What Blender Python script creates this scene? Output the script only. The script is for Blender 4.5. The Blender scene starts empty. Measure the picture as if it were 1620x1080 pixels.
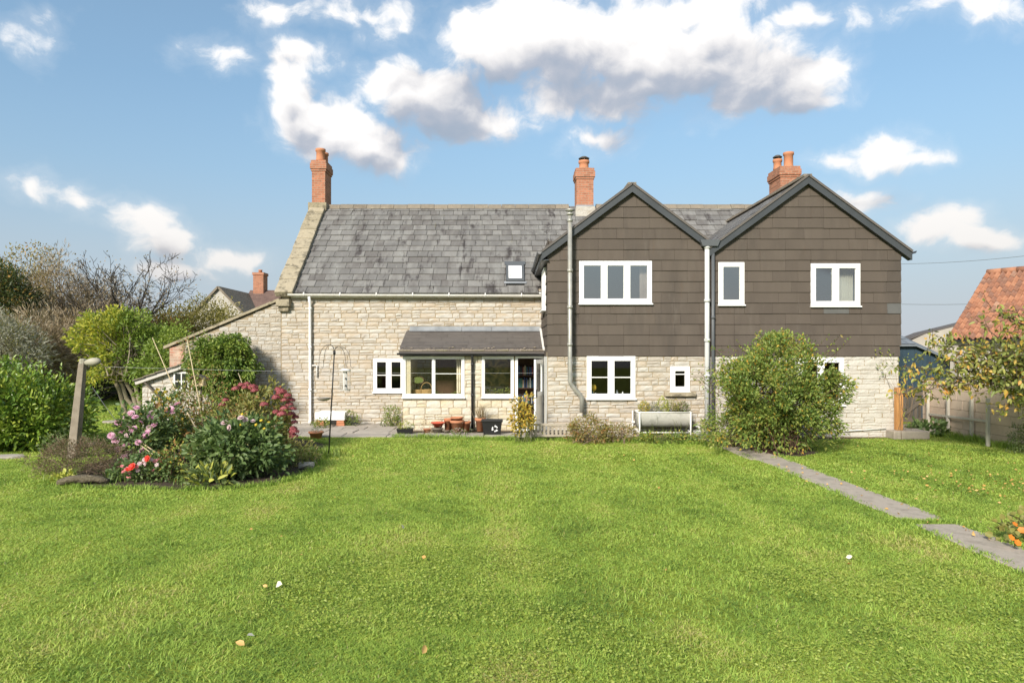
import bpy, math, random
import numpy as np
from mathutils import Vector, Matrix

SC = bpy.context.scene
COL = SC.collection
R = math.radians
PI = math.pi
random.seed(7)

# ------------------------------------------------------------------ camera
CZ = 2.05                      # camera height
F = 1080.0                     # focal length in pixels of the 1620 px frame
U0, V0 = 796.0, 558.0          # vanishing point of the depth lines
cam = bpy.data.cameras.new('camera')
cam.sensor_width = 36.0
cam.lens = F / 1620 * 36
cam.shift_x = (810 - U0) / 1620
cam.shift_y = (V0 - 540) / 1620
cam.clip_start = 0.05
cam.clip_end = 3000
camo = bpy.data.objects.new('camera', cam)
COL.objects.link(camo)
camo.location = (0, 0, CZ)
camo.rotation_euler = (R(90), 0, 0)
SC.camera = camo

# ------------------------------------------------------------------ sky, sun, exposure
SUN_EL = R(30)
SUN_H = Vector((-0.46, -0.89, 0)).normalized()
SUN_ROT = math.atan2(SUN_H.x, SUN_H.y) % (2 * PI)
SKY_STRENGTH = 0.14
SC.view_settings.view_transform = 'Standard'
SC.view_settings.look = 'None'
SC.view_settings.gamma = 1
SC.view_settings.use_curve_mapping = False
SC.view_settings.exposure = 1.53

sun = bpy.data.lights.new('sun', 'SUN')
sun.energy = 2.3
sun.angle = R(11)
sun.color = (1.0, 0.925, 0.82)
suno = bpy.data.objects.new('sun', sun)
COL.objects.link(suno)
sd = Vector((SUN_H.x * math.cos(SUN_EL), SUN_H.y * math.cos(SUN_EL), math.sin(SUN_EL)))
suno.rotation_euler = sd.to_track_quat('Z', 'Y').to_euler()
suno.location = (-20, -20, 30)


class NT:
    """small helper round a node tree"""
    def __init__(s, nt):
        s.nt = nt

    def n(s, t, **kw):
        nd = s.nt.nodes.new(t)
        for k, v in kw.items():
            if k.startswith('i_'):
                nd.inputs[k[2:].replace('_', ' ')].default_value = v
            else:
                setattr(nd, k, v)
        return nd

    def l(s, a, b):
        s.nt.links.new(a, b)

    def math(s, op, a, b=None, c=None, clamp=False):
        nd = s.nt.nodes.new('ShaderNodeMath')
        nd.operation = op
        nd.use_clamp = clamp
        for i, x in enumerate((a, b, c)):
            if x is None:
                continue
            if hasattr(x, 'is_linked') or hasattr(x, 'links'):
                s.l(x, nd.inputs[i])
            else:
                nd.inputs[i].default_value = x
        return nd.outputs[0]

    def vmath(s, op, a, b=None):
        nd = s.nt.nodes.new('ShaderNodeVectorMath')
        nd.operation = op
        for i, x in enumerate((a, b)):
            if x is None:
                continue
            if hasattr(x, 'links'):
                s.l(x, nd.inputs[i])
            else:
                nd.inputs[i].default_value = x
        return nd.outputs['Value'] if op in ('LENGTH', 'DOT_PRODUCT', 'DISTANCE') else nd.outputs[0]

    def noise(s, vec, scale, detail=4, rough=.55, dist=0, dim='3D'):
        nd = s.nt.nodes.new('ShaderNodeTexNoise')
        nd.noise_dimensions = dim
        nd.inputs['Scale'].default_value = scale
        nd.inputs['Detail'].default_value = detail
        nd.inputs['Roughness'].default_value = rough
        nd.inputs['Distortion'].default_value = dist
        if vec is not None:
            s.l(vec, nd.inputs['Vector'])
        return nd

    def ramp(s, fac, stops, interp='LINEAR'):
        nd = s.nt.nodes.new('ShaderNodeValToRGB')
        cr = nd.color_ramp
        cr.interpolation = interp
        while len(cr.elements) < len(stops):
            cr.elements.new(0.5)
        for e, (p, c) in zip(cr.elements, stops):
            e.position = p
            e.color = (c, c, c, 1) if isinstance(c, (int, float)) else (c[0], c[1], c[2], 1)
        s.l(fac, nd.inputs[0])
        return nd.outputs[0]

    def mix(s, fac, a, b, blend='MIX'):
        nd = s.nt.nodes.new('ShaderNodeMix')
        nd.data_type = 'RGBA'
        nd.blend_type = blend
        for sock, x in ((nd.inputs[0], fac), (nd.inputs[6], a), (nd.inputs[7], b)):
            if hasattr(x, 'links'):
                s.l(x, sock)
            elif isinstance(x, (int, float)):
                sock.default_value = x
            else:
                sock.default_value = (x[0], x[1], x[2], 1)
        return nd.outputs[2]

    def maprange(s, v, a, b, c=0, d=1, smooth=False):
        nd = s.nt.nodes.new('ShaderNodeMapRange')
        if smooth:
            nd.interpolation_type = 'SMOOTHSTEP'
        s.l(v, nd.inputs[0])
        for i, x in enumerate((a, b, c, d)):
            nd.inputs[1 + i].default_value = x
        return nd.outputs[0]


def px_dir(u, v):
    """azimuth and elevation of a viewing ray"""
    a = math.atan2(u - U0, F)
    e = math.atan2((V0 - v) * math.cos(a), F)
    return a, e


def build_world():
    w = bpy.data.worlds.new('World')
    SC.world = w
    w.use_nodes = True
    nt = w.node_tree
    N = NT(nt)
    bg = nt.nodes['Background']
    sky = N.n('ShaderNodeTexSky', sky_type='NISHITA', sun_disc=False)
    sky.sun_elevation = SUN_EL
    sky.sun_rotation = SUN_ROT
    sky.air_density = 1.0
    sky.dust_density = 0.6
    sky.ozone_density = 1.6
    # cloud density over (azimuth, elevation)
    g = bpy.data.node_groups.new('cloud_density', 'ShaderNodeTree')
    g.interface.new_socket('P', in_out='INPUT', socket_type='NodeSocketVector')
    g.interface.new_socket('D', in_out='OUTPUT', socket_type='NodeSocketFloat')
    g.interface.new_socket('S', in_out='OUTPUT', socket_type='NodeSocketFloat')
    G = NT(g)
    gi = G.n('NodeGroupInput')
    go = G.n('NodeGroupOutput')
    P = gi.outputs[0]
    # u, v, half-width, half-height in pixels, weight
    clouds = [
        (900, 70, 215, 80, 1.15), (1080, 95, 200, 78, 1.2), (780, 70, 110, 52, .9), (860, 40, 100, 50, 1.05), (960, 60, 120, 60, 1.1),
        (1195, 130, 150, 56, 1.1), (1000, 140, 190, 44, .95), (1250, 160, 80, 26, .8),
        (670, 150, 110, 52, 1.05), (740, 180, 125, 44, 1.05), (620, 130, 60, 34, .8),
        (540, 205, 115, 50, 1.1), (515, 185, 85, 44, 1.0), (595, 235, 85, 42, 1.05), (460, 160, 48, 66, .95), (490, 200, 70, 44, .95), (480, 82, 60, 26, .66), (440, 120, 30, 40, .7),
        (1100, 18, 150, 40, .62), (1260, 36, 60, 22, .6), (430, 16, 50, 30, .48), (580, 18, 95, 22, .38), (640, 40, 70, 22, .38),
        (365, 92, 46, 22, .36), (45, 52, 48, 28, .34), (1580, 14, 62, 34, .40), (1440, 14, 90, 18, .28),
        (62, 293, 42, 24, .46), (137, 313, 48, 26, .52), (225, 352, 66, 32, .74), (268, 380, 62, 34, .85),
        (360, 406, 76, 24, .62), (1385, 238, 92, 30, .8), (1330, 246, 60, 18, .6), (1440, 248, 70, 18, .6), (940, 212, 56, 26, .52),
        (1485, 355, 82, 34, .95), (1550, 380, 74, 24, .8), (1350, 310, 70, 22, .45), (275, 425, 80, 18, .5),
    ]
    acc = None
    warp = G.noise(P, 9.0, 3, .6)
    wv = G.vmath('SCALE', G.vmath('SUBTRACT', warp.outputs['Color'], (.5, .5, .5)))
    wv.node.inputs['Scale'].default_value = .06
    Pw = G.vmath('ADD', P, wv)
    for (u, v, ru, rv, wt) in clouds:
        a, e = px_dir(u, v)
        ra = ru / F * math.cos(a) ** 2
        re = rv / F * math.cos(a)
        d = G.vmath('MULTIPLY', G.vmath('SUBTRACT', Pw, (a, e, 0)), (1 / ra, 1 / re, 0))
        f = G.math('SUBTRACT', wt, G.math('MULTIPLY', G.vmath('LENGTH', d), wt))
        if acc is None:
            acc = f
        else:
            nd = g.nodes.new('ShaderNodeMath')
            nd.operation = 'SMOOTH_MAX'
            G.l(acc, nd.inputs[0])
            G.l(f, nd.inputs[1])
            nd.inputs[2].default_value = .12
            acc = nd.outputs[0]
    acc = G.math('MAXIMUM', acc, -1.2)
    # same sort of clouds outside the stretch above, unseen cover raised for fill light
    sep = G.n('ShaderNodeSeparateXYZ')
    G.l(P, sep.inputs[0])
    out = G.maprange(G.math('ABSOLUTE', sep.outputs[0]), .72, .95, 0, 1)
    up = G.maprange(sep.outputs[1], .58, .8, 0, 1)
    out = G.math('MAXIMUM', out, up)
    gen = G.noise(G.vmath('MULTIPLY', P, (1, 1.8, 1)), 2.6, 2, .5)
    gend = G.maprange(gen.outputs[0], .42, .62, -1.0, .9)
    acc = G.math('MAXIMUM', acc, G.math('SUBTRACT', gend, G.math('MULTIPLY', G.math('SUBTRACT', 1.0, out), 4.0)))
    n1 = G.noise(G.vmath('MULTIPLY', Pw, (1, 1.35, 1)), 12.0, 10, .64, .25)
    dd = G.math('ADD', acc, G.math('MULTIPLY', G.math('SUBTRACT', n1.outputs[0], .5), 1.5))
    for (vs_, am) in ((17.0, .34), (40.0, .18)):
        vo = G.n('ShaderNodeTexVoronoi')
        vo.inputs['Scale'].default_value = vs_
        vo.voronoi_dimensions = '2D'
        G.l(Pw, vo.inputs['Vector'])
        dd = G.math('ADD', dd, G.math('MULTIPLY', G.math('SUBTRACT', .33, vo.outputs['Distance']), am))
    G.l(dd, go.inputs[0])
    n2 = G.noise(G.vmath('MULTIPLY', P, (1, 1.2, 1)), 9.0, 2.5, .5)
    G.l(G.math('ADD', acc, G.math('MULTIPLY', G.math('SUBTRACT', n2.outputs[0], .5), 1.5)), go.inputs[1])

    tc = N.n('ShaderNodeTexCoord')
    sp = N.n('ShaderNodeSeparateXYZ')
    N.l(tc.outputs['Generated'], sp.inputs[0])
    az = N.math('ARCTAN2', sp.outputs[0], sp.outputs[1])
    el = N.math('ARCSINE', sp.outputs[2])
    cb = N.n('ShaderNodeCombineXYZ')
    N.l(az, cb.inputs[0])
    N.l(el, cb.inputs[1])

    def dens(off):
        gn = nt.nodes.new('ShaderNodeGroup')
        gn.node_tree = g
        N.l(N.vmath('ADD', cb.outputs[0], off), gn.inputs[0])
        return gn
    g0, g1, g2 = dens((0, 0, 0)), dens((-.016, .052, 0)), dens((-.006, .011, 0))
    d0 = g0.outputs[0]
    mask = N.maprange(d0, -.10, .42, 0, 1, True)
    veil = N.maprange(d0, -.40, .3, 0, .20, True)
    mask = N.math('MAXIMUM', mask, veil)
    # lit from above left: whatever cloud lies between a point and the sun shades it
    thick = N.math('ADD', N.math('MULTIPLY', g1.outputs[1], .62), N.math('MULTIPLY', N.math('SUBTRACT', g2.outputs[0], d0), .36))
    # the bank on the left lies in the shade of the big one
    a_, e_ = px_dir(705, 160)
    sh = N.vmath('LENGTH', N.vmath('MULTIPLY', N.vmath('SUBTRACT', cb.outputs[0], (a_, e_, 0)), (F / 130, F / 62, 0)))
    thick = N.math('ADD', thick, N.maprange(sh, .35, 1.1, .36, 0, True))
    lit = N.maprange(thick, -.12, .86, 1.0, 0.0, True)
    ccol = N.ramp(lit, [(0, (.30, .33, .39)), (.30, (.40, .415, .465)), (.60, (.62, .615, .63)), (1, (.87, .85, .83))])
    low = N.maprange(el, .05, .28, .70, 1.0)
    ccol = N.mix(1.0, ccol, low, 'MULTIPLY')
    skc = N.mix(1.0, sky.outputs[0], (SKY_STRENGTH * .55, SKY_STRENGTH * .56, SKY_STRENGTH * .49), 'MULTIPLY')
    # hazy pale band low over the horizon
    hz = N.maprange(el, .0, .46, .97, .25, True)
    skc = N.mix(hz, skc, N.ramp(N.maprange(el, 0, .35), [(0, (.186, .198, .220)), (.38, (.145, .173, .210)), (.7, (.096, .145, .208)), (1, (.066, .118, .194))]))
    mask = N.math('MULTIPLY', mask, N.maprange(lit, 0, .6, .80, 1))
    fin = N.mix(mask, skc, N.mix(1.0, ccol, (.46,) * 3, 'MULTIPLY'))
    N.l(fin, bg.inputs[0])
    bg.inputs[1].default_value = 1.0
    w.cycles.sampling_method = 'MANUAL'
    w.cycles.sample_map_resolution = 512


build_world()

# ------------------------------------------------------------------ materials
MATS = {}


def mat(name, cols, src='noise', scale=3.0, rough=.8, spec=.3, bump=0.0, bscale=40.0, metal=0.0, stain=None, sheen=0,
        detail=5, vec='obj', trans=0.0, obj_mix=0.0, squash=None, brick=None):
    """procedural material: colour ramp over noise and/or a random value per object and per island, plus fine bump"""
    m = bpy.data.materials.new(name)
    m.use_nodes = True
    nt = m.node_tree
    N = NT(nt)
    b = nt.nodes['Principled BSDF']
    geo = N.n('ShaderNodeNewGeometry')
    oi = N.n('ShaderNodeObjectInfo')
    pos = geo.outputs['Position']
    if squash:
        pos = N.vmath('MULTIPLY', pos, squash)
    if not isinstance(cols[0], tuple) or not isinstance(cols[0][1], (tuple, list)):
        cols = [(0, cols), (1, cols)]
    nz = N.noise(pos, scale, detail, .6)
    rnd = N.math('FRACT', N.math('ADD', oi.outputs['Random'], geo.outputs['Random Per Island']))
    if src == 'noise':
        fac = N.maprange(nz.outputs[0], .28, .72)
    elif src == 'island':
        fac = rnd
    else:                                     # both
        fac = N.math('ADD', N.math('MULTIPLY', rnd, .6), N.math('MULTIPLY', N.maprange(nz.outputs[0], .3, .7), .4))
    col = N.ramp(fac, cols)
    if brick:
        cmb = N.n('ShaderNodeCombineXYZ')
        sx = N.n('ShaderNodeSeparateXYZ')
        N.l(geo.outputs['Position'], sx.inputs[0])
        N.l(N.math('ADD', sx.outputs[0], sx.outputs[1]), cmb.inputs[0])
        N.l(sx.outputs[2], cmb.inputs[1])
        br = N.n('ShaderNodeTexBrick')
        N.l(cmb.outputs[0], br.inputs['Vector'])
        br.inputs['Scale'].default_value = 1.0
        br.inputs['Brick Width'].default_value = .225
        br.inputs['Row Height'].default_value = .075
        br.inputs['Mortar Size'].default_value = .008
        br.inputs['Mortar Smooth'].default_value = .2
        br.inputs['Color1'].default_value = (.75, .75, .75, 1)
        br.inputs['Color2'].default_value = (1.15, 1.15, 1.15, 1)
        N.l(br.outputs['Fac'], b.inputs['Base Color']) if False else None
        col = N.mix(1.0, col, br.outputs['Color'], 'MULTIPLY')
        col = N.mix(br.outputs['Fac'], col, brick)
    if stain:                                 # (scale, lo, hi, colour, amount)
        for (ssc, lo, hi, sc_, am) in stain:
            sn = N.noise(pos, ssc, 6, .65)
            col = N.mix(N.maprange(sn.outputs[0], lo, hi, 0, am, True), col, sc_)
    N.l(col, b.inputs['Base Color'])
    b.inputs['Roughness'].default_value = rough
    b.inputs['Specular IOR Level'].default_value = spec
    b.inputs['Metallic'].default_value = metal
    if bump:
        bn = N.noise(geo.outputs['Position'], bscale, 6, .65)
        bp = N.n('ShaderNodeBump')
        bp.inputs['Strength'].default_value = 1.0
        bp.inputs['Distance'].default_value = bump
        N.l(bn.outputs[0], bp.inputs['Height'])
        N.l(bp.outputs[0], b.inputs['Normal'])
    if trans:
        tr = N.n('ShaderNodeBsdfTranslucent')
        N.l(N.mix(1.0, col, (1.2, 1.2, .8), 'MULTIPLY'), tr.inputs[0])
        ms = N.n('ShaderNodeMixShader')
        ms.inputs[0].default_value = trans
        N.l(b.outputs[0], ms.inputs[1])
        N.l(tr.outputs[0], ms.inputs[2])
        N.l(ms.outputs[0], nt.nodes['Material Output'].inputs[0])
    MATS[name] = m
    return m


def ramp_of(*cs):
    n = len(cs)
    return [(i / (n - 1), c) for i, c in enumerate(cs)]


def leaf_mat(name, *cs, rough=.5, spec=.35, trans=.3):
    cs = [(min(c[0] * 1.45, .8), min(c[1] * 1.28, .8), min(c[2] * 1.5, .8)) if max(c) < .45 else c for c in cs]
    return mat(name, ramp_of(*cs), src='both', scale=1.3, rough=rough, spec=spec, trans=trans)


# ------------------------------------------------------------------ mesh building
class MB:
    def __init__(s):
        s.v, s.f, s.sm = [], [], []

    def add(s, vs, fs, smooth=False):
        o = len(s.v)
        s.v.extend([tuple(v) for v in vs])
        s.f.extend([tuple(i + o for i in f) for f in fs])
        s.sm.extend([smooth] * len(fs))
        return s

    def box(s, x0, x1, y0, y1, z0, z1):
        vs = [(x0, y0, z0), (x1, y0, z0), (x1, y1, z0), (x0, y1, z0), (x0, y0, z1), (x1, y0, z1), (x1, y1, z1), (x0, y1, z1)]
        return s.add(vs, [(0, 3, 2, 1), (4, 5, 6, 7), (0, 1, 5, 4), (1, 2, 6, 5), (2, 3, 7, 6), (3, 0, 4, 7)])

    def obox(s, c, ax, ay, az):
        """box from centre and three half-axis vectors"""
        c, ax, ay, az = map(Vector, (c, ax, ay, az))
        vs = [c + ax * i + ay * j + az * k for k in (-1, 1) for (i, j) in ((-1, -1), (1, -1), (1, 1), (-1, 1))]
        return s.add(vs, [(0, 3, 2, 1), (4, 5, 6, 7), (0, 1, 5, 4), (1, 2, 6, 5), (2, 3, 7, 6), (3, 0, 4, 7)])

    def bar(s, p, q, w, h, up=(0, 0, 1)):
        p, q = Vector(p), Vector(q)
        d = q - p
        t = d.normalized()
        a = t.cross(Vector(up))
        if a.length < 1e-4:
            a = t.cross(Vector((0, 1, 0)))
        a.normalize()
        b = a.cross(t).normalized()
        return s.obox((p + q) / 2, d / 2, a * w / 2, b * h / 2)

    def prism(s, poly, y0, y1):
        """poly: (x, z) points, anticlockwise seen from the front (-y); extruded from y0 (front) to y1"""
        n = len(poly)
        vs = [(x, y0, z) for x, z in poly] + [(x, y1, z) for x, z in poly]
        fs = [tuple(range(n)), tuple(range(2 * n - 1, n - 1, -1))]
        for i in range(n):
            j = (i + 1) % n
            fs.append((j, i, i + n, j + n))
        return s.add(vs, fs)

    def tube(s, pts, r, n=8, caps=True, smooth=True):
        pts = [Vector(p) for p in pts]
        rs = r if isinstance(r, (list, tuple)) else [r] * len(pts)
        vs, fs = [], []
        ref = None
        for i, p in enumerate(pts):
            t = (pts[min(i + 1, len(pts) - 1)] - pts[max(i - 1, 0)])
            t = t.normalized() if t.length > 1e-9 else Vector((0, 0, 1))
            if ref is None:
                ref = Vector((1, 0, 0)) if abs(t.x) < .8 else Vector((0, 1, 0))
            a = (ref - t * ref.dot(t)).normalized()
            ref = a
            b = t.cross(a)
            for k in range(n):
                an = 2 * PI * k / n
                vs.append(p + (a * math.cos(an) + b * math.sin(an)) * rs[i])
        for i in range(len(pts) - 1):
            for k in range(n):
                k2 = (k + 1) % n
                fs.append((i * n + k, i * n + k2, (i + 1) * n + k2, (i + 1) * n + k))
        s.add(vs, fs, smooth)
        if caps:
            o = len(s.v) - len(vs)
            s.f.append(tuple(o + k for k in range(n - 1, -1, -1)))
            s.f.append(tuple(o + (len(pts) - 1) * n + k for k in range(n)))
            s.sm.extend([False, False])
        return s

    def lathe(s, c, prof, n=16, smooth=True, sx=1, sy=1):
        """prof: list of (radius, z) from bottom/outside round; around vertical axis at c"""
        vs, fs = [], []
        for (r, z) in prof:
            for k in range(n):
                a = 2 * PI * k / n
                vs.append((c[0] + r * sx * math.cos(a), c[1] + r * sy * math.sin(a), c[2] + z))
        for i in range(len(prof) - 1):
            for k in range(n):
                k2 = (k + 1) % n
                fs.append((i * n + k, i * n + k2, (i + 1) * n + k2, (i + 1) * n + k))
        if prof[0][0] > 1e-6:
            fs.append(tuple(range(n - 1, -1, -1)))
        if prof[-1][0] > 1e-6:
            fs.append(tuple((len(prof) - 1) * n + k for k in range(n)))
        return s.add(vs, fs, smooth)

    def build(s, name, m, parent=None, loc=None, bevel=0):
        return mk(name, s.v, s.f, m, parent, loc, s.sm, bevel)


POS = {}        # world position of every object made here (no rotation on parents)


def rawmesh(name, vs, fs, m, smooth=None):
    me = bpy.data.meshes.new(name)
    me.from_pydata(vs, [], fs)
    if m is not None:
        me.materials.append(m)
    if smooth is not None and any(smooth):
        me.polygons.foreach_set('use_smooth', smooth)
    me.update()
    return me


def link(name, me, parent=None, loc=(0, 0, 0), label=None, cat=None, group=None, kind=None):
    o = bpy.data.objects.new(name, me)
    COL.objects.link(o)
    loc = Vector(loc)
    POS[o.name] = loc
    if parent is not None:
        o.parent = parent
        o.location = loc - POS[parent.name]
    else:
        o.location = loc
    tag(o, label, cat, group, kind)
    return o


def tag(o, label=None, cat=None, group=None, kind=None):
    if label:
        o['label'] = label
    if cat:
        o['category'] = cat
    if group:
        o['group'] = group
    if kind:
        o['kind'] = kind
    return o


def mk(name, vs, fs, m, parent=None, loc=None, smooth=None, bevel=0):
    """mesh object whose vertices are given in world space"""
    if loc is None:
        loc = POS[parent.name] if parent is not None else (0, 0, 0)
    L = Vector(loc)
    me = rawmesh(name, [(v[0] - L.x, v[1] - L.y, v[2] - L.z) for v in vs], fs, m, smooth)
    o = link(name, me, parent, L)
    if bevel:
        bv = o.modifiers.new('b', 'BEVEL')
        bv.width = bevel
        bv.segments = 2
        bv.limit_method = 'ANGLE'
    return o


def thing(name, label, cat, loc, group=None, kind=None):
    return link(name, None, None, loc, label, cat, group, kind)


def npmesh(name, V, faces, m, parent=None, loc=None, smooth=False, attr=None):
    """V: (n, k, 3) array of leaf-like pieces, faces: index tuples (all of one length) per piece"""
    n, k, _ = V.shape
    if loc is None:
        loc = POS[parent.name] if parent is not None else Vector((0, 0, 0))
    V = V - np.array(loc, dtype=float)
    fa = np.array(faces, dtype=np.int64)
    nf, fl = fa.shape
    idx = (fa[None, :, :] + (np.arange(n) * k)[:, None, None]).reshape(-1)
    me = bpy.data.meshes.new(name)
    me.vertices.add(n * k)
    me.vertices.foreach_set('co', V.reshape(-1).astype(np.float32))
    me.loops.add(len(idx))
    me.loops.foreach_set('vertex_index', idx.astype(np.int32))
    me.polygons.add(n * nf)
    me.polygons.foreach_set('loop_start', (np.arange(n * nf) * fl).astype(np.int32))
    me.polygons.foreach_set('loop_total', np.full(n * nf, fl, dtype=np.int32))
    if attr is not None:
        a = me.attributes.new('tint', 'FLOAT', 'POINT')
        a.data.foreach_set('value', np.repeat(attr, k).astype(np.float32))
    me.materials.append(m)
    me.update(calc_edges=True)
    if smooth:
        me.polygons.foreach_set('use_smooth', np.ones(n * nf, dtype=bool))
    return link(name, me, parent, loc)


def unit(v):
    return v / np.maximum(np.linalg.norm(v, axis=-1, keepdims=True), 1e-9)


def leaves(name, rng, pos, d, L, W, m, parent, fold=.25, droop=.12, big=False, loc=None, flat=.55):
    """leaf blades from points, outward directions, lengths and widths"""
    n = len(pos)
    d = unit(d)
    nrm = unit(rng.normal(size=(n, 3)) * .7 + np.array([-.15, -.3, flat]))
    s = unit(np.cross(d, nrm))
    up = np.cross(s, d)
    L = np.broadcast_to(L, (n,))[:, None]
    W = np.broadcast_to(W, (n,))[:, None]
    dz = np.array([0, 0, 1.0])
    if not big:
        mid = pos + d * L * .45
        V = np.stack([pos, mid - s * W / 2 + up * fold * W, pos + d * L - dz * droop * L, mid + s * W / 2 + up * fold * W], 1)
        return npmesh(name, V, [(0, 1, 2), (0, 2, 3)], m, parent, loc)
    m1, m2 = pos + d * L * .3, pos + d * L * .68 - dz * droop * L * .3
    V = np.stack([pos, m1 - s * W * .46 + up * fold * W, m2 - s * W * .4 + up * fold * W * .8, pos + d * L - dz * droop * L,
                  m2 + s * W * .4 + up * fold * W * .8, m1 + s * W * .46 + up * fold * W], 1)
    return npmesh(name, V, [(0, 1, 2, 3), (0, 3, 4, 5)], m, parent, loc)


def blades(name, rng, pos, d, L, W, m, parent, droop=.5, attr=None, loc=None):
    """grass or iris blades: bent strips tapering to a tip"""
    n = len(pos)
    d = unit(d)
    hv = d * np.array([1, 1, 0])
    s = unit(np.cross(d, np.array([0, 0, 1.0])) + 1e-6)
    a = rng.uniform(-.9, .9, n)[:, None]
    s = unit(s * np.cos(a) + unit(hv + 1e-6) * np.sin(a))
    L = np.broadcast_to(L, (n,))[:, None]
    W = np.broadcast_to(W, (n,))[:, None]
    hd = unit(hv + 1e-6)
    m1 = pos + d * L * .5
    tip = pos + d * L + hd * L * droop * .5 - np.array([0, 0, 1.0]) * L * droop * .35
    V = np.stack([pos - s * W / 2, pos + s * W / 2, m1 - s * W * .4, m1 + s * W * .4, tip], 1)
    return npmesh(name, V, [(0, 1, 3), (0, 3, 2), (2, 3, 4)], m, parent, loc, attr=attr)
# ------------------------------------------------------------------ material list
mat('stone', ramp_of((.35, .31, .255), (.45, .42, .37), (.42, .35, .265), (.49, .47, .425), (.37, .33, .28), (.46, .425, .365), (.42, .395, .36)), src='both', scale=2.2,
    bump=.014, bscale=26, rough=.95, spec=.1, stain=[(.9, .5, .75, (.36, .34, .29), .45), (9, .62, .78, (.22, .19, .15), .55)], squash=(1, 1, 2.5))
mat('stone_rough', ramp_of((.34, .31, .265), (.43, .405, .355), (.38, .335, .27), (.46, .44, .395), (.35, .305, .245)), src='both', scale=2.5,
    bump=.035, bscale=14, rough=.95, spec=.1, stain=[(1.2, .48, .72, (.32, .305, .27), .5), (8, .6, .76, (.2, .175, .14), .6)], squash=(1, 1, 2.5))
mat('stone_porch', ramp_of((.50, .46, .36), (.56, .53, .45), (.52, .45, .31), (.58, .545, .48)), src='both', scale=2.5,
    bump=.018, bscale=20, rough=.95, spec=.1, stain=[(9, .62, .8, (.3, .26, .2), .4)], squash=(1, 1, 2))
mat('mortar', ramp_of((.25, .195, .125), (.37, .31, .22)), scale=6, bump=.01, bscale=50, rough=.95, spec=.1)
mat('render_white', ramp_of((.55, .54, .5), (.66, .65, .61)), scale=2, bump=.01, bscale=30, rough=.95)
mat('stone_white', ramp_of((.40, .375, .325), (.52, .495, .445), (.46, .43, .38)), src='both', scale=3, bump=.02, bscale=16, rough=.95, spec=.1,
    stain=[(2, .5, .75, (.38, .35, .29), .5)])
mat('slate', ramp_of((.105, .10, .095), (.165, .16, .152), (.13, .125, .118), (.20, .194, .182), (.115, .107, .10), (.17, .164, .154)), src='both', scale=1.2, rough=.62, spec=.35,
    bump=.006, bscale=45, stain=[(1.1, .50, .72, (.26, .26, .245), .6), (1.9, .54, .66, (.045, .038, .037), .85), (7, .64, .74, (.34, .34, .29), .6), (3.7, .66, .74, (.16, .145, .085), .6)],
    squash=(1.6, .5, .5))
mat('slate_porch', ramp_of((.075, .066, .060), (.115, .102, .092), (.09, .08, .075)), src='both', scale=3, rough=.7, spec=.3, bump=.006, bscale=30,
    stain=[(6, .6, .75, (.2, .18, .15), .4)])
mat('moss_slate', ramp_of((.16, .13, .10), (.30, .25, .20), (.20, .18, .10)), src='both', scale=14, rough=.95, bump=.03, bscale=25)
mat('cladding', ramp_of((.068, .054, .043), (.094, .076, .061), (.077, .062, .050), (.106, .087, .070)), src='both', scale=.8, rough=.72, spec=.28, bump=.003, bscale=60,
    stain=[(.7, .5, .75, (.05, .043, .037), .5), (11, .66, .75, (.17, .155, .13), .35), (2.6, .60, .75, (.10, .066, .043), .5), (1.7, .54, .72, (.125, .108, .09), .35)], squash=(2.2, 1, .45))
mat('cladding_grey', ramp_of((.085, .085, .082), (.11, .11, .105)), scale=3, rough=.7, bump=.003)
mat('barge', ramp_of((.040, .045, .050), (.058, .064, .070)), scale=2, rough=.45, spec=.4)
mat('lead', ramp_of((.17, .185, .20), (.30, .315, .33)), scale=3, rough=.5, spec=.4, bump=.004, bscale=20, stain=[(5, .6, .8, (.42, .42, .42), .5)])
mat('coping', ramp_of((.22, .19, .125), (.36, .31, .22), (.27, .235, .17)), src='both', scale=3.5, rough=.95, bump=.03, bscale=16,
    stain=[(4.5, .5, .64, (.12, .105, .075), .8), (8, .62, .72, (.44, .42, .34), .6)])
mat('ridge_tile', ramp_of((.13, .11, .085), (.23, .195, .15), (.17, .15, .12)), src='both', scale=5, rough=.95, bump=.02, bscale=22,
    stain=[(6, .58, .7, (.30, .28, .2), .6)])
mat('brick', ramp_of((.29, .115, .068), (.38, .165, .10), (.25, .095, .058)), scale=9, rough=.9, spec=.15, bump=.004, bscale=40, brick=(.32, .23, .165),
    stain=[(3, .58, .76, (.22, .13, .09), .5)])
mat('brick_old', ramp_of((.36, .14, .09), (.42, .25, .18), (.44, .36, .28)), scale=6, rough=.95, spec=.1, bump=.01, bscale=30, brick=(.42, .36, .28))
mat('terracotta', ramp_of((.36, .14, .07), (.45, .20, .11), (.40, .165, .085)), src='both', scale=5, rough=.85, spec=.2, stain=[(6, .6, .78, (.58, .42, .32), .55)])
mat('pvc', (.80, .80, .79), rough=.35, spec=.45)
mat('pvc_dirty', ramp_of((.62, .60, .55), (.76, .75, .72)), scale=4, rough=.45, spec=.4)
mat('pvc_grey', ramp_of((.46, .47, .46), (.56, .57, .56)), scale=2, rough=.45)
mat('steel', ramp_of((.26, .26, .235), (.42, .41, .37)), scale=5, rough=.42, metal=.35, stain=[(3, .55, .75, (.52, .47, .37), .5)])
mat('galv', ramp_of((.34, .335, .30), (.50, .49, .45), (.42, .41, .37)), scale=6, rough=.7, metal=.1, bump=.002, stain=[(3, .55, .75, (.60, .57, .50), .7), (5, .62, .75, (.30, .22, .15), .6)])
mat('galv_white', ramp_of((.60, .59, .55), (.72, .71, .68)), scale=4, rough=.7, stain=[(4, .58, .74, (.40, .33, .25), .6)])
mat('black_pipe', (.022, .022, .024), rough=.4, spec=.45)
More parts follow.
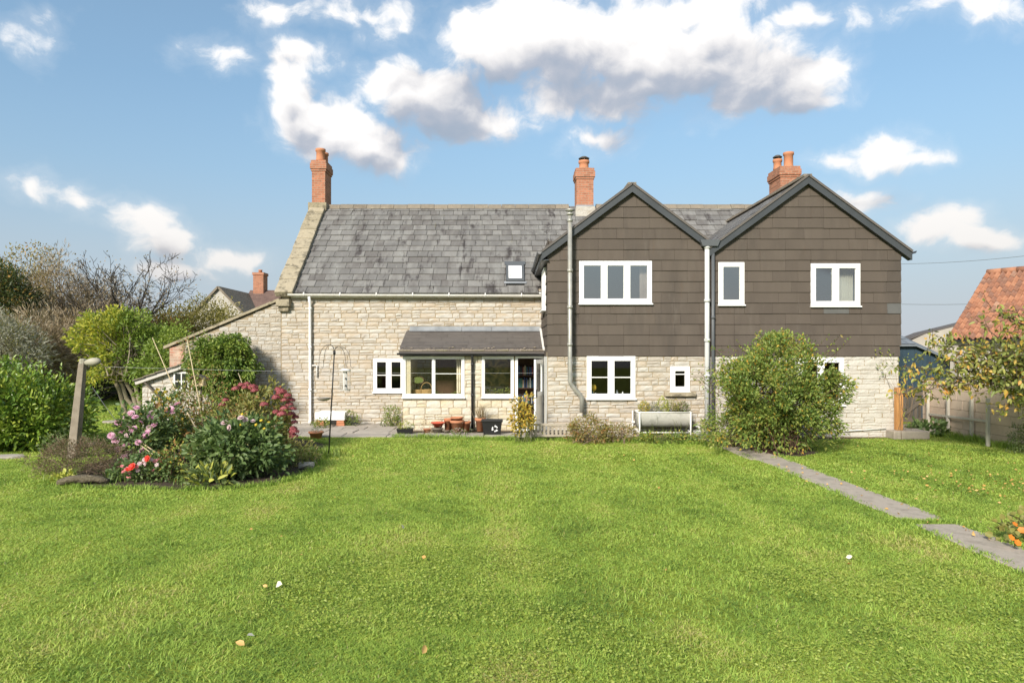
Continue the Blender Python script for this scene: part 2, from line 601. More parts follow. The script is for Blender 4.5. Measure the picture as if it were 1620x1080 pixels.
mat('dark_pipe', (.085, .092, .098), rough=.45, spec=.4)
mat('cowl', (.10, .09, .08), rough=.6, metal=.5)
mat('interior', ramp_of((.20, .17, .14), (.26, .22, .18)), scale=2, rough=.95)
mat('interior_pale', ramp_of((.50, .47, .42), (.56, .53, .48)), scale=2, rough=.95)
mat('plaster', ramp_of((.40, .37, .32), (.45, .41, .36)), scale=2, rough=.95)
mat('wood_dark', ramp_of((.055, .026, .014), (.10, .05, .026)), scale=9, rough=.6, squash=(8, 8, 1))
mat('wood_grey', ramp_of((.24, .205, .165), (.36, .315, .255), (.29, .25, .20)), src='both', scale=10, rough=.9, bump=.004, bscale=60, squash=(5, 5, .6))
mat('wood_old', ramp_of((.075, .065, .05), (.14, .12, .095)), src='both', scale=9, rough=.9, bump=.006, bscale=40, squash=(5, 5, .6))
mat('wood_orange', ramp_of((.42, .195, .065), (.52, .27, .10)), scale=6, rough=.75, squash=(8, 8, .8))
mat('wicker', ramp_of((.30, .18, .07), (.46, .30, .13)), scale=40, rough=.8, bump=.01, bscale=70)
mat('curtain', ramp_of((.62, .55, .42), (.74, .68, .56)), scale=2, rough=.95)
mat('curtain_pink', ramp_of((.56, .42, .34), (.68, .54, .45)), scale=2, rough=.95)


def glass(name, tint=(.9, .95, .95), refl=.12):
    m = bpy.data.materials.new(name)
    m.use_nodes = True
    nt = m.node_tree
    nt.nodes.remove(nt.nodes['Principled BSDF'])
    N = NT(nt)
    t = N.n('ShaderNodeBsdfTransparent')
    t.inputs[0].default_value = (*tint, 1)
    gl = N.n('ShaderNodeBsdfGlossy')
    gl.inputs['Roughness'].default_value = .02
    gl.inputs[0].default_value = (1, .97, .92, 1)
    lw = N.n('ShaderNodeFresnel')
    lw.inputs[0].default_value = 1.5
    fac = N.math('ADD', N.math('MULTIPLY', lw.outputs[0], 1.1), refl - .045, clamp=True)
    geo = N.n('ShaderNodeNewGeometry')
    fac = N.math('MULTIPLY', fac, N.math('SUBTRACT', 1.0, geo.outputs['Backfacing']))
    ms = N.n('ShaderNodeMixShader')
    N.l(fac, ms.inputs[0])
    N.l(t.outputs[0], ms.inputs[1])
    N.l(gl.outputs[0], ms.inputs[2])
    N.l(ms.outputs[0], nt.nodes['Material Output'].inputs[0])
    MATS[name] = m


glass('glass', (.97, .98, .97), .045)
glass('glass_upper', (.85, .88, .88), .36)
M = MATS

# ------------------------------------------------------------------ levels and planes
YF, YM, YP = 16.5, 19.4, 17.9            # front of the clad wing, main wall, porch front
YR, ZR, ZE = 22.9, 6.95, 3.86            # main ridge, ridge height, eaves height
XA, XB, XC = 1.07, 4.97, 9.61            # clad wing: edge, valley, edge
ZC = 1.97                                # bottom of the cladding
G1, G2 = (3.10, 6.10), (7.32, 6.30)      # gable peaks (x, z)
SL1, SL2 = .748, .735
TP = (ZR - ZE) / (YR - YM)               # main roof slope


def g1z(x): return G1[1] - SL1 * abs(x - G1[0])
def g2z(x): return G2[1] - SL2 * abs(x - G2[0])


house = thing('farmhouse', 'long cream stone farmhouse with grey slate roof and two brown clad gables', 'house', (1.5, 17, 0))


def openings_wall(name, x0, x1, z0, z1, yf, th, ops, m, parent, top=None):
    """wall sheet of thickness th with rectangular openings and real reveals; top(x) clips the upper edge"""
    xs = sorted({x0, x1, *[o[0] for o in ops], *[o[1] for o in ops]})
    zs = sorted({z0, z1, *[o[2] for o in ops], *[o[3] for o in ops]})
    xs = [x for x in xs if x0 <= x <= x1]
    zs = [z for z in zs if z0 <= z <= z1]
    isop = lambda x, z: any(o[0] < x < o[1] and o[2] < z < o[3] for o in ops)
    mb = MB()
    yb = yf + th
    for i in range(len(xs) - 1):
        for j in range(len(zs) - 1):
            a, b, c, d = xs[i], xs[i + 1], zs[j], zs[j + 1]
            if isop((a + b) / 2, (c + d) / 2):
                continue
            mb.add([(a, yf, c), (b, yf, c), (b, yf, d), (a, yf, d)], [(0, 1, 2, 3)])
            mb.add([(a, yb, c), (b, yb, c), (b, yb, d), (a, yb, d)], [(3, 2, 1, 0)])
    for (a, b, c, d) in ops:
        mb.add([(a, yf, c), (a, yb, c), (a, yb, d), (a, yf, d)], [(0, 1, 2, 3)])
        mb.add([(b, yf, c), (b, yb, c), (b, yb, d), (b, yf, d)], [(3, 2, 1, 0)])
        mb.add([(a, yf, c), (b, yf, c), (b, yb, c), (a, yb, c)], [(0, 1, 2, 3)])
        mb.add([(a, yf, d), (b, yf, d), (b, yb, d), (a, yb, d)], [(3, 2, 1, 0)])
    for (a, yy) in ((x0, 0), (x1, 0)):
        mb.add([(a, yf, z0), (a, yb, z0), (a, yb, z1), (a, yf, z1)], [(0, 1, 2, 3)])
    mb.add([(x0, yf, z1), (x1, yf, z1), (x1, yb, z1), (x0, yb, z1)], [(0, 1, 2, 3)])
    return mb.build(name, m, parent)


# ------------------------------------------------------------------ stones
def stone_variants(n, rough):
    out = []
    rg = random.Random(11 + int(rough * 100))
    for q in range(n):
        nx, nz = 4, 3
        vs, fs = [], []
        for j in range(nz):
            for i in range(nx):
                x = -.5 + i / (nx - 1)
                z = -.5 + j / (nz - 1)
                ed = i in (0, nx - 1) or j in (0, nz - 1)
                jit = rough * (.04 if ed else .10)
                y = (.45 + rg.uniform(-.15, .15)) if ed else (1.0 + rg.uniform(-.35, .35) * (rough + .3))
                if i in (0, nx - 1) and j in (0, nz - 1):
                    x *= .97
                    z *= .93
                vs.append((x + rg.uniform(-jit, jit) * .6, -y, z + rg.uniform(-jit, jit)))
        for j in range(nz - 1):
            for i in range(nx - 1):
                a = j * nx + i
                fs.append((a, a + 1, a + nx + 1, a + nx))
        ring = [0, 1, 2, 3, 7, 11, 10, 9, 8, 4]
        o = len(vs)
        for r in ring:
            vs.append((vs[r][0], .1, vs[r][2]))
        for k in range(len(ring)):
            k2 = (k + 1) % len(ring)
            fs.append((ring[k2], ring[k], o + k, o + k2))
        out.append((vs, fs))
    return out


VAR = {'neat': stone_variants(14, .45), 'rough': stone_variants(14, 1.0)}
STONES = []          # (pixel size, x, z, w, h, y, depth, kind, material, parent)


def courses(x0, x1, z0, z1, y, hr, wr, ops, kind, m, parent, seed, top=None, dep=(.010, .024), gap=.012):
    """lay rectangular stones in courses round the openings, below the line top(x)"""
    rg = random.Random(seed)
    z = z0
    while z < z1 - .03:
        h = rg.uniform(*hr)
        if z + h > z1 - .05:
            h = z1 - z
        x = x0 - rg.uniform(0, wr[0] * .5)
        while x < x1:
            w = rg.uniform(*wr)
            a, b = max(x, x0), min(x + w, x1)
            x += w
            if x1 - x < wr[0] * .4:
                b = x1
                x = x1 + 1
            segs = [(a, b, z, z + h)]
            for o in ops:
                nx = []
                for (p, q, r_, t) in segs:
                    if q <= o[0] or p >= o[1] or t <= o[2] + .004 or r_ >= o[3] - .004:
                        nx.append((p, q, r_, t))
                        continue
                    if p < o[0]:
                        nx.append((p, o[0], r_, t))
                    if q > o[1]:
                        nx.append((o[1], q, r_, t))
                    if r_ < o[2] - .03:
                        nx.append((max(p, o[0]), min(q, o[1]), r_, o[2]))
                    if t > o[3] + .03:
                        nx.append((max(p, o[0]), min(q, o[1]), o[3], t))
                segs = nx
            for (p, q, r_, t) in segs:
                if q - p < .035 or t - r_ < .025:
                    continue
                if top is not None:
                    t = min(t, top((p + q) / 2) - .02, min(top(p), top(q)) + .03)
                    if t - r_ < .04:
                        continue
                # now and then two thin stones in the height of one
                cuts = [(r_, t)]
                if t - r_ > .11 and rg.random() < (.4 if kind == 'rough' else .2):
                    c = r_ + (t - r_) * rg.uniform(.4, .6)
                    cuts = [(r_, c), (c, t)]
                for (r2, t2) in cuts:
                    wv, hv = q - p - gap * rg.uniform(.7, 1.8), t2 - r2 - gap * rg.uniform(.7, 1.7)
                    STONES.append((wv * hv / y / y, (p + q) / 2, (r2 + t2) / 2 + rg.uniform(-.003, .003), wv, hv, y, rg.uniform(*dep), kind, m, parent, rg.randrange(14)))
        z += h


def lay_stones(limit, hidden=lambda x, z, y: False):
    """the largest in view as single stones, the rest joined per wall"""
    vis = sorted(STONES, key=lambda s: (hidden(s[1], s[2], s[5]), -s[0]))
    cache = {}
    rest = {}
    for i, (px, x, z, w, h, y, d, kind, m, par, q) in enumerate(vis):
        if i < limit:
            key = (kind, q, m)
            if key not in cache:
                vs, fs = VAR[kind][q]
                cache[key] = rawmesh('stone', vs, fs, M[m])
            o = link('stone', cache[key], par, (x, y, z))
            o.scale = (w, d, h)
        else:
            mb = rest.setdefault((par.name, m), (par, MB()))[1]
            vs, fs = VAR[kind][q]
            mb.add([(x + a * w, y + b * d, z + c * h) for a, b, c in vs], fs)
    for (pn, m), (par, mb) in rest.items():
        tag(mb.build('stonework', M[m], par), kind='stuff')


# window positions: x0, x1, z0, z1
kF, kM, kP = YF / F, YM / F, YP / F
def fx(u): return (u - U0) * kF
def fz(v): return CZ + (V0 - v) * kF
def mx(u): return (u - U0) * kM
def mz(v): return CZ + (V0 - v) * kM
def pxx(u): return (u - U0) * kP
def pz(v): return CZ + (V0 - v) * kP


W_UP1 = (fx(916), fx(1031), fz(480), fz(413))
W_UP2 = (fx(1136), fx(1177), fz(482), fz(415))
W_UP3 = (fx(1282), fx(1360), fz(484), fz(417))
W_G1 = (fx(928), fx(1005), fz(630), ZC)
W_G2 = (fx(1060), fx(1091), fz(619), fz(579))
W_G3 = (fx(1262), fx(1335), fz(640), fz(566))
W_M = (mx(590.5), mx(640), mz(620), mz(566.5))
W_P1 = (pxx(637), pxx(735), pz(628), pz(563))
W_P2 = (pxx(762), pxx(813), pz(628), pz(563))
D_P = (pxx(815), pxx(861) - .01, .06, pz(563))

# ---- main wall with the lean-to end in one plane
main_wall = openings_wall('main_wall', -6.32, XA + .5, 0, ZE, YM, .45, [W_M], M['mortar'], house)
def outtop(x): return 2.23 + (x + 9.5) / (-6.18 + 9.5) * (3.62 - 2.23)
courses(-6.30, XA + .3, .02, ZE - .02, YM, (.065, .155), (.14, .50), [W_M], 'neat', 'stone', main_wall, 3, gap=.015)
mb = MB()
mb.prism([(-9.45, 0), (-6.32, 0), (-6.32, outtop(-6.32) - .05), (-9.45, outtop(-9.45) - .05)], YM, YM + 3.4)
lean_wall = mb.build('lean_to_wall', M['mortar'], house)
courses(-9.45 + .42, -6.31, .02, 3.6, YM, (.09, .17), (.16, .44), [], 'rough', 'stone_rough', lean_wall, 5, top=lambda x: outtop(x) - .04)
mb = MB()
mb.box(-9.47, -9.06, YM - .02, YM + .5, 1.2, outtop(-9.3) - .1)
mb.build('brick_corner', M['brick_old'], house)
# gable end, back and side of the main range (seen only from aside)
mb = MB()
mb.add([(-6.32, YM, 0), (-6.32, 2 * YR - YM, 0), (-6.32, 2 * YR - YM, ZE), (-6.32, YR, ZR - .1), (-6.32, YM, ZE)], [(4, 3, 2, 1, 0)])
mb.add([(9.6, YM, 0), (9.6, 2 * YR - YM, 0), (9.6, 2 * YR - YM, ZE), (9.6, YR, ZR - .1), (9.6, YM, ZE)], [(0, 1, 2, 3, 4)])
mb.box(-6.31, 9.59, 2 * YR - YM - .3, 2 * YR - YM, 0, ZE)
mb.build('rear_wall', M['stone'], house)
# floors and an inner wall keep the rooms dark and closed
mb = MB()
mb.box(-6.2, 9.5, YM + .5, 2 * YR - YM - .4, 2.35, 2.5)
mb.box(XA + .1, 9.5, YF + .3, YM + .4, 2.35, 2.5)
mb.box(-6.2, 9.5, YM + 2.6, YM + 2.7, 0, 5.0)
mb.box(4.6, 4.7, YF + .3, YM + 2.5, 0, 5)
mb.build('inner_wall', M['interior'], house)

# ---- clad wing: ground-floor stone and backing of the cladding
wing_wall = openings_wall('wing_wall', XA, XC - .05, 0, ZC + .1, YF, .4, [W_G1, W_G2, W_G3], M['mortar'], house)
courses(XA + .005, XB - .06, .02, ZC - .01, YF, (.07, .145), (.15, .48), [W_G1, W_G2, (W_G2[0] - .15, W_G2[1] + .15, W_G2[2] - .125, W_G2[2])], 'neat', 'stone', wing_wall, 8)
courses(XB - .06, XC - .06, .02, ZC - .01, YF, (.08, .15), (.22, .56), [W_G3], 'rough', 'stone_white', wing_wall, 9, dep=(.006, .016), gap=.006)
mb = MB()
mb.box(XA - .006, XA - .002, YF + .06, YM - .01, .01, ZC - .01)
mb.add([(XC - .05, YF, 0), (XC - .05, YM + .3, 0), (XC - .05, YM + .3, 4.5), (XC - .05, YF, 4.5)], [(0, 1, 2, 3)])
mb.build('wing_side_wall', M['render_white'], house)
upper = openings_wall('gable_backing', XA + .03, XC - .02, ZC + .1, 4.5, YF + .02, .3, [W_UP1, W_UP2, W_UP3], M['cladding'], house)
mb = MB()
mb.prism([(XA + .03, 4.5), (XB, 4.5), (XB, g1z(XB) - .12), (G1[0], G1[1] - .12), (XA + .03, g1z(XA) - .12)], YF + .02, YF + .3)
mb.prism([(XB, 4.5), (XC - .02, 4.5), (XC - .02, 4.501), (G2[0], G2[1] - .12), (XB, g2z(XB) - .12)], YF + .02, YF + .3)
gb = mb.build('gable_top', M['cladding'], house)
# side of the wing towards the porch, with its small window opening
SWY0, SWY1, SWZ0, SWZ1 = 17.35, 18.35, 3.16, 4.22
mb = MB()
for (a, b, c, d) in ((YF + .02, SWY0, ZC, 4.75), (SWY1, YM + .3, ZC, 4.75), (SWY0, SWY1, ZC, SWZ0), (SWY0, SWY1, SWZ1, 4.75)):
    mb.box(XA + .03, XA + .28, a, b, c, d)
side_backing = mb.build('side_backing', M['cladding'], house)


# ---- cladding slates: overlapping thin slabs, cut round windows and along the gables
def clip(poly, a, b, c):
    """keep a*x + b*z <= c"""
    out = []
    for i in range(len(poly)):
        p, q = poly[i], poly[(i + 1) % len(poly)]
        dp, dq = a * p[0] + b * p[1] - c, a * q[0] + b * q[1] - c
        if dp <= 0:
            out.append(p)
        if (dp < 0 < dq) or (dq < 0 < dp):
            t = dp / (dp - dq)
            out.append((p[0] + (q[0] - p[0]) * t, p[1] + (q[1] - p[1]) * t))
    return out


def clad_slab(poly, z0, z1, yo, mname, parent, name='cladding_slate', swap=None):
    """slab whose lower edge stands proud; swap maps (x, y, z) for the side wall"""
    def yy(z): return YF - yo - .010 - .019 * (1 - (z - z0) / (z1 - z0))
    n = len(poly)
    vs = [(x, yy(z), z) for x, z in poly] + [(x, yy(z) + .010, z) for x, z in poly]
    fs = [tuple(range(n)), tuple(range(2 * n - 1, n - 1, -1))] + [((i + 1) % n, i, i + n, (i + 1) % n + n) for i in range(n)]
    if swap:
        vs = [swap(v) for v in vs]
        fs = [tuple(reversed(f)) for f in fs]
    return mk(name, vs, fs, M[mname], parent)


def clad(x0, x1, peak, sl, ops, parent, seed):
    rg = random.Random(seed)
    z = ZC
    row = 0
    ch = .2572
    while z < peak[1] - .25:
        z1 = min(z + ch, peak[1])
        x = x0 - (.31 if row % 2 else 0) - .0
        while x < x1:
            w = .615 if rg.random() < .72 else rg.choice((.31, .45, .92))
            if rg.random() < .03 and w > .6:
                w = .92
            a, b = max(x, x0), min(x + w, x1)
            x += w
            if b - a < .03:
                continue
            segs = [(a, b, z, z1 + .012)]
            for o in ops:
                nx = []
                for (p, q, r_, t) in segs:
                    if q <= o[0] or p >= o[1] or t <= o[2] + .02 or r_ >= o[3] - .005:
                        nx.append((p, q, r_, t))
                        continue
                    if p < o[0]:
                        nx.append((p, o[0], r_, t))
                    if q > o[1]:
                        nx.append((o[1], q, r_, t))
                    if r_ < o[2] - .02:
                        nx.append((max(p, o[0]), min(q, o[1]), r_, o[2]))
                    if t > o[3] + .03:
                        nx.append((max(p, o[0]), min(q, o[1]), o[3], t))
                segs = nx
            for (p, q, r_, t) in segs:
                if q - p < .025:
                    continue
                dz = rg.uniform(-.004, .004)
                poly = [(p + .002, r_ + dz), (q - .002, r_ + dz), (q - .002, t), (p + .002, t)]
                poly = clip(poly, sl, 1, peak[1] - .10 + sl * peak[0])
                poly = clip(poly, -sl, 1, peak[1] - .10 - sl * peak[0])
                if len(poly) < 3 or max(c[1] for c in poly) - min(c[1] for c in poly) < .03:
                    continue
                mm = 'cladding'
                cx, cz = (p + q) / 2, (r_ + t) / 2
                if seed == 22 and ((abs(cx - 9.4) < .22 and abs(cz - 3.15) < .13 and q > x1 - .02) or (abs(cx - fx(1330)) < .2 and abs(cz - fz(493)) < .12)):
                    mm = 'cladding_grey'
                clad_slab(poly, z, z + ch, rg.uniform(0, .006), mm, parent)
        z += ch
        row += 1


def grow(o, g=.004): return (o[0] - g, o[1] + g, o[2] - g, o[3] + g)


clad(XA - .005, XB, G1, SL1, [grow(W_UP1), grow(W_UP2)], upper, 21)
clad(XB, XC, G2, SL2, [grow(W_UP2), grow(W_UP3)], upper, 22)
rg = random.Random(23)
z, row = ZC, 0
while z < 4.55:
    y = YF - .008 - (.3 if row % 2 else 0)
    while y < YM - .02:
        a, b = max(y, YF - .008), min(y + .61, YM - .005)
        y += .61
        for (p, q) in ([(a, b)] if (z + .257 < SWZ0 + .03 or z > SWZ1 - .03) else [(a, min(b, SWY0)), (max(a, SWY1), b)]):
            if q - p < .04:
                continue
            # laid out along the side wall: its own x is -y, facing -x
            sw = lambda v: (XA + .03 + (v[1] - YF), v[0], v[2])
            clad_slab([(p + .003, z), (q - .003, z), (q - .003, z + .268), (p + .003, z + .268)], z, z + .2572, .0, 'cladding', side_backing, swap=sw)
    z += .2572
    row += 1

# ------------------------------------------------------------------ main roof
def rp(x, t, up=0.0):
    """point on the main roof: t from eaves (0) to ridge (1), raised by up along the normal"""
    y0, z0 = YM - .16, ZE - .16 * TP
    y, z = y0 + (YR - y0) * t, z0 + (ZR - z0) * t
    ln = math.hypot(1, TP)
    return (x, y - up * TP / ln, z + up / ln)


mb = MB()
vs = [rp(-6.3, 0, -.03), rp(9.6, 0, -.03), rp(9.6, 1, -.03), rp(-6.3, 1, -.03)]
bk = [(9.6, 2 * YR - YM + .1, ZE - .1), (-6.3, 2 * YR - YM + .1, ZE - .1)]
mb.add(vs + bk, [(0, 1, 2, 3), (3, 2, 4, 5)])
main_roof = mb.build('main_roof', M['slate'], house)
RL = math.hypot(YR - YM + .16, ZR - ZE + .16 * TP)
SLATES = []
NROW = 16
rg = random.Random(31)
VX0, VX1 = .09, .61            # roof-light opening in x
VT0, VT1 = .108, .286
for r_ in range(NROW):
    x = -5.92 - (.2 if r_ % 2 else 0)
    while x < 9.4:
        w = rg.choice((.34, .40, .40, .42, .30, .46))
        a, b = max(x, -5.92), x + w
        x += w
        if b - a < .06:
            continue
        t0, t1 = r_ / NROW, min((r_ + 1.25) / NROW, 1)
        pz_ = rp((a + b) / 2, (t0 + t1) / 2)[2]
        cx = (a + b) / 2
        if (cx > 1.1 and pz_ + .12 < max(g1z(cx) if cx < XB else -9, g2z(cx) if cx >= XB else -9)):
            continue
        segs = [(a, b)]
        if t1 > VT0 + .02 and t0 < VT1 - .01:
            segs = [(a, min(b, VX0)), (max(a, VX1), b)]
        for (p, q) in segs:
            if q - p > .03:
                SLATES.append((p, q, t0, t1, rg.uniform(-.006, .006), rg.uniform(0, .010)))
SLATES.sort(key=lambda s: (s[0] > 6, -(s[1] - s[0])))
rest = MB()
for i, (a, b, t0, t1, sk, lift) in enumerate(SLATES):
    q = [rp(a + .006, t0 + sk * .3, .030 + lift), rp(b - .006, t0, .030 + lift), rp(b - .006, t1, .004 + lift), rp(a + .006, t1, .004 + lift)]
    bt = [rp(a + .003, t0 + sk * .3, .012 + lift), rp(b - .003, t0, .012 + lift), rp(b - .003, t1, -.008), rp(a + .003, t1, -.008)]
    fs = [(0, 1, 2, 3), (1, 0, 4, 5), (2, 1, 5, 6), (0, 3, 7, 4)]
    if i < 300:
        mk('slate', q + bt, fs, M['slate'], main_roof)
    else:
        rest.add(q + bt, fs)
if rest.v:
    tag(rest.build('slate_courses', M['slate'], main_roof), kind='stuff')
# ridge tiles
x = -5.9
while x < 9.4:
    if not (2.3 < x + .2 < 3.0):
        mb = MB()
        pr = [(-.17, -.15), (-.10, -.03), (0, .03), (.10, -.03), (.17, -.15)]
        dz = rg.uniform(-.008, .008)
        vs = [(x + .004 + i * .44, YR + p, ZR + q + .05 + dz) for i in (0, 1) for p, q in pr]
        mb.add(vs, [(k, k + 5, k + 6, k + 1) for k in range(4)] + [(0, 1, 2, 3, 4), (9, 8, 7, 6, 5)])
        mb.build('ridge_tile', M['ridge_tile'], main_roof)
    x += .45
# coping stones up the verge
n = 9
for i in range(n):
    t0, t1 = i / n - .02 * (i == 0), (i + 1) / n
    dx = rg.uniform(-.02, .02)
    vs = []
    for up in (-.06, .13):
        vs += [rp(-6.42 + dx, t0 + .003, up), rp(-5.90 + dx * .5, t0 + .003, up), rp(-5.90 + dx * .5, t1, up), rp(-6.42 + dx, t1, up)]
    mk('coping_stone', vs, [(0, 3, 2, 1), (4, 5, 6, 7), (0, 1, 5, 4), (1, 2, 6, 5), (2, 3, 7, 6), (3, 0, 4, 7)], M['coping'], main_roof, bevel=.025)
mb = MB()
mb.box(-6.40, -6.02, YM - .20, YM + .2, 3.36, 3.56)
mb.box(-6.36, -6.06, YM - .12, YM + .2, 3.22, 3.36)
mk('kneeler', mb.v, mb.f, M['coping'], main_roof, bevel=.02)
# thin coping along the lean-to
mb = MB()
mb.prism([(-9.62, 2.16), (-6.30, 3.55), (-6.30, 3.62), (-9.62, 2.24)], YM - .08, YM + 3.5)
mb.build('lean_to_roof', M['coping'], house)
# roof light
rl = thing('roof_light', None, None, (.32, 20.1, 4.45))
rl.parent = house
rl.location = Vector((.32, 20.1, 4.45)) - POS[house.name]
def rbox(mb, xa, xb, ta, tb, ua, ub):
    vs = []
    for up in (ua, ub):
        vs += [rp(xa, ta, up), rp(xb, ta, up), rp(xb, tb, up), rp(xa, tb, up)]
    return mb.add(vs, [(0, 3, 2, 1), (4, 5, 6, 7), (0, 1, 5, 4), (1, 2, 6, 5), (2, 3, 7, 6), (3, 0, 4, 7)])
mb = MB()
for (a, b, c, d) in ((VX0, VX1, VT0, VT0 + .02), (VX0, VX1, VT1 - .03, VT1), (VX0, VX0 + .07, VT0 + .02, VT1 - .03), (VX1 - .07, VX1, VT0 + .02, VT1 - .03)):
    rbox(mb, a, b, c, d, .0, .085)
mb.build('frame', M['dark_pipe'], rl)
mb = MB()
for (a, b, c, d) in ((VX0 + .07, VX1 - .07, VT0 + .02, VT0 + .032), (VX0 + .07, VX1 - .07, VT1 - .04, VT1 - .03), (VX0 + .07, VX0 + .105, VT0 + .032, VT1 - .04), (VX1 - .105, VX1 - .07, VT0 + .032, VT1 - .04)):
    rbox(mb, a, b, c, d, .0, .095)
mb.build('sash', M['pvc'], rl)
mb = MB()
rbox(mb, VX0 + .1, VX1 - .1, VT0 + .03, VT1 - .038, .07, .075)
mb.build('pane', M['glass'], rl)
mb = MB()
rbox(mb, VX0 - .05, VX1 + .05, VT1 - .005, VT1 + .03, .045, .053)
mb.build('flashing', M['dark_pipe'], rl)
mb = MB()
rbox(mb, VX0 - .06, VX1 + .06, VT0 - .022, VT0 - .002, .045, .053)
mb.build('flashing', M['lead'], rl)
mb = MB()
rbox(mb, VX0 + .05, VX1 - .05, VT0 + .01, VT1 - .01, .02, .05)
mb.build('blind', M['pvc'], rl)

# ------------------------------------------------------------------ gable roofs
OV = .14           # overhang in front of the cladding
for (pk, sl, xl, xr, nm) in ((G1, SL1, XA - .12, XB, 'gable_roof'), (G2, SL2, XB, XC + .17, 'gable_roof')):
    zl, zr = pk[1] - sl * (pk[0] - xl), pk[1] - sl * (xr - pk[0])
    mb = MB()
    y0, y1 = YF - OV + .03, 22.6
    th = .05
    mb.add([(xl, y0, zl - th), (pk[0], y0, pk[1] - th), (xr, y0, zr - th), (xl, y1, zl - th), (pk[0], y1, pk[1] - th), (xr, y1, zr - th)], [(0, 3, 4, 1), (1, 4, 5, 2)])
    gr = mb.build(nm, M['slate'], house)
    # slates
    mb = MB()
    ln = math.hypot(1, sl)
    for side in (-1, 1):
        xe = xl if side < 0 else xr
        L = abs(pk[0] - xe) * ln
        nr = max(1, round(L / .28))
        for r_ in range(nr):
            a0, a1 = r_ / nr, min((r_ + 1.2) / nr, 1)
            y = y0 - (.2 if r_ % 2 else 0)
            while y < y1:
                ya, yb = max(y, y0), min(y + .40, y1)
                y += .40
                if yb - ya < .05:
                    continue
                pts = []
                for (a, up) in ((a0, .0), (a1, -.022)):
                    x = xe + (pk[0] - xe) * a
                    zz = pk[1] - sl * abs(x - pk[0]) + up + rg.uniform(0, .006)
                    pts += [(x, ya + .004, zz), (x, yb - .004, zz)]
                mb.add(pts, [(0, 1, 3, 2) if side > 0 else (0, 2, 3, 1)])
                mb.add([pts[0], pts[1], (pts[1][0], pts[1][1], pts[1][2] - .02), (pts[0][0], pts[0][1], pts[0][2] - .02)], [(0, 1, 2, 3)])
    tag(mb.build('slate_courses', M['slate'], gr), kind='stuff')
    mb = MB()
    mb.bar((pk[0], y0, pk[1] + .015), (pk[0], y1, pk[1] + .015), .2, .06)
    mb.build('ridge', M['ridge_tile'], gr)
    # bargeboards
    for side in (-1, 1):
        xe = (xl - .02 if side < 0 else xr + (.03 if xr > 6 else 0))
        ze = pk[1] - sl * abs(xe - pk[0])
        bw = .195
        mb = MB()
        pl = [(xe, ze - bw), (pk[0], pk[1] - bw), (pk[0], pk[1] + .005), (xe, ze + .005)]
        if side > 0:
            pl = [(pk[0], pk[1] - bw), (xe, ze - bw), (xe, ze + .005), (pk[0], pk[1] + .005)]
        mb.prism(pl, YF - OV + (.004 if side > 0 else 0), YF - OV + .03)
        mb.build('bargeboard', M['barge'], gr)
        mb = MB()
        mb.bar((xe, YF - OV - .012, ze + .012), (pk[0], YF - OV - .012, pk[1] + .012), .05, .028, up=(0, 1, 0))
        mb.build('verge_trim', M['slate_porch'], gr)
        mb = MB()      # soffit
        mb.add([(xe, YF - OV + .03, ze - .19), (pk[0], YF - OV + .03, pk[1] - .19), (pk[0], YF + .05, pk[1] - .19), (xe, YF + .05, ze - .19)], [(0, 1, 2, 3)])
        mb.build('soffit', M['barge'], gr)
# valley between the gables, with its lead and outlet
mb = MB()
vz = g1z(XB)
mb.add([(XB - .16, YF - OV, vz + .13), (XB, YF - OV, vz + .03), (XB + .16, YF - OV, vz + .13), (XB - .16, 21, vz + .13), (XB, 21, vz + .03), (XB + .16, 21, vz + .13)], [(0, 3, 4, 1), (1, 4, 5, 2)])
mb.build('valley_lead', M['lead'], house)
mb = MB()
mb.prism([(XB - .20, vz - .10), (XB + .16, vz - .10), (XB + .22, vz + .05), (XB - .26, vz + .05)], YF - OV - .06, YF - .02)
mb.build('hopper', M['dark_pipe'], house)
# gutter along the side eaves of the first gable, and on the far eaves
def gutter(p, q, r, m, nm='gutter'):
    mb = MB()
    p, q = Vector(p), Vector(q)
    t = (q - p).normalized()
    s_ = t.cross(Vector((0, 0, 1))).normalized()
    vs = []
    n = 7
    for c in (p, q):
        for k in range(n):
            a = PI + PI * k / (n - 1)
            vs.append(c + s_ * math.cos(a) * r + Vector((0, 0, 1)) * math.sin(a) * r)
        for k in range(n - 1, -1, -1):
            a = PI + PI * k / (n - 1)
            vs.append(c + s_ * math.cos(a) * r * .88 + Vector((0, 0, 1)) * (math.sin(a) * r * .88))
    mb.add(vs, [(k, k + 1, k + 2 * n + 1, k + 2 * n) for k in range(2 * n - 1)] + [tuple(range(2 * n - 1, -1, -1)), tuple(range(2 * n, 4 * n))])
    return mb.build(nm, m, house)


gz = g1z(XA - .12)
gutter((XA - .19, YF - OV, gz - .02), (XA - .19, 20.1, gz - .04), .065, M['barge'])
gutter((XC + .24, YF - OV, g2z(XC + .17) - .0), (XC + .24, 20.1, g2z(XC + .17) - .02), .065, M['barge'])
mb = MB()
mb.box(XA - .16, XA - .13, YF - OV + .04, 19.9, gz - .22, gz - .03)
mb.box(XA - .13, XA + .02, YF - OV + .04, 19.9, gz - .225, gz - .2)
mb.build('fascia', M['barge'], house)
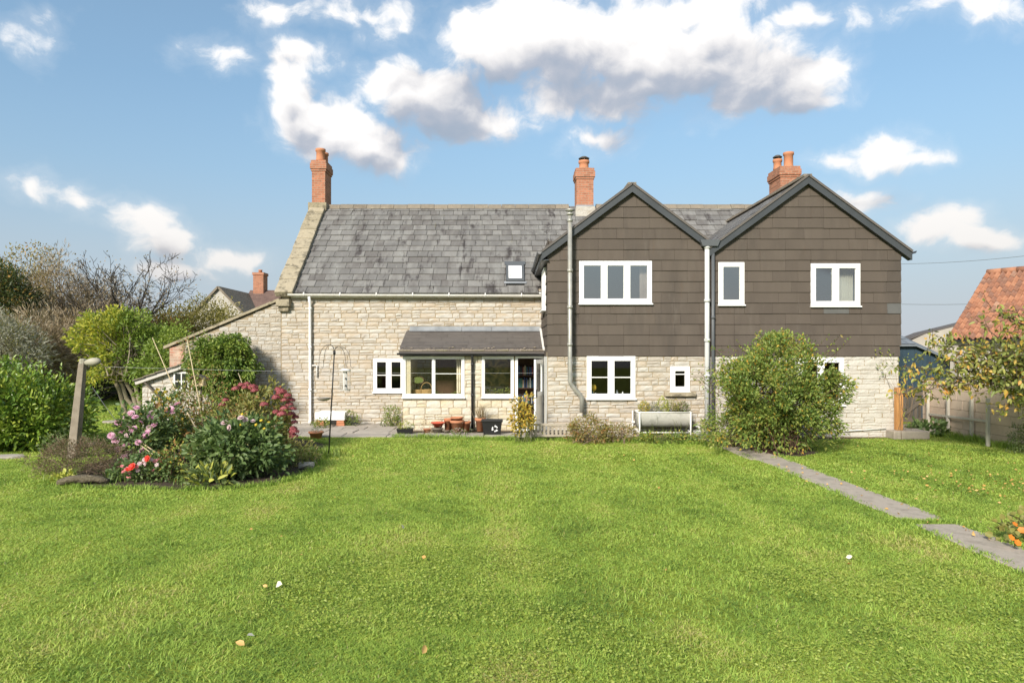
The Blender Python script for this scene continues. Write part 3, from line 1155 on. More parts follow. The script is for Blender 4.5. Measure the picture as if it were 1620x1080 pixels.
# main eaves gutter with brackets, and fascia
gutter((-6.05, YM - .20, ZE - .155), (XA - .02, YM - .20, ZE - .185), .06, M['pvc_dirty'])
for i in range(7):
    x = -5.6 + i * 1.02
    mb = MB()
    mb.tube([(x - .015, YM - .2, ZE - .165 - i * .004), (x + .015, YM - .2, ZE - .165 - i * .004)], .063, 10)
    mb.build('gutter_bracket', M['pvc_dirty'], house)
mb = MB()
mb.box(-6.0, XA, YM - .12, YM - .08, ZE - .25, ZE - .10)
mb.box(-6.0, XA, YM - .08, YM + .01, ZE - .25, ZE - .235)
mb.build('fascia', M['pvc_dirty'], house)

# ------------------------------------------------------------------ chimneys
def chimney(cx, cy, w, d, zb, zs, pots, lead=True, m='brick'):
    mb = MB()
    mb.box(cx - w / 2, cx + w / 2, cy - d / 2, cy + d / 2, zb, zs - .36)
    e = .026
    mb.box(cx - w / 2 - e, cx + w / 2 + e, cy - d / 2 - e, cy + d / 2 + e, zs - .36, zs - .29)
    mb.box(cx - w / 2 - 2 * e, cx + w / 2 + 2 * e, cy - d / 2 - 2 * e, cy + d / 2 + 2 * e, zs - .29, zs - .10)
    mb.box(cx - w / 2 - e, cx + w / 2 + e, cy - d / 2 - e, cy + d / 2 + e, zs - .10, zs)
    ch = mb.build('chimney', M[m], house)
    mb = MB()
    mb.add([(cx - w / 2, cy - d / 2, zs), (cx + w / 2, cy - d / 2, zs), (cx + w / 2, cy + d / 2, zs), (cx - w / 2, cy + d / 2, zs),
            (cx - w / 4, cy - d / 4, zs + .06), (cx + w / 4, cy - d / 4, zs + .06), (cx + w / 4, cy + d / 4, zs + .06), (cx - w / 4, cy + d / 4, zs + .06)],
           [(4, 5, 6, 7), (0, 1, 5, 4), (1, 2, 6, 5), (2, 3, 7, 6), (3, 0, 4, 7)])
    mb.build('flaunching', M['mortar'], ch)
    for (px, py, r, h, cap) in pots:
        mb = MB()
        mb.lathe((cx + px, cy + py, zs + .02), [(r * .95, 0), (r, .05), (r * .92, .1), (r * .9, h - .1), (r * 1.08, h - .08), (r * 1.08, h), (r * .8, h), (r * .75, h - .2)], 18)
        mb.build('chimney_pot', M['terracotta'], ch)
        if cap:
            mb = MB()
            mb.tube([(cx + px, cy + py, zs + h), (cx + px, cy + py, zs + h + .10)], r * .55, 12)
            mb.lathe((cx + px, cy + py, zs + h + .08), [(r * 1.05, 0), (r * 1.1, .02), (r * .5, .08), (0, .09)], 14)
            for k in range(4):
                a = k * PI / 2
                mb.tube([(cx + px + r * .8 * math.cos(a), cy + py + r * .8 * math.sin(a), zs + h - .02), (cx + px + r * .9 * math.cos(a), cy + py + r * .9 * math.sin(a), zs + h + .1)], .012, 5)
            mb.build('cowl', M['cowl'], ch)
    if lead:
        mb = MB()
        zl = zb + .45
        mb.box(cx - w / 2 - .02, cx + w / 2 + .02, cy - d / 2 - .02, cy + d / 2 + .02, zl, zl + .14)
        mb.build('lead_flashing', M['lead'], ch)
    return ch


chimney(-6.14, YR + .2, .44, .80, 6.3, 8.45, [(0.0, -.14, .155, .42, False), (.02, .25, .14, .40, False)], lead=False)
c2 = chimney(2.71, YR, .56, .60, 6.35, 8.16, [(0, 0, .17, .30, True)])
mb = MB()
mb.prism([(2.36, 6.3), (3.06, 6.3), (3.02, 6.85), (2.40, 6.85)], YR - .50, YR + .4)
mb.build('chimney_base', M['stone_rough'], house)
mb = MB()
mb.box(-6.46, -5.86, YR - .3, YR + .7, 6.75, 7.03)
mb.build('chimney_base', M['coping'], house)
chimney(9.42, YR, .62, .95, 6.2, 8.18, [(-.17, .12, .14, .36, True), (.10, -.12, .16, .52, False)], lead=False)


# ------------------------------------------------------------------ windows
def frame_box(mb, x0, x1, z0, z1, t, y0, y1, tb=None):
    tb = tb or t
    mb.box(x0, x0 + t, y0, y1, z0, z1)
    mb.box(x1 - t, x1, y0, y1, z0, z1)
    mb.box(x0 + t, x1 - t, y0, y1, z0, z0 + tb)
    mb.box(x0 + t, x1 - t, y0, y1, z1 - t, z1)
    return mb


def window(o, yf, lights, bar=None, name='window', g='glass', sill=True, frame=.055, sash=.055, opening=True, m='pvc', glass_plain=()):
    """casement window: outer frame with mullions, sashes, panes, glazing bars, sill"""
    x0, x1, z0, z1 = o
    y = yf
    mb = MB()
    frame_box(mb, x0, x1, z0, z1, frame, y - .012, y + .06)
    n = lights
    wl = (x1 - x0 - 2 * frame) / n
    for i in range(1, n):
        xm = x0 + frame + i * wl
        mb.box(xm - .02, xm + .02, y - .0095, y + .06, z0 + frame, z1 - frame)
    w = mk(name, mb.v, mb.f, M[m], house, bevel=.006)
    for i in range(n):
        a = x0 + frame + i * wl + (.02 if i else 0)
        b = x0 + frame + (i + 1) * wl - (.02 if i < n - 1 else 0)
        st = sash if i not in glass_plain else .02
        mb = MB()
        frame_box(mb, a + .004, b - .004, z0 + frame + .004, z1 - frame - .004, st, y - .026 if i not in glass_plain else y + .002, y + .045)
        sa = mk('sash', mb.v, mb.f, M[m], w, bevel=.006)
        a2, b2, c2_, d2 = a + .004 + st, b - .004 - st, z0 + frame + .004 + st, z1 - frame - .004 - st
        mb = MB()
        mb.box(a2 - .01, b2 + .01, y + .010, y + .022, c2_ - .01, d2 + .01)
        mb.build('pane', M[g], w)
        if bar:
            zb = c2_ + (d2 - c2_) * bar
            mb = MB()
            mb.box(a2 - .005, b2 + .005, y - .008, y + .0085, zb - .011, zb + .011)
            mb.build('glazing_bar', M[m], w)
    if sill:
        mb = MB()
        mb.box(x0 - .02, x1 + .02, y - .065, y + .04, z0 - .035, z0 - .001)
        mk('sill', mb.v, mb.f, M[m], w, bevel=.008)
    return w


yu = YF - .035
window(W_UP1, yu + .01, 3, g='glass_upper')
window(W_UP2, yu + .01, 1, g='glass_upper')
window(W_UP3, yu + .01, 2, g='glass_upper')
window(W_G1, YF - .02, 2, bar=.5)
window(W_G2, YF - .01, 1, bar=.8, sash=.06)
window(W_G3, YF - .01, 2)
window(W_M, YM - .01, 2, bar=.5, frame=.05)
# the window in the side of the clad wing (faces the porch roof)
mb = MB()
for (a, b, c, d) in ((SWY0, SWY0 + .06, SWZ0, SWZ1), (SWY1 - .06, SWY1, SWZ0, SWZ1), (SWY0 + .06, SWY1 - .06, SWZ0, SWZ0 + .06), (SWY0 + .06, SWY1 - .06, SWZ1 - .06, SWZ1), ((SWY0 + SWY1) / 2 - .04, (SWY0 + SWY1) / 2 + .04, SWZ0 + .06, SWZ1 - .06)):
    mb.box(XA - .035, XA + .06, a, b, c, d)
sw = mb.build('window', M['pvc'], house)
mb = MB()
mb.box(XA + .02, XA + .03, SWY0 + .05, SWY1 - .05, SWZ0 + .05, SWZ1 - .05)
mb.build('pane', M['glass_upper'], sw)
mb = MB()
mb.box(XA - .09, XA + .02, SWY0 - .03, SWY1 + .03, SWZ0 - .04, SWZ0 - .001)
mb.build('sill', M['pvc'], sw)
# stone sill under the little window
mb = MB()
mb.box(W_G2[0] - .14, W_G2[1] + .13, YF - .11, YF + .05, W_G2[2] - .115, W_G2[2] - .01)
mk('stone_sill', mb.v, mb.f, M['coping'], wing_wall, bevel=.015)
# curtains
def curtain(x0, x1, y, z0, z1, m, folds=6):
    mb = MB()
    n = folds * 4
    vs = []
    for j, z in enumerate((z0, z1)):
        for i in range(n + 1):
            vs.append((x0 + (x1 - x0) * i / n, y + .03 * math.sin(i * PI / 2 + j * .3), z))
    mb.add(vs, [(i, i + 1, n + 2 + i, n + 1 + i) for i in range(n)], True)
    return mb.build('curtain', M[m], house)


curtain(W_UP1[1] - .25, W_UP1[1] - .06, YF + .22, W_UP1[2] - .05, W_UP1[3] + .1, 'curtain_pink')
curtain(W_UP3[1] - .38, W_UP3[1] - .05, YF + .22, W_UP3[2] - .05, W_UP3[3] + .1, 'curtain')
curtain(W_UP1[0] + .02, W_UP1[0] + .10, YF + .24, W_UP1[2] - .05, W_UP1[3] + .1, 'curtain_pink', 3)

# ------------------------------------------------------------------ pipes
def pipe(pts, r, m, name='downpipe', collars=(), n=12):
    mb = MB()
    mb.tube(pts, r, n)
    p = mb.build(name, M[m], house)
    for (x, y, z) in collars:
        mb = MB()
        mb.tube([(x, y, z - .035), (x, y, z + .035)], r * 1.25, n)
        mb.build('collar', M[m], p)
    return p


pipe([(-5.46, YM - .2, 3.62), (-5.46, YM - .10, 3.45), (-5.46, YM - .09, .14), (-5.46, YM - .16, .06)], .038, 'pvc', collars=[(-5.46, YM - .09, z) for z in (1.0, 2.2, 3.3)])
pipe([(fx(1116.3), YF - .12, vz - .02), (fx(1116.3), YF - .12, .05)], .058, 'pvc_grey', 'soil_pipe', [(fx(1116.3), YF - .12, z) for z in (1.5, 2.35, 3.3, vz - .12)])
pipe([(fx(1126), YF - .10, vz - .08), (fx(1126), YF - .10, .05)], .040, 'dark_pipe', collars=[(fx(1126), YF - .10, z) for z in (1.3, 2.9)])
fl = pipe([(fx(900), YF - .26, fz(342)), (fx(900), YF - .26, fz(603)), (fx(903), YF - .26, fz(609)), (fx(916), YF - .20, fz(623)), (fx(919), YF - .19, fz(629)), (fx(919), YF - .19, fz(651))],
          .053, 'steel', 'flue', [(fx(900), YF - .26, fz(v)) for v in (352, 430, 487, 545)], 14)
mb = MB()
mb.lathe((fx(900), YF - .26, fz(344)), [(.075, 0), (.09, .05), (.05, .06), (.05, .10), (.12, .105), (.11, .14), (0, .17)], 14)
mb.build('cowl', M['steel'], fl)
for v in (505, 575):
    mb = MB()
    mb.box(fx(897), fx(903), YF - .25, YF - .01, fz(v) - .02, fz(v) + .02)
    mb.build('bracket', M['steel'], fl)
# meter cupboard outline, small light and waste pipe on the long wall
mb = MB()
mb.tube([(mx(494), YM - .06, mz(578)), (mx(502), YM - .06, mz(578)), (mx(502), YM - .06, mz(596))], .022, 8)
mb.build('waste_pipe', M['pvc_dirty'], house)
mb = MB()
mb.tube([(fx(998), YF - .08, fz(667)), (fx(1006), YF - .08, fz(667)), (fx(1006), YF + .02, fz(667))], .028, 8)
mb.tube([(fx(1096), YF - .08, fz(673)), (fx(1104), YF - .08, fz(674)), (fx(1104), YF - .06, fz(690))], .028, 8)
mb.build('waste_pipe', M['pvc_dirty'], house)

# ------------------------------------------------------------------ porch
porch_ops = [W_P1, W_P2, D_P]
PX0 = -2.63
pw = openings_wall('porch_wall', PX0, XA - .01, 0, 2.0, YP, .2, porch_ops, M['mortar'], house)
courses(PX0, XA - .02, .02, 1.99, YP, (.10, .19), (.2, .46), [grow(o, .003) for o in porch_ops], 'neat', 'stone_porch', pw, 12, dep=(.012, .022))
mb = MB()
mb.prism([(YP + .02, 0), (YM, 0), (YM, 2.62), (YP + .02, 2.02)], 0, .2)
vs = [(PX0 + v[1], v[0], v[2]) for v in mb.v]
mk('porch_side_wall', vs, [tuple(reversed(f)) for f in mb.f], M['stone_porch'], pw)
w = window(W_P1, YP - .015, 2, bar=None, frame=.06, sash=.03, glass_plain=(0, 1))
mb = MB()
mb.box((W_P1[0] + W_P1[1]) / 2 + .02, W_P1[1] - .1, YP - .004, YP + .006, 1.495, 1.51)
mb.build('glazing_bar', M['pvc'], w)
window(W_P2, YP - .015, 1, bar=None, frame=.06, sash=.03, glass_plain=(0,))
# door frame and open door leaf
mb = MB()
mb.box(D_P[0], D_P[0] + .07, YP - .012, YP + .08, .06, D_P[3])
mb.box(D_P[1] - .05, D_P[1], YP - .012, YP + .08, .06, D_P[3])
mb.box(D_P[0] + .07, D_P[1] - .05, YP - .012, YP + .08, D_P[3] - .06, D_P[3])
mb.box(D_P[0] - .02, D_P[1], YP - .05, YP + .1, .0, .06)
mk('door_frame', mb.v, mb.f, M['pvc'], house, bevel=.006)
hx, hy = D_P[1] - .06, YP - .02                    # hinge
ang = R(-97)
def dl(a, b, z):                                    # along the leaf from the hinge, across its thickness
    ux, uy = -math.cos(R(70)), -math.sin(R(70))
    return (hx + ux * a - uy * b, hy + uy * a + ux * b, z)
def dbox(mb, a0, a1, b0, b1, z0, z1):
    vs = [dl(a, b, z) for z in (z0, z1) for (a, b) in ((a0, b0), (a1, b0), (a1, b1), (a0, b1))]
    return mb.add(vs, [(0, 3, 2, 1), (4, 5, 6, 7), (0, 1, 5, 4), (1, 2, 6, 5), (2, 3, 7, 6), (3, 0, 4, 7)])
mb = MB()
dw, dt = .66, .045
dbox(mb, 0, .09, 0, dt, .08, 1.88)
dbox(mb, dw - .09, dw, 0, dt, .08, 1.88)
dbox(mb, .09, dw - .09, 0, dt, 1.78, 1.88)
dbox(mb, .09, dw - .09, 0, dt, .95, 1.05)
dbox(mb, .09, dw - .09, 0, dt, .08, .26)
door = mb.build('door', M['pvc'], house)
mb = MB()
dbox(mb, .09, dw - .09, .012, .034, .26, .95)
mb.build('door_panel', M['pvc_dirty'], door)
mb = MB()
dbox(mb, .09, dw - .09, .018, .026, 1.05, 1.78)
mb.build('pane', M['glass'], door)
mb = MB()
dbox(mb, dw - .07, dw - .02, -.02, dt + .02, .92, 1.12)
dbox(mb, dw - .15, dw - .05, -.05, -.02, 1.0, 1.02)
mb.build('handle', M['black_pipe'], door)
# porch roof: deck, slates, mossy last course, gutter, lead
def pp(x, t, up=0.0):
    y0, z0, y1, z1 = YP - .17, 2.07, YM, 2.70
    return (x, y0 + (y1 - y0) * t, z0 + (z1 - z0) * t + up)
mb = MB()
mb.add([pp(PX0 - .08, 0), pp(XA, 0), pp(XA, 1), pp(PX0 - .08, 1), pp(PX0 - .08, 0, -.05), pp(XA, 0, -.05), pp(XA, 1, -.05), pp(PX0 - .08, 1, -.05)],
       [(0, 1, 2, 3), (7, 6, 5, 4), (0, 4, 5, 1), (3, 7, 4, 0)])
proof = mb.build('porch_roof', M['slate_porch'], house)
nr = 6
for r_ in range(nr):
    x = PX0 - .10 - (.15 if r_ % 2 else 0)
    while x < XA - .05:
        wv = .60 if r_ > 1 else .32
        a, b = max(x, PX0 - .10), min(x + wv, XA - .01)
        x += wv
        if b - a < .05:
            continue
        t0, t1 = r_ / nr * .92, (r_ + 1.15) / nr * .92
        if r_ <= 0:
            t1 = .1
        u0 = .028 + rg.uniform(0, .008) + (.018 if r_ == 0 else 0)
        vs = [pp(a + .003, t0, u0), pp(b - .003, t0, u0), pp(b - .003, t1, .008), pp(a + .003, t1, .008), pp(a + .003, t0, u0 - .022), pp(b - .003, t0, u0 - .022)]
        mk('porch_slate', vs, [(0, 1, 2, 3), (1, 0, 4, 5)], M['moss_slate' if r_ < 1 else 'slate_porch'], proof)
mb = MB()
for x in np.arange(PX0, XA - .1, .045):
    if random.random() < .55:
        t = random.uniform(.06, .17)
        sz = random.uniform(.010, .028)
        mb.lathe(pp(x, t, .02), [(sz, 0), (sz * .8, sz * .6), (0, sz)], 6, True, 1.4)
tag(mb.build('moss', M['moss_slate'], proof), kind='stuff')
for (a, b) in ((PX0 - .02, -1.18), (-1.17, -.34), (-.33, XA - .02)):
    mb = MB()
    dzz = rg.uniform(0, .004)
    mb.add([pp(a, .88, .034), pp(b, .88, .034), (b, YM - .035, 2.70 + dzz), (a, YM - .035, 2.70 + dzz), (b, YM - .035, 2.80 + dzz), (a, YM - .035, 2.80 + dzz)], [(0, 1, 2, 3), (3, 2, 4, 5)])
    mb.build('lead_flashing', M['lead'], proof)
mb = MB()
mb.bar(pp(XA - .015, 0, .06), pp(XA - .015, .95, .06), .05, .05)
mb.build('verge_mortar', M['pvc_dirty'], proof)
gutter((PX0 - .12, YP - .215, 2.045), (XA - .02, YP - .215, 2.035), .05, M['black_pipe'])
mb = MB()
mb.box(PX0 - .06, XA - .02, YP - .15, YP - .12, 1.96, 2.05)
mb.build('fascia', M['black_pipe'], house)
mb = MB()
mb.box(PX0 - .04, XA - .02, YP - .12, YP + .1, 1.985, 2.0)
mb.build('soffit', M['pvc'], house)
mb = MB()
mb.add([pp(PX0 + .2, .18, -.075), pp(XA - .01, .18, -.075), pp(XA - .01, .99, -.075), pp(PX0 + .2, .99, -.075)], [(3, 2, 1, 0)])
mb.build('ceiling', M['pvc'], proof)  # white underside, added to bounce light into the porch
pipe([(pxx(747.5), YP - .21, 2.0), (pxx(747.5), YP - .10, 1.90), (pxx(747.5), YP - .08, 1.8), (pxx(747.5), YP - .08, .05)], .034, 'black_pipe', collars=[(pxx(747.5), YP - .08, z) for z in (.95, 1.75)])
# porch inside: floor made pale to bounce light, a timber partition with curtain, window board
mb = MB()
mb.box(PX0 + .2, XA, YP + .2, YM, .0, .06)
mb.build('porch_floor', M['interior_pale'], house)
mb = MB()
mb.box(PX0 + .2, pxx(735), YP + .2, YP + .45, W_P1[2] - .03, W_P1[2] - .0)
mb.box(pxx(760), pxx(814), YP + .2, YP + .45, W_P1[2] - .03, W_P1[2] - .0)
mb.build('window_board', M['pvc_dirty'], house)
lay_stones(310, hidden=lambda x, z, y: (y == YM and PX0 - .1 < x and z < 2.75) or (y == YF and 5.6 < x < 8.0) or (y == YM and x < -6.3 and z < 1.3))
# ------------------------------------------------------------------ ground, path, paving
mat('soil', ramp_of((.045, .032, .022), (.085, .062, .043)), scale=8, rough=1, bump=.03, bscale=30)
mat('concrete', ramp_of((.28, .24, .195), (.39, .34, .28), (.33, .285, .235)), scale=4, rough=.95, bump=.008, bscale=60,
    stain=[(2.2, .5, .72, (.20, .19, .155), .6), (14, .58, .75, (.17, .15, .125), .5), (5, .62, .76, (.46, .44, .41), .5)])
mat('paving', ramp_of((.27, .235, .20), (.38, .345, .30), (.31, .275, .24)), src='both', scale=3, rough=.95, bump=.008, bscale=40,
    stain=[(3, .52, .72, (.18, .165, .13), .6)])
mat('block', ramp_of((.52, .40, .30), (.62, .50, .39), (.56, .44, .33)), src='both', scale=4, rough=.95, bump=.012, bscale=40, stain=[(3, .55, .75, (.22, .19, .15), .5)])
mat('pantile', ramp_of((.22, .10, .06), (.36, .175, .105), (.28, .13, .08), (.20, .11, .08), (.40, .24, .165)), src='both', scale=3, rough=.85, spec=.2, bump=.004, bscale=30,
    stain=[(5, .58, .74, (.38, .27, .20), .6), (2.5, .6, .75, (.14, .075, .05), .6)])
mat('blue_board', ramp_of((.022, .042, .062), (.035, .062, .086)), src='both', scale=5, rough=.7)
mat('slate_blue', ramp_of((.11, .13, .15), (.20, .225, .25)), src='both', scale=3, rough=.7, bump=.006)
mat('lawn_base', ramp_of((.17, .22, .035), (.25, .30, .045), (.27, .30, .07)), scale=2.5, rough=1, spec=.05, bump=.03, bscale=25,
    stain=[(.5, .55, .8, (.085, .11, .025), .5)])

PATH = (4.87, 5.42)
g = 900
mb = MB()
mb.add([(-g, -60, 0), (g, -60, 0), (g, 1500, 0), (-g, 1500, 0)], [(0, 1, 2, 3)])
lawn = tag(mb.build('lawn', M['lawn_base']), kind='structure')

path = link('path', None, None, (5.1, 8, 0), kind='structure')
def slab(name, pts, z, m, parent, th=.05, bev=.008, jit=.0):
    pts = [(x + random.uniform(-jit, jit), y + random.uniform(-jit, jit)) for x, y in pts]
    n = len(pts)
    vs = [(x, y, z) for x, y in pts] + [(x, y, z - th) for x, y in pts]
    fs = [tuple(range(n)), tuple(range(2 * n - 1, n - 1, -1))] + [((i + 1) % n, i, i + n, (i + 1) % n + n) for i in range(n)]
    return mk(name, vs, fs, M[m], parent, bevel=bev)
def strip(x0, x1, y0, y1, n, jit):
    ys = np.linspace(y0, y1, n)
    return [(x0 + random.uniform(-jit, jit), y) for y in ys[::-1]] + [(x1 + random.uniform(-jit, jit), y) for y in ys]
for (a, b) in ((5.2, 8.12), (8.34, 13.1)):
    slab('paving_slab', strip(PATH[0], PATH[1], a, b, 14, .035), .018, 'concrete', path, .08)
slab('paving_slab', strip(PATH[0] - .15, PATH[1], 13.1, 16.3, 8, .03), .012, 'concrete', path, .06)

patio = link('patio', None, None, (-4, 18, 0), kind='structure')
rg = random.Random(5)
y = 16.55
while y < YM - .1:
    dy = rg.uniform(.55, .8)
    y2 = min(y + dy, YM - .02)
    xlim = 1.0 if y2 <= YP else PX0
    x = -8.0 + rg.uniform(0, .4)
    while x < xlim:
        w_ = rg.uniform(.6, 1.15)
        x2 = min(x + w_, xlim)
        if x2 - x > .15 and y2 - y > .1:
            slab('paving_slab', [(x + .012, y + .012), (x2 - .012, y + .012), (x2 - .012, y2 - .012), (x + .012, y2 - .012)], .03 + rg.uniform(0, .012), 'paving', patio, .05, .01, .012)
        x = x2
    y = y2
slab('paving_base', [(-8.1, 16.6), (1.0, 16.6), (1.0, YP), (PX0, YP), (PX0, YM), (-8.1, YM)], .006, 'soil', patio, .02, 0)
# soil of the island bed and of the border along the wing
BED = [(-7.1, 10.75), (-6.4, 10.35), (-5.4, 10.25), (-4.3, 10.2), (-3.6, 10.6), (-3.3, 11.6), (-3.5, 13.2), (-3.9, 15.2), (-5.0, 16.4), (-7.0, 16.2), (-7.6, 14.2), (-7.5, 12.2)]
slab('flower_bed', BED, .02, 'soil', None, .04, 0)['kind'] = 'structure'
slab('border', [(-.1, 16.15), (2.0, 15.95), (4.6, 15.4), (5.1, 13.7), (5.9, 13.55), (6.5, 14.0), (6.7, 16.1), (9.4, 16.35), (9.6, YF), (-.1, YF)], .008, 'soil', None, .02, 0)['kind'] = 'structure'

# ------------------------------------------------------------------ lawn grass
def inpoly(px_, py_, poly):
    ins = np.zeros(len(px_), bool)
    n = len(poly)
    for i in range(n):
        x1, y1 = poly[i]
        x2, y2 = poly[(i + 1) % n]
        c = ((y1 > py_) != (y2 > py_)) & (px_ < (x2 - x1) * (py_ - y1) / (y2 - y1 + 1e-12) + x1)
        ins ^= c
    return ins


class Noise2:
    def __init__(s, seed, n=256):
        s.g = np.random.default_rng(seed).random((n, n))
        s.n = n

    def one(s, x, y):
        xi, yi = np.floor(x).astype(int), np.floor(y).astype(int)
        fx_, fy_ = x - xi, y - yi
        fx_, fy_ = fx_ * fx_ * (3 - 2 * fx_), fy_ * fy_ * (3 - 2 * fy_)
        n = s.n
        a, b = s.g[xi % n, yi % n], s.g[(xi + 1) % n, yi % n]
        c, d = s.g[xi % n, (yi + 1) % n], s.g[(xi + 1) % n, (yi + 1) % n]
        return (a * (1 - fx_) + b * fx_) * (1 - fy_) + (c * (1 - fx_) + d * fx_) * fy_

    def __call__(s, x, y, sc, oc=4):
        t, am, tot = 0, 1.0, 0
        for i in range(oc):
            t = t + am * s.one(x * sc + 17 * i, y * sc + 31 * i)
            tot += am
            am *= .55
            sc *= 2.03
        return t / tot


NZ = Noise2(4)
NZ2 = Noise2(9)


def grass_mat():
    m = bpy.data.materials.new('grass')
    m.use_nodes = True
    nt = m.node_tree
    N = NT(nt)
    b = nt.nodes['Principled BSDF']
    a = N.n('ShaderNodeAttribute', attribute_name='tint')
    col = N.ramp(a.outputs['Fac'], [(0, (.115, .195, .038)), (.25, (.235, .355, .06)), (.5, (.35, .485, .09)), (.72, (.445, .545, .115)), (.88, (.46, .44, .13)), (1, (.56, .48, .28))])
    N.l(col, b.inputs['Base Color'])
    b.inputs['Roughness'].default_value = .55
    b.inputs['Specular IOR Level'].default_value = .25
    tr = N.n('ShaderNodeBsdfTranslucent')
    N.l(N.mix(1.0, col, (1.15, 1.15, .9), 'MULTIPLY'), tr.inputs[0])
    ms = N.n('ShaderNodeMixShader')
    ms.inputs[0].default_value = .35
    N.l(b.outputs[0], ms.inputs[1])
    N.l(tr.outputs[0], ms.inputs[2])
    N.l(ms.outputs[0], nt.nodes['Material Output'].inputs[0])
    MATS['grass'] = m


grass_mat()
gr_ = np.random.default_rng(1)


def grass_region(y0, y1, dens, L, W, xfun, extra=None):
    xw0, xw1 = xfun(y0, y1)
    n = int((xw1 - xw0) * (y1 - y0) * dens)
    x = gr_.uniform(xw0, xw1, n)
    y = gr_.uniform(y0, y1, n)
    keep = (np.abs(x) < y * .78 + .5) | (gr_.random(n) < .42)
    onpath = (x > PATH[0] + .02 + .03 * (NZ(x, y, 5, 2) - .3)) & (x < PATH[1] - .02 + .10 * (NZ(x, y, 6, 2) - .6)) & ~((y > 8.13) & (y < 8.33))
    keep &= ~onpath
    keep &= ~inpoly(x, y, [(a * 1.0, b) for a, b in BED])
    edge = 16.15 - .35 * NZ(x, y * 0, .8, 3)
    edge = np.where(x > -.1, np.interp(x, [-.1, 2.0, 4.4, 5.1, 5.9, 6.4, 6.6, 9.4, 12], [16.1, 15.9, 15.35, 13.65, 13.5, 13.9, 16.1, 16.42, 16.5]), 16.68 - .12 * NZ(x, y * 0, 1.7, 3))
    edge = np.where(x > 9.4, 17.2, edge)
    edge = np.where(x < -8.0, 60, edge)
    keep &= (y < edge) & (x < 10.9)
    if extra is not None:
        keep &= extra(x, y)
    x, y = x[keep], y[keep]
    return x, y


GV = []
def lay_grass(x, y, L, W):
    n = len(x)
    patch = NZ(x, y, .55, 4)
    fine = NZ2(x, y, 3.2, 3)
    tuft = NZ2(x + 40, y, 1.4, 3)
    h = L * (.55 + .9 * tuft) * gr_.uniform(.55, 1.25, n)
    stripe = np.clip(.5 + 1.2 * np.sin((x + .02 * y) * 2 * PI / 1.05 + NZ(x, y, .6, 2)), 0, 1) + .5 * np.sin((x + .04 * y) * 2 * PI / 1.5)
    tint = .20 + .5 * (patch - .5) * 1.4 + .55 * (fine - .15) + .11 * (stripe - .1) + gr_.normal(0, .17, n) + .04
    # worn, drier spots
    for (cx, cy, r_, am) in ((1.33, 4.95, .22, .8), (1.3, 5.9, .4, .25), (-.2, 6.2, .5, .2), (-1.1, 7.4, .4, .2)):
        tint += am * np.exp(-((x - cx) ** 2 + (y - cy) ** 2 * .6) / r_ ** 2) * gr_.random(n)
    straw = gr_.random(n) < .012
    tint = np.where(straw, gr_.uniform(.85, 1, n), np.clip(tint, 0, .92))
    lean = gr_.uniform(0, 2 * PI, n)
    lx = NZ(x, y, .9, 2) - .5
    d = np.stack([np.cos(lean) * .75 + lx * 1.2, np.sin(lean) * .75 + (NZ2(x, y, .9, 2) - .5) * 1.2, np.full(n, .68)], 1)
    return np.stack([x, y, np.zeros(n)], 1), d, h, W * gr_.uniform(.7, 1.3, n), tint


P_, D_, H_, W_, T_ = [], [], [], [], []
bands = [(3.6, 5.2, 6800, .043, .0056), (5.2, 7, 5400, .042, .0064), (7, 9.5, 4000, .040, .0075), (9.5, 12.5, 2300, .042, .0100), (12.5, 17.4, 1300, .042, .0135)]
for (y0, y1, de, L, W) in bands:
    x, y = grass_region(y0, y1, de, L, W, lambda a, b: (-b * .8 - 2.6, min(b * .8 + 2.2, 10.9)))
    for lst, v in zip((P_, D_, H_, W_, T_), lay_grass(x, y, L, W)):
        lst.append(v)
# back lawn beyond the hedge
x, y = grass_region(17.4, 30, 260, .06, .03, lambda a, b: (-20, -9.7), lambda x, y: x > -y * .8)
for lst, v in zip((P_, D_, H_, W_, T_), lay_grass(x, y, .06, .028)):
    lst.append(v)
P_, D_, H_, W_, T_ = [np.concatenate(q) for q in (P_, D_, H_, W_, T_)]
o = blades('grass', gr_, P_, D_, H_, W_, M['grass'], None, .55, attr=T_, loc=(0, 0, 0))
tag(o, kind='stuff')
print('grass blades', len(P_))
# long grass at edges: along the paving, round posts, by the path, along the border
xs, ys, hs = [], [], []
def tuft(cx, cy, n, sp, h):
    xs.append(gr_.normal(cx, sp, n)); ys.append(gr_.normal(cy, sp * .7, n)); hs.append(gr_.uniform(.5, 1.2, n) * h)
for i in range(150):
    x_ = gr_.uniform(-2.6, 4.7)
    tuft(x_, float(np.interp(x_, [-2.6, -.1, 2, 4.6], [16.6, 16.1, 15.9, 15.3])) + gr_.normal(0, .08), 40, .10, gr_.uniform(.08, .17))
for i in range(420):
    yy = gr_.uniform(4, 14)
    tuft(gr_.uniform(-.7, .7) * yy * .95 if yy > 6 else gr_.uniform(-3.5, 3.5), yy, 16, .05, gr_.uniform(.045, .085))
for i in range(60):
    tuft(gr_.uniform(9.0, 10.9), gr_.uniform(16.6, 17.6), 30, .1, .14)
for i in range(80):
    yy = gr_.uniform(12.6, 17.6)
    tuft(10.85 + gr_.normal(0, .06), yy, 40, .09, gr_.uniform(.12, .3))
for i in range(130):
    yy = gr_.uniform(5.3, 13)
    tuft(PATH[gr_.integers(2)] + gr_.normal(0, .05), yy, 30, .06, gr_.uniform(.05, .10))
for i in range(30):
    tuft(gr_.uniform(4.85, 5.45), 8.23 + gr_.normal(0, .03), 30, .05, .07)
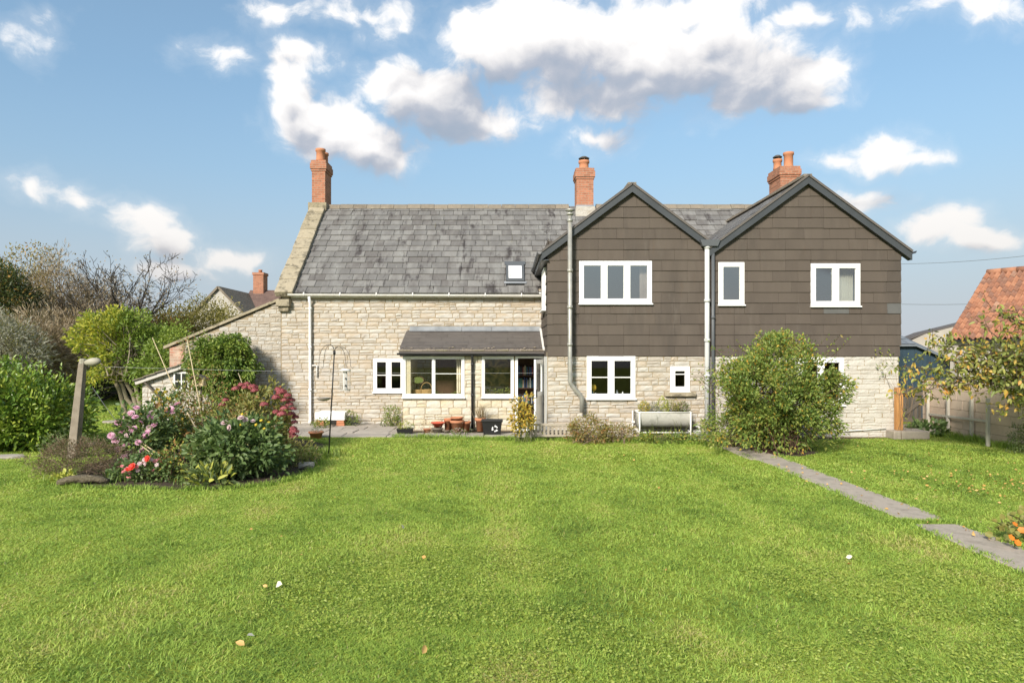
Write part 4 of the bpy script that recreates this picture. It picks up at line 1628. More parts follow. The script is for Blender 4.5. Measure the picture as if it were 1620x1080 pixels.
for i in range(len(BED)):
    a, b = BED[i], BED[(i + 1) % len(BED)]
    for k in range(22):
        t = gr_.random()
        tuft(a[0] + (b[0] - a[0]) * t, a[1] + (b[1] - a[1]) * t, 30, .07, gr_.uniform(.07, .13))
xs, ys, hs = map(np.concatenate, (xs, ys, hs))
ok = ~inpoly(xs, ys, [(p * .985 - .08, q + .0) for p, q in BED]) | (gr_.random(len(xs)) < .5)
ok &= ~((xs > PATH[0] + .07) & (xs < PATH[1] - .07) & ((ys < 8.1) | (ys > 8.36)) & (ys < 13.2)) & (xs < 10.95)
xs, ys, hs = xs[ok], ys[ok], hs[ok]
n = len(xs)
d = np.stack([gr_.normal(0, .35, n), gr_.normal(0, .35, n), np.ones(n)], 1)
o = blades('long_grass', gr_, np.stack([xs, ys, np.zeros(n)], 1), d, hs, .009, M['grass'], None, .6, attr=np.clip(gr_.normal(.36, .16, n), 0, 1), loc=(0, 0, 0))
tag(o, kind='stuff')

# low broad-leaved weeds in the front of the lawn
leaf_mat('weed_leaf', (.12, .19, .03), (.18, .26, .04), (.25, .32, .055), trans=.3)
n = 46000
x = gr_.uniform(-4.5, 4.6, n)
y = gr_.uniform(3.7, 7.2, n) ** 1.0
k = (NZ2(x, y, .7, 3) > .47 + .10 * (y - 4) / 3) & (np.abs(x) < y * .8)
k &= NZ(x + 9, y, 2.2, 2) > .40
x, y = x[k], y[k]
n = len(x)
a = gr_.uniform(0, 2 * PI, n)
pos = np.stack([x, y, gr_.uniform(.012, .045, n)], 1)
o = leaves('weeds', gr_, pos, np.stack([np.cos(a), np.sin(a), gr_.uniform(-.1, .5, n)], 1), gr_.uniform(.014, .030, n), gr_.uniform(.011, .020, n), M['weed_leaf'], None, .2, .1, loc=(0, 0, 0))
tag(o, kind='stuff')

# fallen leaves: the large ones one by one, the small ones together
leaf_mat('dead_leaf', (.28, .14, .045), (.38, .25, .06), (.44, .32, .10), (.20, .10, .04), trans=.15)
leaf_mat('pale_leaf', (.70, .63, .50), (.74, .69, .58), trans=.1)
def ground(u, v):
    Y = CZ * F / (v - V0)
    return ((u - U0) * Y / F, Y)
for (u, v, L, m, lab) in ((437, 932, .10, 'pale_leaf', 'pale cream fallen leaf lying beside a small brown one on the lawn'),
                          (424, 934, .05, 'dead_leaf', 'small curled brown leaf touching the pale cream leaf on the lawn'),
                          (403, 1013, .07, 'pale_leaf', 'narrow pale leaf lying just above a tan leaf on the lawn'),
                          (387, 1028, .075, 'dead_leaf', 'tan upright fallen leaf just below a narrow pale leaf'),
                          (640, 838, .09, 'pale_leaf', 'pale fallen leaf alone in the middle of the lawn'),
                          (674, 889, .06, 'dead_leaf', 'small brown leaf on the middle of the lawn'),
                          (668, 1042, .08, 'dead_leaf', 'brown leaf among broad weeds near the bottom edge'),
                          (1338, 887, .07, 'pale_leaf', 'pale leaf on the grass beside the concrete path joint')):
    X, Y = ground(u, v)
    a = gr_.uniform(0, 2 * PI)
    dd = np.array([[math.cos(a), math.sin(a) * .6, .35]])
    lf = leaves('fallen_leaf', gr_, np.array([[X, Y, .035]]), dd, L, L * .62, M[m], None, .18, .1, big=True, loc=(X, Y, 0))
    tag(lf, lab, 'leaf', 'fallen leaves on the lawn')
n = 290
X = np.concatenate([gr_.normal(8.0, 1.1, 180), gr_.uniform(5.4, 10.5, 40), gr_.uniform(4.9, 5.6, 40), gr_.uniform(-6, 5, 30)])
Y = np.concatenate([gr_.normal(10.6, .9, 180), gr_.uniform(8, 16, 40), gr_.uniform(6, 13.4, 40), gr_.uniform(6, 15.5, 30)])
a = gr_.uniform(0, 2 * PI, n)
o = leaves('fallen_leaves', gr_, np.stack([X, Y, np.full(n, .035)], 1), np.stack([np.cos(a), np.sin(a), gr_.uniform(0, .5, n)], 1), gr_.uniform(.03, .06, n), gr_.uniform(.02, .036, n), M['dead_leaf'], None, .2, .1, loc=(0, 0, 0))
tag(o, kind='stuff')

# ------------------------------------------------------------------ lower shed against the lean-to
YS = 18.35
kS = YS / F
shed = thing('stone_outhouse', 'small whitewashed stone outhouse with sloping tiled edge and small window', 'outhouse', (-9, YS, 0))
sx0, sx1 = -9.70, -7.6
def shtop(x): return 1.34 + (x + 9.70) * .345
swin = ((276 - U0) * kS, (301 - U0) * kS, CZ + (V0 - 618) * kS, CZ + (V0 - 588) * kS)
sw_ = openings_wall('wall', sx0, sx1, 0, 1.36, YS, .3, [], M['mortar'], shed)
mb = MB()
mb.prism([(sx0, 1.36), (sx1, 1.36), (sx1, shtop(sx1) - .03), (sx0, shtop(sx0) + .02)], YS, YS + 1.04)
mb.box(sx0, sx0 + .3, YS + .3, YM, 0, 1.34)
mb.build('gable_infill', M['mortar'], shed)
STONES.clear()
courses(sx0, sx1, .02, 2.1, YS, (.09, .16), (.16, .4), [swin], 'rough', 'stone_white', sw_, 41, top=lambda x: shtop(x) - .03)
lay_stones(300)
mb = MB()
mb.bar((sx0 - .12, YS + .3, shtop(sx0 - .12) - .05), (sx1, YS + .3, shtop(sx1) - .05), .9, .10, up=(0, 0, 1))
mb.build('verge_board', M['stone_white'], shed)
x = sx0 - .16
while x < sx1:
    mb = MB()
    z0, z1 = shtop(x) + .035, shtop(x + .3) + .035
    mb.add([(x, YS - .20, z0 + .012), (x + .31, YS - .20, z1), (x + .31, YM, z1), (x, YM, z0 + .012), (x, YS - .20, z0 - .018), (x + .31, YS - .20, z1 - .03), (x + .31, YM, z1 - .03), (x, YM, z0 - .018)],
           [(0, 1, 2, 3), (0, 4, 5, 1), (0, 3, 7, 4)])
    mb.build('tile', M['ridge_tile'], shed)
    x += .3
mb = MB()
frame_box(mb, swin[0], swin[1], swin[2], swin[3], .045, YS - .06, YS - .03)
mb.box((swin[0] + swin[1]) / 2 - .015, (swin[0] + swin[1]) / 2 + .015, YS - .058, YS - .03, swin[2], swin[3])
mb.box(swin[0] + .04, swin[1] - .04, YS - .056, YS - .032, (swin[2] + swin[3]) / 2 - .012, (swin[2] + swin[3]) / 2 + .012)
wn = mb.build('window', M['pvc_dirty'], shed)
mb = MB()
mb.box(swin[0] + .02, swin[1] - .02, YS - .045, YS - .04, swin[2] + .02, swin[3] - .02)
mat('dark_glass', (.03, .035, .03), rough=.08, spec=.6)
mb.build('pane', M['dark_glass'], wn)
mb = MB()
mb.bar(((232 - U0) * kS, YS - .10, CZ + (V0 - 604) * kS), ((257 - U0) * kS, YS - .16, CZ + (V0 - 627) * kS), .05, .05)
tag(mb.build('timber_strut', M['wood_old'], None, ((245 - U0) * kS, YS - .13, 1.0)), 'weathered timber stick leaning across the whitewashed outhouse wall', 'timber')

# ------------------------------------------------------------------ garden wall, gate, trellis
WX = 11.0
gwall = thing('garden_wall', 'pale brown concrete block garden wall behind the fruit tree', 'wall', (WX + .1, 15, 0))
mb = MB()
mb.box(WX + .012, WX + .2, 11.2, 17.9, 0, 1.18)
mb.build('core', M['mortar'], gwall)
row, z = 0, 0
rg = random.Random(9)
bm_cache = None
while z < 1.16:
    y = 17.9
    first = True
    while y > 11.2:
        ln = .445 if not (first and row % 2) else .22
        first = False
        a, b = max(y - ln, 11.2), y
        y -= ln
        mb = MB()
        e = rg.uniform(0, .012)
        mb.box(WX - e, WX + .22, a + .005, b - .005, z + .005, z + .22)
        mb.build('block', M['block'], gwall, ((WX + .1), (a + b) / 2, z))
    z += .225
    row += 1
gpost = mk('gate_post', *(lambda q: (q.v, q.f))(MB().box(fx(1412.5), fx(1422.5), 16.33, 16.45, .2, 1.22)), M['wood_orange'], None, (fx(1417), 16.39, .2), bevel=.006)
tag(gpost, 'new orange timber gate post beside the house corner', 'post')
gate = thing('garden_gate', 'dark weathered boarded garden gate with diagonal brace by orange post', 'gate', (10.7, 17.9, 0))
gx0, gx1 = 10.36, 10.98
nb = 6
for i in range(nb):
    a = gx0 + (gx1 - gx0) * i / nb
    mb = MB()
    mb.box(a + .008, a + (gx1 - gx0) / nb - .012, 17.90, 17.92, .24, 1.12 - .02 * (i % 2))
    mb.build('slat', M['wood_old'], gate)
for (z, nm) in ((.30, 'rail'), (.98, 'rail')):
    mb = MB()
    mb.box(gx0, gx1, 17.86, 17.898, z - .05, z + .05)
    mb.build(nm, M['wood_old'], gate)
mb = MB()
mb.bar((gx0 + .03, 17.875, .36), (gx1 - .03, 17.875, .80), .03, .09, up=(0, 0, 1))
mb.build('brace', M['wood_old'], gate)
mb = MB()
mb.box(fx(1401), 10.1, 16.15, 17.2, 0, .20)
mb.box(10.102, 10.98, 16.75, 18.1, 0, .17)
st = mk('gate_step', mb.v, mb.f, M['concrete'], None, (9.8, 16.6, 0), bevel=.02)
tag(st, 'low concrete step in front of the boarded garden gate', 'step')
mat('wood_pale', ramp_of((.44, .41, .34), (.58, .55, .48)), scale=8, rough=.9, squash=(5, 5, .6))
trel = thing('trellis_fence', 'low grey wooden rail trellis standing against the block wall', 'trellis', (10.8, 16, 0))
for (u, v, vt) in ((1503, 684, 622), (1522, 690, 628), (1542, 697, 628), (1563, 706, 630)):
    Y = CZ * F / (v - V0)
    Xp = min((u - U0) * Y / F, 10.93)
    zt = CZ + (V0 - vt) * Y / F
    mb = MB()
    mb.box(Xp - .034, Xp + .034, Y - .03, Y + .03, 0, zt)
    mk('post', mb.v, mb.f, M['wood_pale'], trel, bevel=.006)
for z in (.48,):
    mb = MB()
    mb.bar((10.94, 17.6, z), (10.86, 15.3, z + .04), .03, .05)
    mb.build('rail', M['wood_pale'], trel)

# ------------------------------------------------------------------ outbuildings beyond
bs = thing('boarded_shed', 'dark blue boarded shed with grey slate roof behind the gate', 'shed', (12.6, 21, 0))
kB = 21 / F
bx0, bx1 = 11.2, (1503 - U0) * kB
i = 0
x = bx0
while x < bx1 - .01:
    mb = MB()
    zt = 2.30 - max(0, (x - 12.6)) * .42
    mb.box(x, min(x + .118, bx1), 21 + .004 * (i % 2), 21.03, 0, zt)
    mb.build('plank', M['blue_board'], bs)
    x += .122
    i += 1
mb = MB()
mb.box(bx0, bx1 - .02, 21.05, 23.5, 0, 1.8)
mb.build('body', M['blue_board'], bs)
def br(x, z, y): return (x, y, z)
mb = MB()
q = [(bx0 - .1, 20.85, 2.30), (12.62, 20.85, 2.30), (bx1 + .15, 20.85, 1.76), (bx0 - .1, 23.4, 3.55), (12.25, 23.4, 3.40), (13.0, 23.4, 2.95)]
mb.add(q + [(a, b, c - .05) for a, b, c in q], [(0, 1, 4, 3), (1, 2, 5, 4), (6, 7, 1, 0), (7, 8, 2, 1), (8, 11, 5, 2)])
rf = mb.build('roof', M['slate_blue'], bs)
for r_ in range(7):
    for c in range(5):
        t0, t1 = r_ / 7, (r_ + 1.1) / 7
        p = lambda s, t: Vector(q[0]).lerp(Vector(q[1]), s).lerp(Vector(q[3]).lerp(Vector(q[4]), s), min(t, 1)) + Vector((0, 0, .02 * (1 - (t - t0) / (t1 - t0)) + .006))
        s0, s1 = max(0, (c - .5 * (r_ % 2)) / 4.6 + .003), min(1, (c + 1 - .5 * (r_ % 2)) / 4.6 - .003)
        if s1 <= s0:
            continue
        mb = MB()
        mb.add([p(s0, t0), p(s1, t0), p(s1, t1), p(s0, t1)], [(0, 1, 2, 3)])
        mb.build('slate', M['slate_blue'], rf)

pb = thing('rendered_outbuilding', 'pale rendered outbuilding gable between blue shed and red tiled barn', 'outbuilding', (16.5, 26, 0))
kO = 26 / F
mb = MB()
pts = [((1440 - U0) * kO, 0), ((1580 - U0) * kO, 0), ((1580 - U0) * kO, CZ + (V0 - 508) * kO), ((1545 - U0) * kO, CZ + (V0 - 508) * kO), ((1465 - U0) * kO, CZ + (V0 - 528) * kO), ((1440 - U0) * kO, CZ + (V0 - 540) * kO)]
mb.prism(pts, 26, 26.8)
mat('render_tan', ramp_of((.34, .31, .265), (.44, .405, .35)), scale=2, rough=.95)
mb.build('wall', M['render_tan'], pb)
mb = MB()
mb.bar((pts[5][0] - .2, 26.4, pts[5][1] + .01), (pts[4][0], 26.4, pts[4][1] + .04), .7, .05)
mb.bar((pts[4][0], 26.4, pts[4][1] + .04), (pts[3][0] + .05, 26.4, pts[3][1] + .04), .7, .05)
mb.build('roof', M['slate_porch'], pb)

# barn with red pantiles, standing askew
BE = Vector((.53, -.85, 0)).normalized()       # along the eaves
BN = Vector((.85, .53, 0)).normalized()        # in from the eaves to the ridge
B0 = Vector((13.13, 20.0, 0))
BZE, BL, BT = 2.50, 2.35, .86
barn = thing('stone_barn', 'whitewashed stone barn with red clay pantile roof', 'barn', tuple(B0))
def bp(s, n, z): return tuple(B0 + BE * s + BN * n + Vector((0, 0, z)))
mb = MB()
BLEN = 7.0
mb.add([bp(.12, .15, 0), bp(BLEN, .15, 0), bp(BLEN, .15, BZE), bp(.12, .15, BZE), bp(.12, 2 * BL - .15, 0), bp(BLEN, 2 * BL - .15, 0), bp(BLEN, 2 * BL - .15, BZE), bp(.12, 2 * BL - .15, BZE),
        bp(.12, BL, BZE + BL * BT - .15), bp(BLEN, BL, BZE + BL * BT - .15)],
       [(0, 1, 2, 3), (5, 4, 7, 6), (4, 0, 3, 8, 7), (1, 5, 6, 9, 2)])
bw_ = mb.build('wall', M['mortar'], barn)
rg = random.Random(77)
z = .05
cache = {}
while z < BZE - .05:
    h = rg.uniform(.13, .22)
    s = .14
    while s < 4.2:
        w_ = rg.uniform(.2, .5)
        q = rg.randrange(14)
        if q not in cache:
            cache[q] = rawmesh('stone', *VAR['rough'][q], M['stone_white'])
        o = link('stone', cache[q], bw_, bp(s + w_ / 2, .15, z + h / 2))
        o.scale = (w_ - .012, .035, min(h, BZE - z) - .012)
        o.rotation_euler = (0, 0, math.atan2(BE.y, BE.x))
        s += w_
    z += h
mb = MB()
mb.add([bp(-.05, -.10, BZE - .09), bp(BLEN, -.10, BZE - .09), bp(BLEN, BL, BZE + BL * BT - .02), bp(-.05, BL, BZE + BL * BT - .02), bp(BLEN, 2 * BL + .1, BZE - .09), bp(-.05, 2 * BL + .1, BZE - .09)],
       [(0, 1, 2, 3), (3, 2, 4, 5)])
broof = mb.build('roof', M['pantile'], barn)
# pantiles: an S-shaped sheet, one mesh shared
TW, TG = .145, .24
vs, fs = [], []
nn = 8
for j, (t, lift) in enumerate(((0, .020), (TG * 1.18, .0))):
    for i in range(nn + 1):
        a = i / nn
        hgt = .046 * math.sin(a * 2 * PI - .6) + lift
        vs.append((a * TW * 1.06, t, hgt))
for i in range(nn + 1):
    vs.append((vs[i][0], vs[i][1], vs[i][2] - .018))
for i in range(nn):
    fs.append((i, i + 1, nn + 2 + i, nn + 1 + i))
    fs.append((i + 1, i, 2 * (nn + 1) + i, 2 * (nn + 1) + i + 1))
tm = rawmesh('pantile', vs, fs, M['pantile'], [True, False] * nn)
sl_ang = math.atan(BT)
up = (BN * math.cos(sl_ang) + Vector((0, 0, math.sin(sl_ang))))
nrm = BE.cross(up)
rot = Matrix((BE, up, nrm)).transposed().to_euler()
slope_len = BL / math.cos(sl_ang) + .1
rest = MB()
cnt = 0
for r_ in range(int(slope_len / TG)):
    for c in range(int(3.2 / TW)):
        p = Vector(bp(-.08 + c * TW, -.12, BZE - .06)) + up * (r_ * TG)
        o = link('pantile', tm, broof, p + nrm * rg.uniform(0, .012))
        o.rotation_euler = (rot.x, rot.y, rot.z + rg.uniform(-.015, .015))
        cnt += 1
for c in range(12):
    p, p2 = Vector(bp(-.05 + c * .4, BL, BZE + BL * BT + .03)), Vector(bp(-.05 + c * .4 + .42, BL, BZE + BL * BT + .03))
    mb = MB()
    mb.tube([p, p2], .10, 10)
    mb.build('ridge_tile', M['pantile'], broof)
gt = MB()
gt.bar(bp(-.05, -.16, BZE - .10), bp(BLEN, -.16, BZE - .10), .09, .06)
gt.build('gutter', M['black_pipe'], barn)
gt = MB()
gt.bar(bp(-.0, .05, BZE - .16), bp(BLEN, .05, BZE - .16), .20, .12)
gt.build('eaves_board', M['pvc_dirty'], barn)

# far house beyond the trees
kH = 40 / F
def hx_(u): return (u - U0) * kH
def hz_(v): return CZ + (V0 - v) * kH
def at45(u): return (u - U0) * 45 / F
def hz45(v): return CZ + (V0 - v) * 45 / F
mat('render_grey', ramp_of((.36, .34, .30), (.46, .44, .39)), scale=2, rough=.95)
fh = thing('far_house', 'distant rendered house with brown tiled roof and brick chimney behind trees', 'house', (hx_(370), 40, 0))
mb = MB()
mb.prism([(hx_(302), 0), (hx_(390), 0), (hx_(390), hz_(502)), (hx_(346), hz_(456)), (hx_(302), hz_(502))], 40, 46)
mb.box(hx_(389), hx_(520), 42.2, 47, 0, hz_(500))
mb.build('wall', M['render_grey'], fh)
for s in (-1, 1):
    mb = MB()
    mb.bar((hx_(346), 43, hz_(454)), (hx_(346 + s * 46), 43, hz_(502)), 6.3, .12)
    mb.build('gable_roof', M['ridge_tile'], fh)
mb = MB()
mb.add([(hx_(350), 42, hz_(500)), (hx_(525), 42, hz_(500)), (hx_(530), 45, hz45(459)), (hx_(346), 45, hz45(459)), (hx_(346), 48, hz_(500)), (hx_(525), 48, hz_(500))], [(0, 1, 2, 3), (3, 2, 5, 4)])
mat('brown_tile', ramp_of((.10, .065, .055), (.16, .105, .085)), scale=3, rough=.9, bump=.02, bscale=12)
mb.build('roof', M['brown_tile'], fh)
mb = MB()
mb.box(at45(404), at45(420), 44.6, 45.4, 5, hz45(436))
mb.box(at45(403), at45(421), 44.55, 45.45, hz45(436), hz45(432))
ch = mb.build('chimney', M['brick'], fh)
mb = MB()
mb.lathe((at45(412), 45, hz45(433)), [(.13, 0), (.12, .2), (.14, .22), (.14, .25), (0, .25)], 10)
mb.build('chimney_pot', M['terracotta'], ch)
# ------------------------------------------------------------------ plants
mat('bark', ramp_of((.075, .058, .042), (.14, .115, .085)), scale=8, rough=1, bump=.02, bscale=25)
mat('bark_pale', ramp_of((.20, .165, .115), (.30, .26, .19)), scale=8, rough=1, bump=.015, bscale=25)
mat('bark_dark', ramp_of((.035, .030, .026), (.065, .055, .046)), scale=8, rough=1)
mat('twig_brown', ramp_of((.14, .10, .07), (.23, .17, .115)), src='both', scale=3, rough=.95)
mat('twig_tan', ramp_of((.25, .205, .14), (.38, .32, .23)), src='both', scale=3, rough=.95)
mat('twig_red', ramp_of((.075, .042, .03), (.13, .075, .05)), src='both', scale=3, rough=.9)
mat('stem_green', ramp_of((.07, .09, .025), (.12, .14, .04)), src='both', scale=3, rough=.8)
mat('cane', ramp_of((.42, .34, .20), (.55, .46, .30)), src='both', scale=6, rough=.8)
leaf_mat('laurel', (.04, .10, .014), (.085, .17, .022), (.16, .25, .03), (.34, .40, .06), rough=.35, spec=.5, trans=.22)
leaf_mat('dark_green', (.018, .040, .010), (.035, .068, .014), (.05, .085, .018))
leaf_mat('ivy_leaf', (.04, .09, .016), (.08, .15, .024), (.13, .20, .032), (.21, .26, .045), rough=.4)
leaf_mat('elder_leaf', (.14, .20, .025), (.22, .28, .034), (.32, .36, .05), (.40, .40, .06), trans=.4)
leaf_mat('elder_green', (.08, .15, .022), (.13, .21, .032), (.20, .27, .04), trans=.35)
leaf_mat('autumn_gold', (.18, .13, .03), (.28, .17, .03), (.13, .12, .03), (.34, .22, .05))
leaf_mat('yew_leaf', (.025, .045, .014), (.045, .07, .02), (.075, .10, .028))
leaf_mat('silver_leaf', (.19, .215, .15), (.28, .31, .225), (.13, .16, .09))
leaf_mat('brown_leaf', (.18, .15, .08), (.25, .21, .11), (.14, .125, .06), (.21, .21, .085))
leaf_mat('olive_leaf', (.10, .11, .028), (.15, .155, .036), (.21, .20, .055))
leaf_mat('olive_pale', (.17, .17, .05), (.24, .23, .085), (.12, .13, .03))
leaf_mat('rose_leaf', (.045, .10, .020), (.085, .155, .03), (.14, .21, .038), (.21, .26, .05), (.20, .12, .05))
leaf_mat('rose_yellow', (.36, .28, .04), (.46, .34, .05), (.42, .20, .03))
leaf_mat('fruit_leaf', (.08, .125, .03), (.14, .185, .04), (.21, .25, .055), (.31, .30, .07), trans=.3)
leaf_mat('fruit_yellow', (.42, .31, .06), (.52, .38, .08), (.44, .20, .05), trans=.3)
leaf_mat('dahlia_leaf', (.045, .090, .028), (.08, .14, .04), (.13, .20, .055))
leaf_mat('dahlia_pale', (.05, .09, .03), (.09, .14, .04), (.13, .18, .06))
leaf_mat('yellow_leaf', (.24, .22, .03), (.36, .30, .04), (.16, .18, .03))
leaf_mat('heather_leaf', (.11, .09, .05), (.16, .12, .07), (.085, .095, .035), (.19, .14, .09))
leaf_mat('sedum_leaf', (.08, .12, .03), (.14, .18, .045), (.20, .20, .05), (.11, .15, .03))
leaf_mat('rust_leaf', (.20, .10, .03), (.26, .16, .05), (.13, .12, .04))
leaf_mat('iris_leaf', (.06, .12, .02), (.10, .17, .03), (.14, .21, .04), trans=.3)
leaf_mat('lime_leaf', (.26, .32, .05), (.34, .38, .07))
leaf_mat('petal_pink', (.58, .26, .42), (.70, .42, .56), (.74, .55, .64), trans=.3)
leaf_mat('petal_pale', (.60, .42, .46), (.66, .54, .54), trans=.3)
leaf_mat('petal_rose', (.66, .18, .20), (.72, .34, .34), trans=.25)
leaf_mat('petal_red', (.62, .03, .025), (.66, .07, .03), trans=.25)
leaf_mat('petal_yellow', (.70, .52, .03), (.74, .60, .08), trans=.3)
leaf_mat('petal_orange', (.74, .17, .02), (.76, .26, .03), trans=.3)
leaf_mat('sedum_flower', (.14, .034, .036), (.20, .055, .052), (.10, .024, .022), trans=.1)


def fib(n, rng):
    i = np.arange(n) + .5
    ph = np.arccos(1 - 2 * i / n)
    th = PI * (1 + 5 ** .5) * i + rng.uniform(0, 6)
    return np.stack([np.cos(th) * np.sin(ph), np.sin(th) * np.sin(ph), np.cos(ph)], 1)


def crown_clumps(rng, c, rad, n, inner=.35, zmin=-1, rough=.22):
    """clump centres through an ellipsoid, more of them near its skin, with an uneven outline"""
    d = fib(n, rng) + rng.normal(0, .12, (n, 3))
    d = unit(d)
    d = d[d[:, 2] > zmin]
    ph = rng.uniform(0, 6, 6)
    lump = 1 + rough * (np.sin(3.1 * d[:, 0] + ph[0]) * np.cos(2.7 * d[:, 1] + ph[1]) + .7 * np.sin(5.3 * d[:, 2] + 4 * d[:, 0] + ph[2]))
    r = rng.uniform(inner, 1.0, len(d)) ** .5 * lump
    return np.array(c) + d * r[:, None] * np.array(rad)


def clump_leaves(rng, cs, c0, per, cr, out=.6, up=.25):
    k = len(cs)
    off = rng.normal(0, 1, (k, per, 3))
    off = unit(off) * (rng.random((k, per, 1)) ** .45) * cr
    pos = cs[:, None, :] + off
    d = unit(pos - np.array(c0)) * out + unit(off) * .6 + rng.normal(0, .45, (k, per, 3)) + np.array([0, 0, up])
    return pos.reshape(-1, 3), d.reshape(-1, 3)


def stem_tubes(mb, rng, base, ends, r0, r1, bend=.12, n=4, seg=4, spread=.1):
    for e in ends:
        b = np.array(base) + np.array([rng.normal(0, spread), rng.normal(0, spread), 0])
        dd = np.array(e) - b
        L = np.linalg.norm(dd)
        side = rng.normal(0, bend, 3) * L
        pts = []
        for i in range(seg + 1):
            t = i / seg
            p = b + dd * np.array([t ** 1.25, t ** 1.25, t ** .9]) + side * math.sin(PI * t)
            pts.append(tuple(p))
        mb.tube(pts, [r0 + (r1 - r0) * i / seg for i in range(seg + 1)], n, False)


def shrub(name, label, cat, c, rad, lm, sm, nclump=60, per=40, cr=.18, L=.05, W=.03, group=None, seed=0, inner=.35, zmin=-.9, mix=(), stems=24, r0=.012, big=False,
          base=None, droop=.12, rough=.22, up=.25, lname='foliage', out=.6, spread=.12):
    """mix: list of (material, share)"""
    rng = np.random.default_rng(seed)
    b = base or (c[0], c[1], 0)
    t = thing(name, label, cat, b, group)
    cs = crown_clumps(rng, c, rad, nclump, inner, zmin, rough)
    cs = cs[cs[:, 2] > .04]
    pos, d = clump_leaves(rng, cs, c, per, cr, out, up)
    ok = pos[:, 2] > .02
    pos, d = pos[ok], d[ok]
    n = len(pos)
    pick = rng.random(n)
    lo = 0
    parts = [(m, s) for m, s in mix]
    edges = []
    for m, s in parts:
        edges.append((m, lo, lo + s))
        lo += s
    edges.append((lm, lo, 1.01))
    for i, (m, a, q) in enumerate(edges):
        k = (pick >= a) & (pick < q)
        if k.sum() == 0:
            continue
        o = leaves(lname, rng, pos[k], d[k], rng.uniform(.7, 1.2, k.sum()) * L, rng.uniform(.7, 1.2, k.sum()) * W, M[m], t, droop=droop, big=big)
        o['kind'] = 'stuff'
    if stems:
        mb = MB()
        ends = cs[rng.permutation(len(cs))[:stems]]
        stem_tubes(mb, rng, (b[0], b[1], 0), ends, r0, r0 * .35, spread=spread)
        o = mb.build('stem', M[sm], t)
        o['kind'] = 'stuff'
    return t


def branch_tree(rng, mb, p, d, L, r, depth, tips, wob=.22, kids=(2, 4), ratio=.72, n=5, upw=.12, spread=.75, minr=.004):
    seg = 4
    pts, rs = [tuple(p)], [r]
    q, dd = np.array(p, float), np.array(d, float)
    for i in range(seg):
        dd = dd + rng.normal(0, wob, 3) * .5 + np.array([0, 0, upw * .4])
        dd /= np.linalg.norm(dd)
        q = q + dd * L / seg
        pts.append(tuple(q))
        rs.append(r * (1 - .42 * (i + 1) / seg))
    mb.tube(pts, rs, max(3, n), False)
    if depth <= 0:
        tips.append((q.copy(), dd.copy()))
        return
    for k in range(rng.integers(kids[0], kids[1] + 1)):
        i = seg if k == 0 else rng.integers(1, seg + 1)
        ax = rng.normal(0, 1, 3)
        ax -= dd * ax.dot(dd)
        ax /= np.linalg.norm(ax) + 1e-9
        s = spread * (0.35 if k == 0 else rng.uniform(.7, 1.25))
        nd = dd + ax * s
        nd /= np.linalg.norm(nd)
        branch_tree(rng, mb, pts[i], nd, L * ratio * rng.uniform(.75, 1.2), max(rs[i] * (.8 if k == 0 else .6), minr), depth - 1, tips, wob, kids, ratio, n - 1, upw, spread, minr)
    if depth <= 2:
        tips.append((q.copy(), dd.copy()))


def tree(name, label, cat, x, y, h, cw, lm, bm, seed, nclump=140, per=60, cr=.5, L=.14, W=.08, trunk_h=None, tr=.16, cz=None, rz=None, mix=(), group=None, zmin=-1, inner=.3, cy=None, limbs=9, rough=.25, out=.6):
    rng = np.random.default_rng(seed)
    t = thing(name, label, cat, (x, y, 0), group)
    cz = cz if cz is not None else h * .6
    rz = rz if rz is not None else h - cz
    c = (x, y, cz)
    th = trunk_h or cz
    mb = MB()
    pts = [(x, y, 0)]
    for i in range(1, 5):
        pts.append((x + rng.normal(0, .08), y + rng.normal(0, .08), th * i / 4))
    mb.tube(pts, [tr * (1.15 - .14 * i) for i in range(5)], 9, False)
    mb.build('trunk', M[bm], t)
    cs = crown_clumps(rng, c, (cw, cy or cw, rz), nclump, inner, zmin, rough)
    cs = cs[cs[:, 2] > .2]
    mb = MB()
    for e in cs[rng.permutation(len(cs))[:limbs * 5]]:
        i = rng.integers(1, 5)
        b = np.array(pts[i])
        if e[2] < b[2] - .3:
            b = np.array(pts[1])
        stem_tubes(mb, rng, b, [e], tr * .3, tr * .06, bend=.1, spread=.02)
    o = mb.build('limb', M[bm], t)
    o['kind'] = 'stuff'
    pos, d = clump_leaves(rng, cs, c, per, cr, out)
    pick = rng.random(len(pos))
    lo = 0
    for m, s in list(mix) + [(lm, 1.01)]:
        k = (pick >= lo) & (pick < lo + s)
        lo += s
        if k.sum():
            o = leaves('crown', rng, pos[k], d[k], rng.uniform(.7, 1.25, k.sum()) * L, rng.uniform(.7, 1.2, k.sum()) * W, M[m], t, flat=.1)
            o['kind'] = 'stuff'
    return t


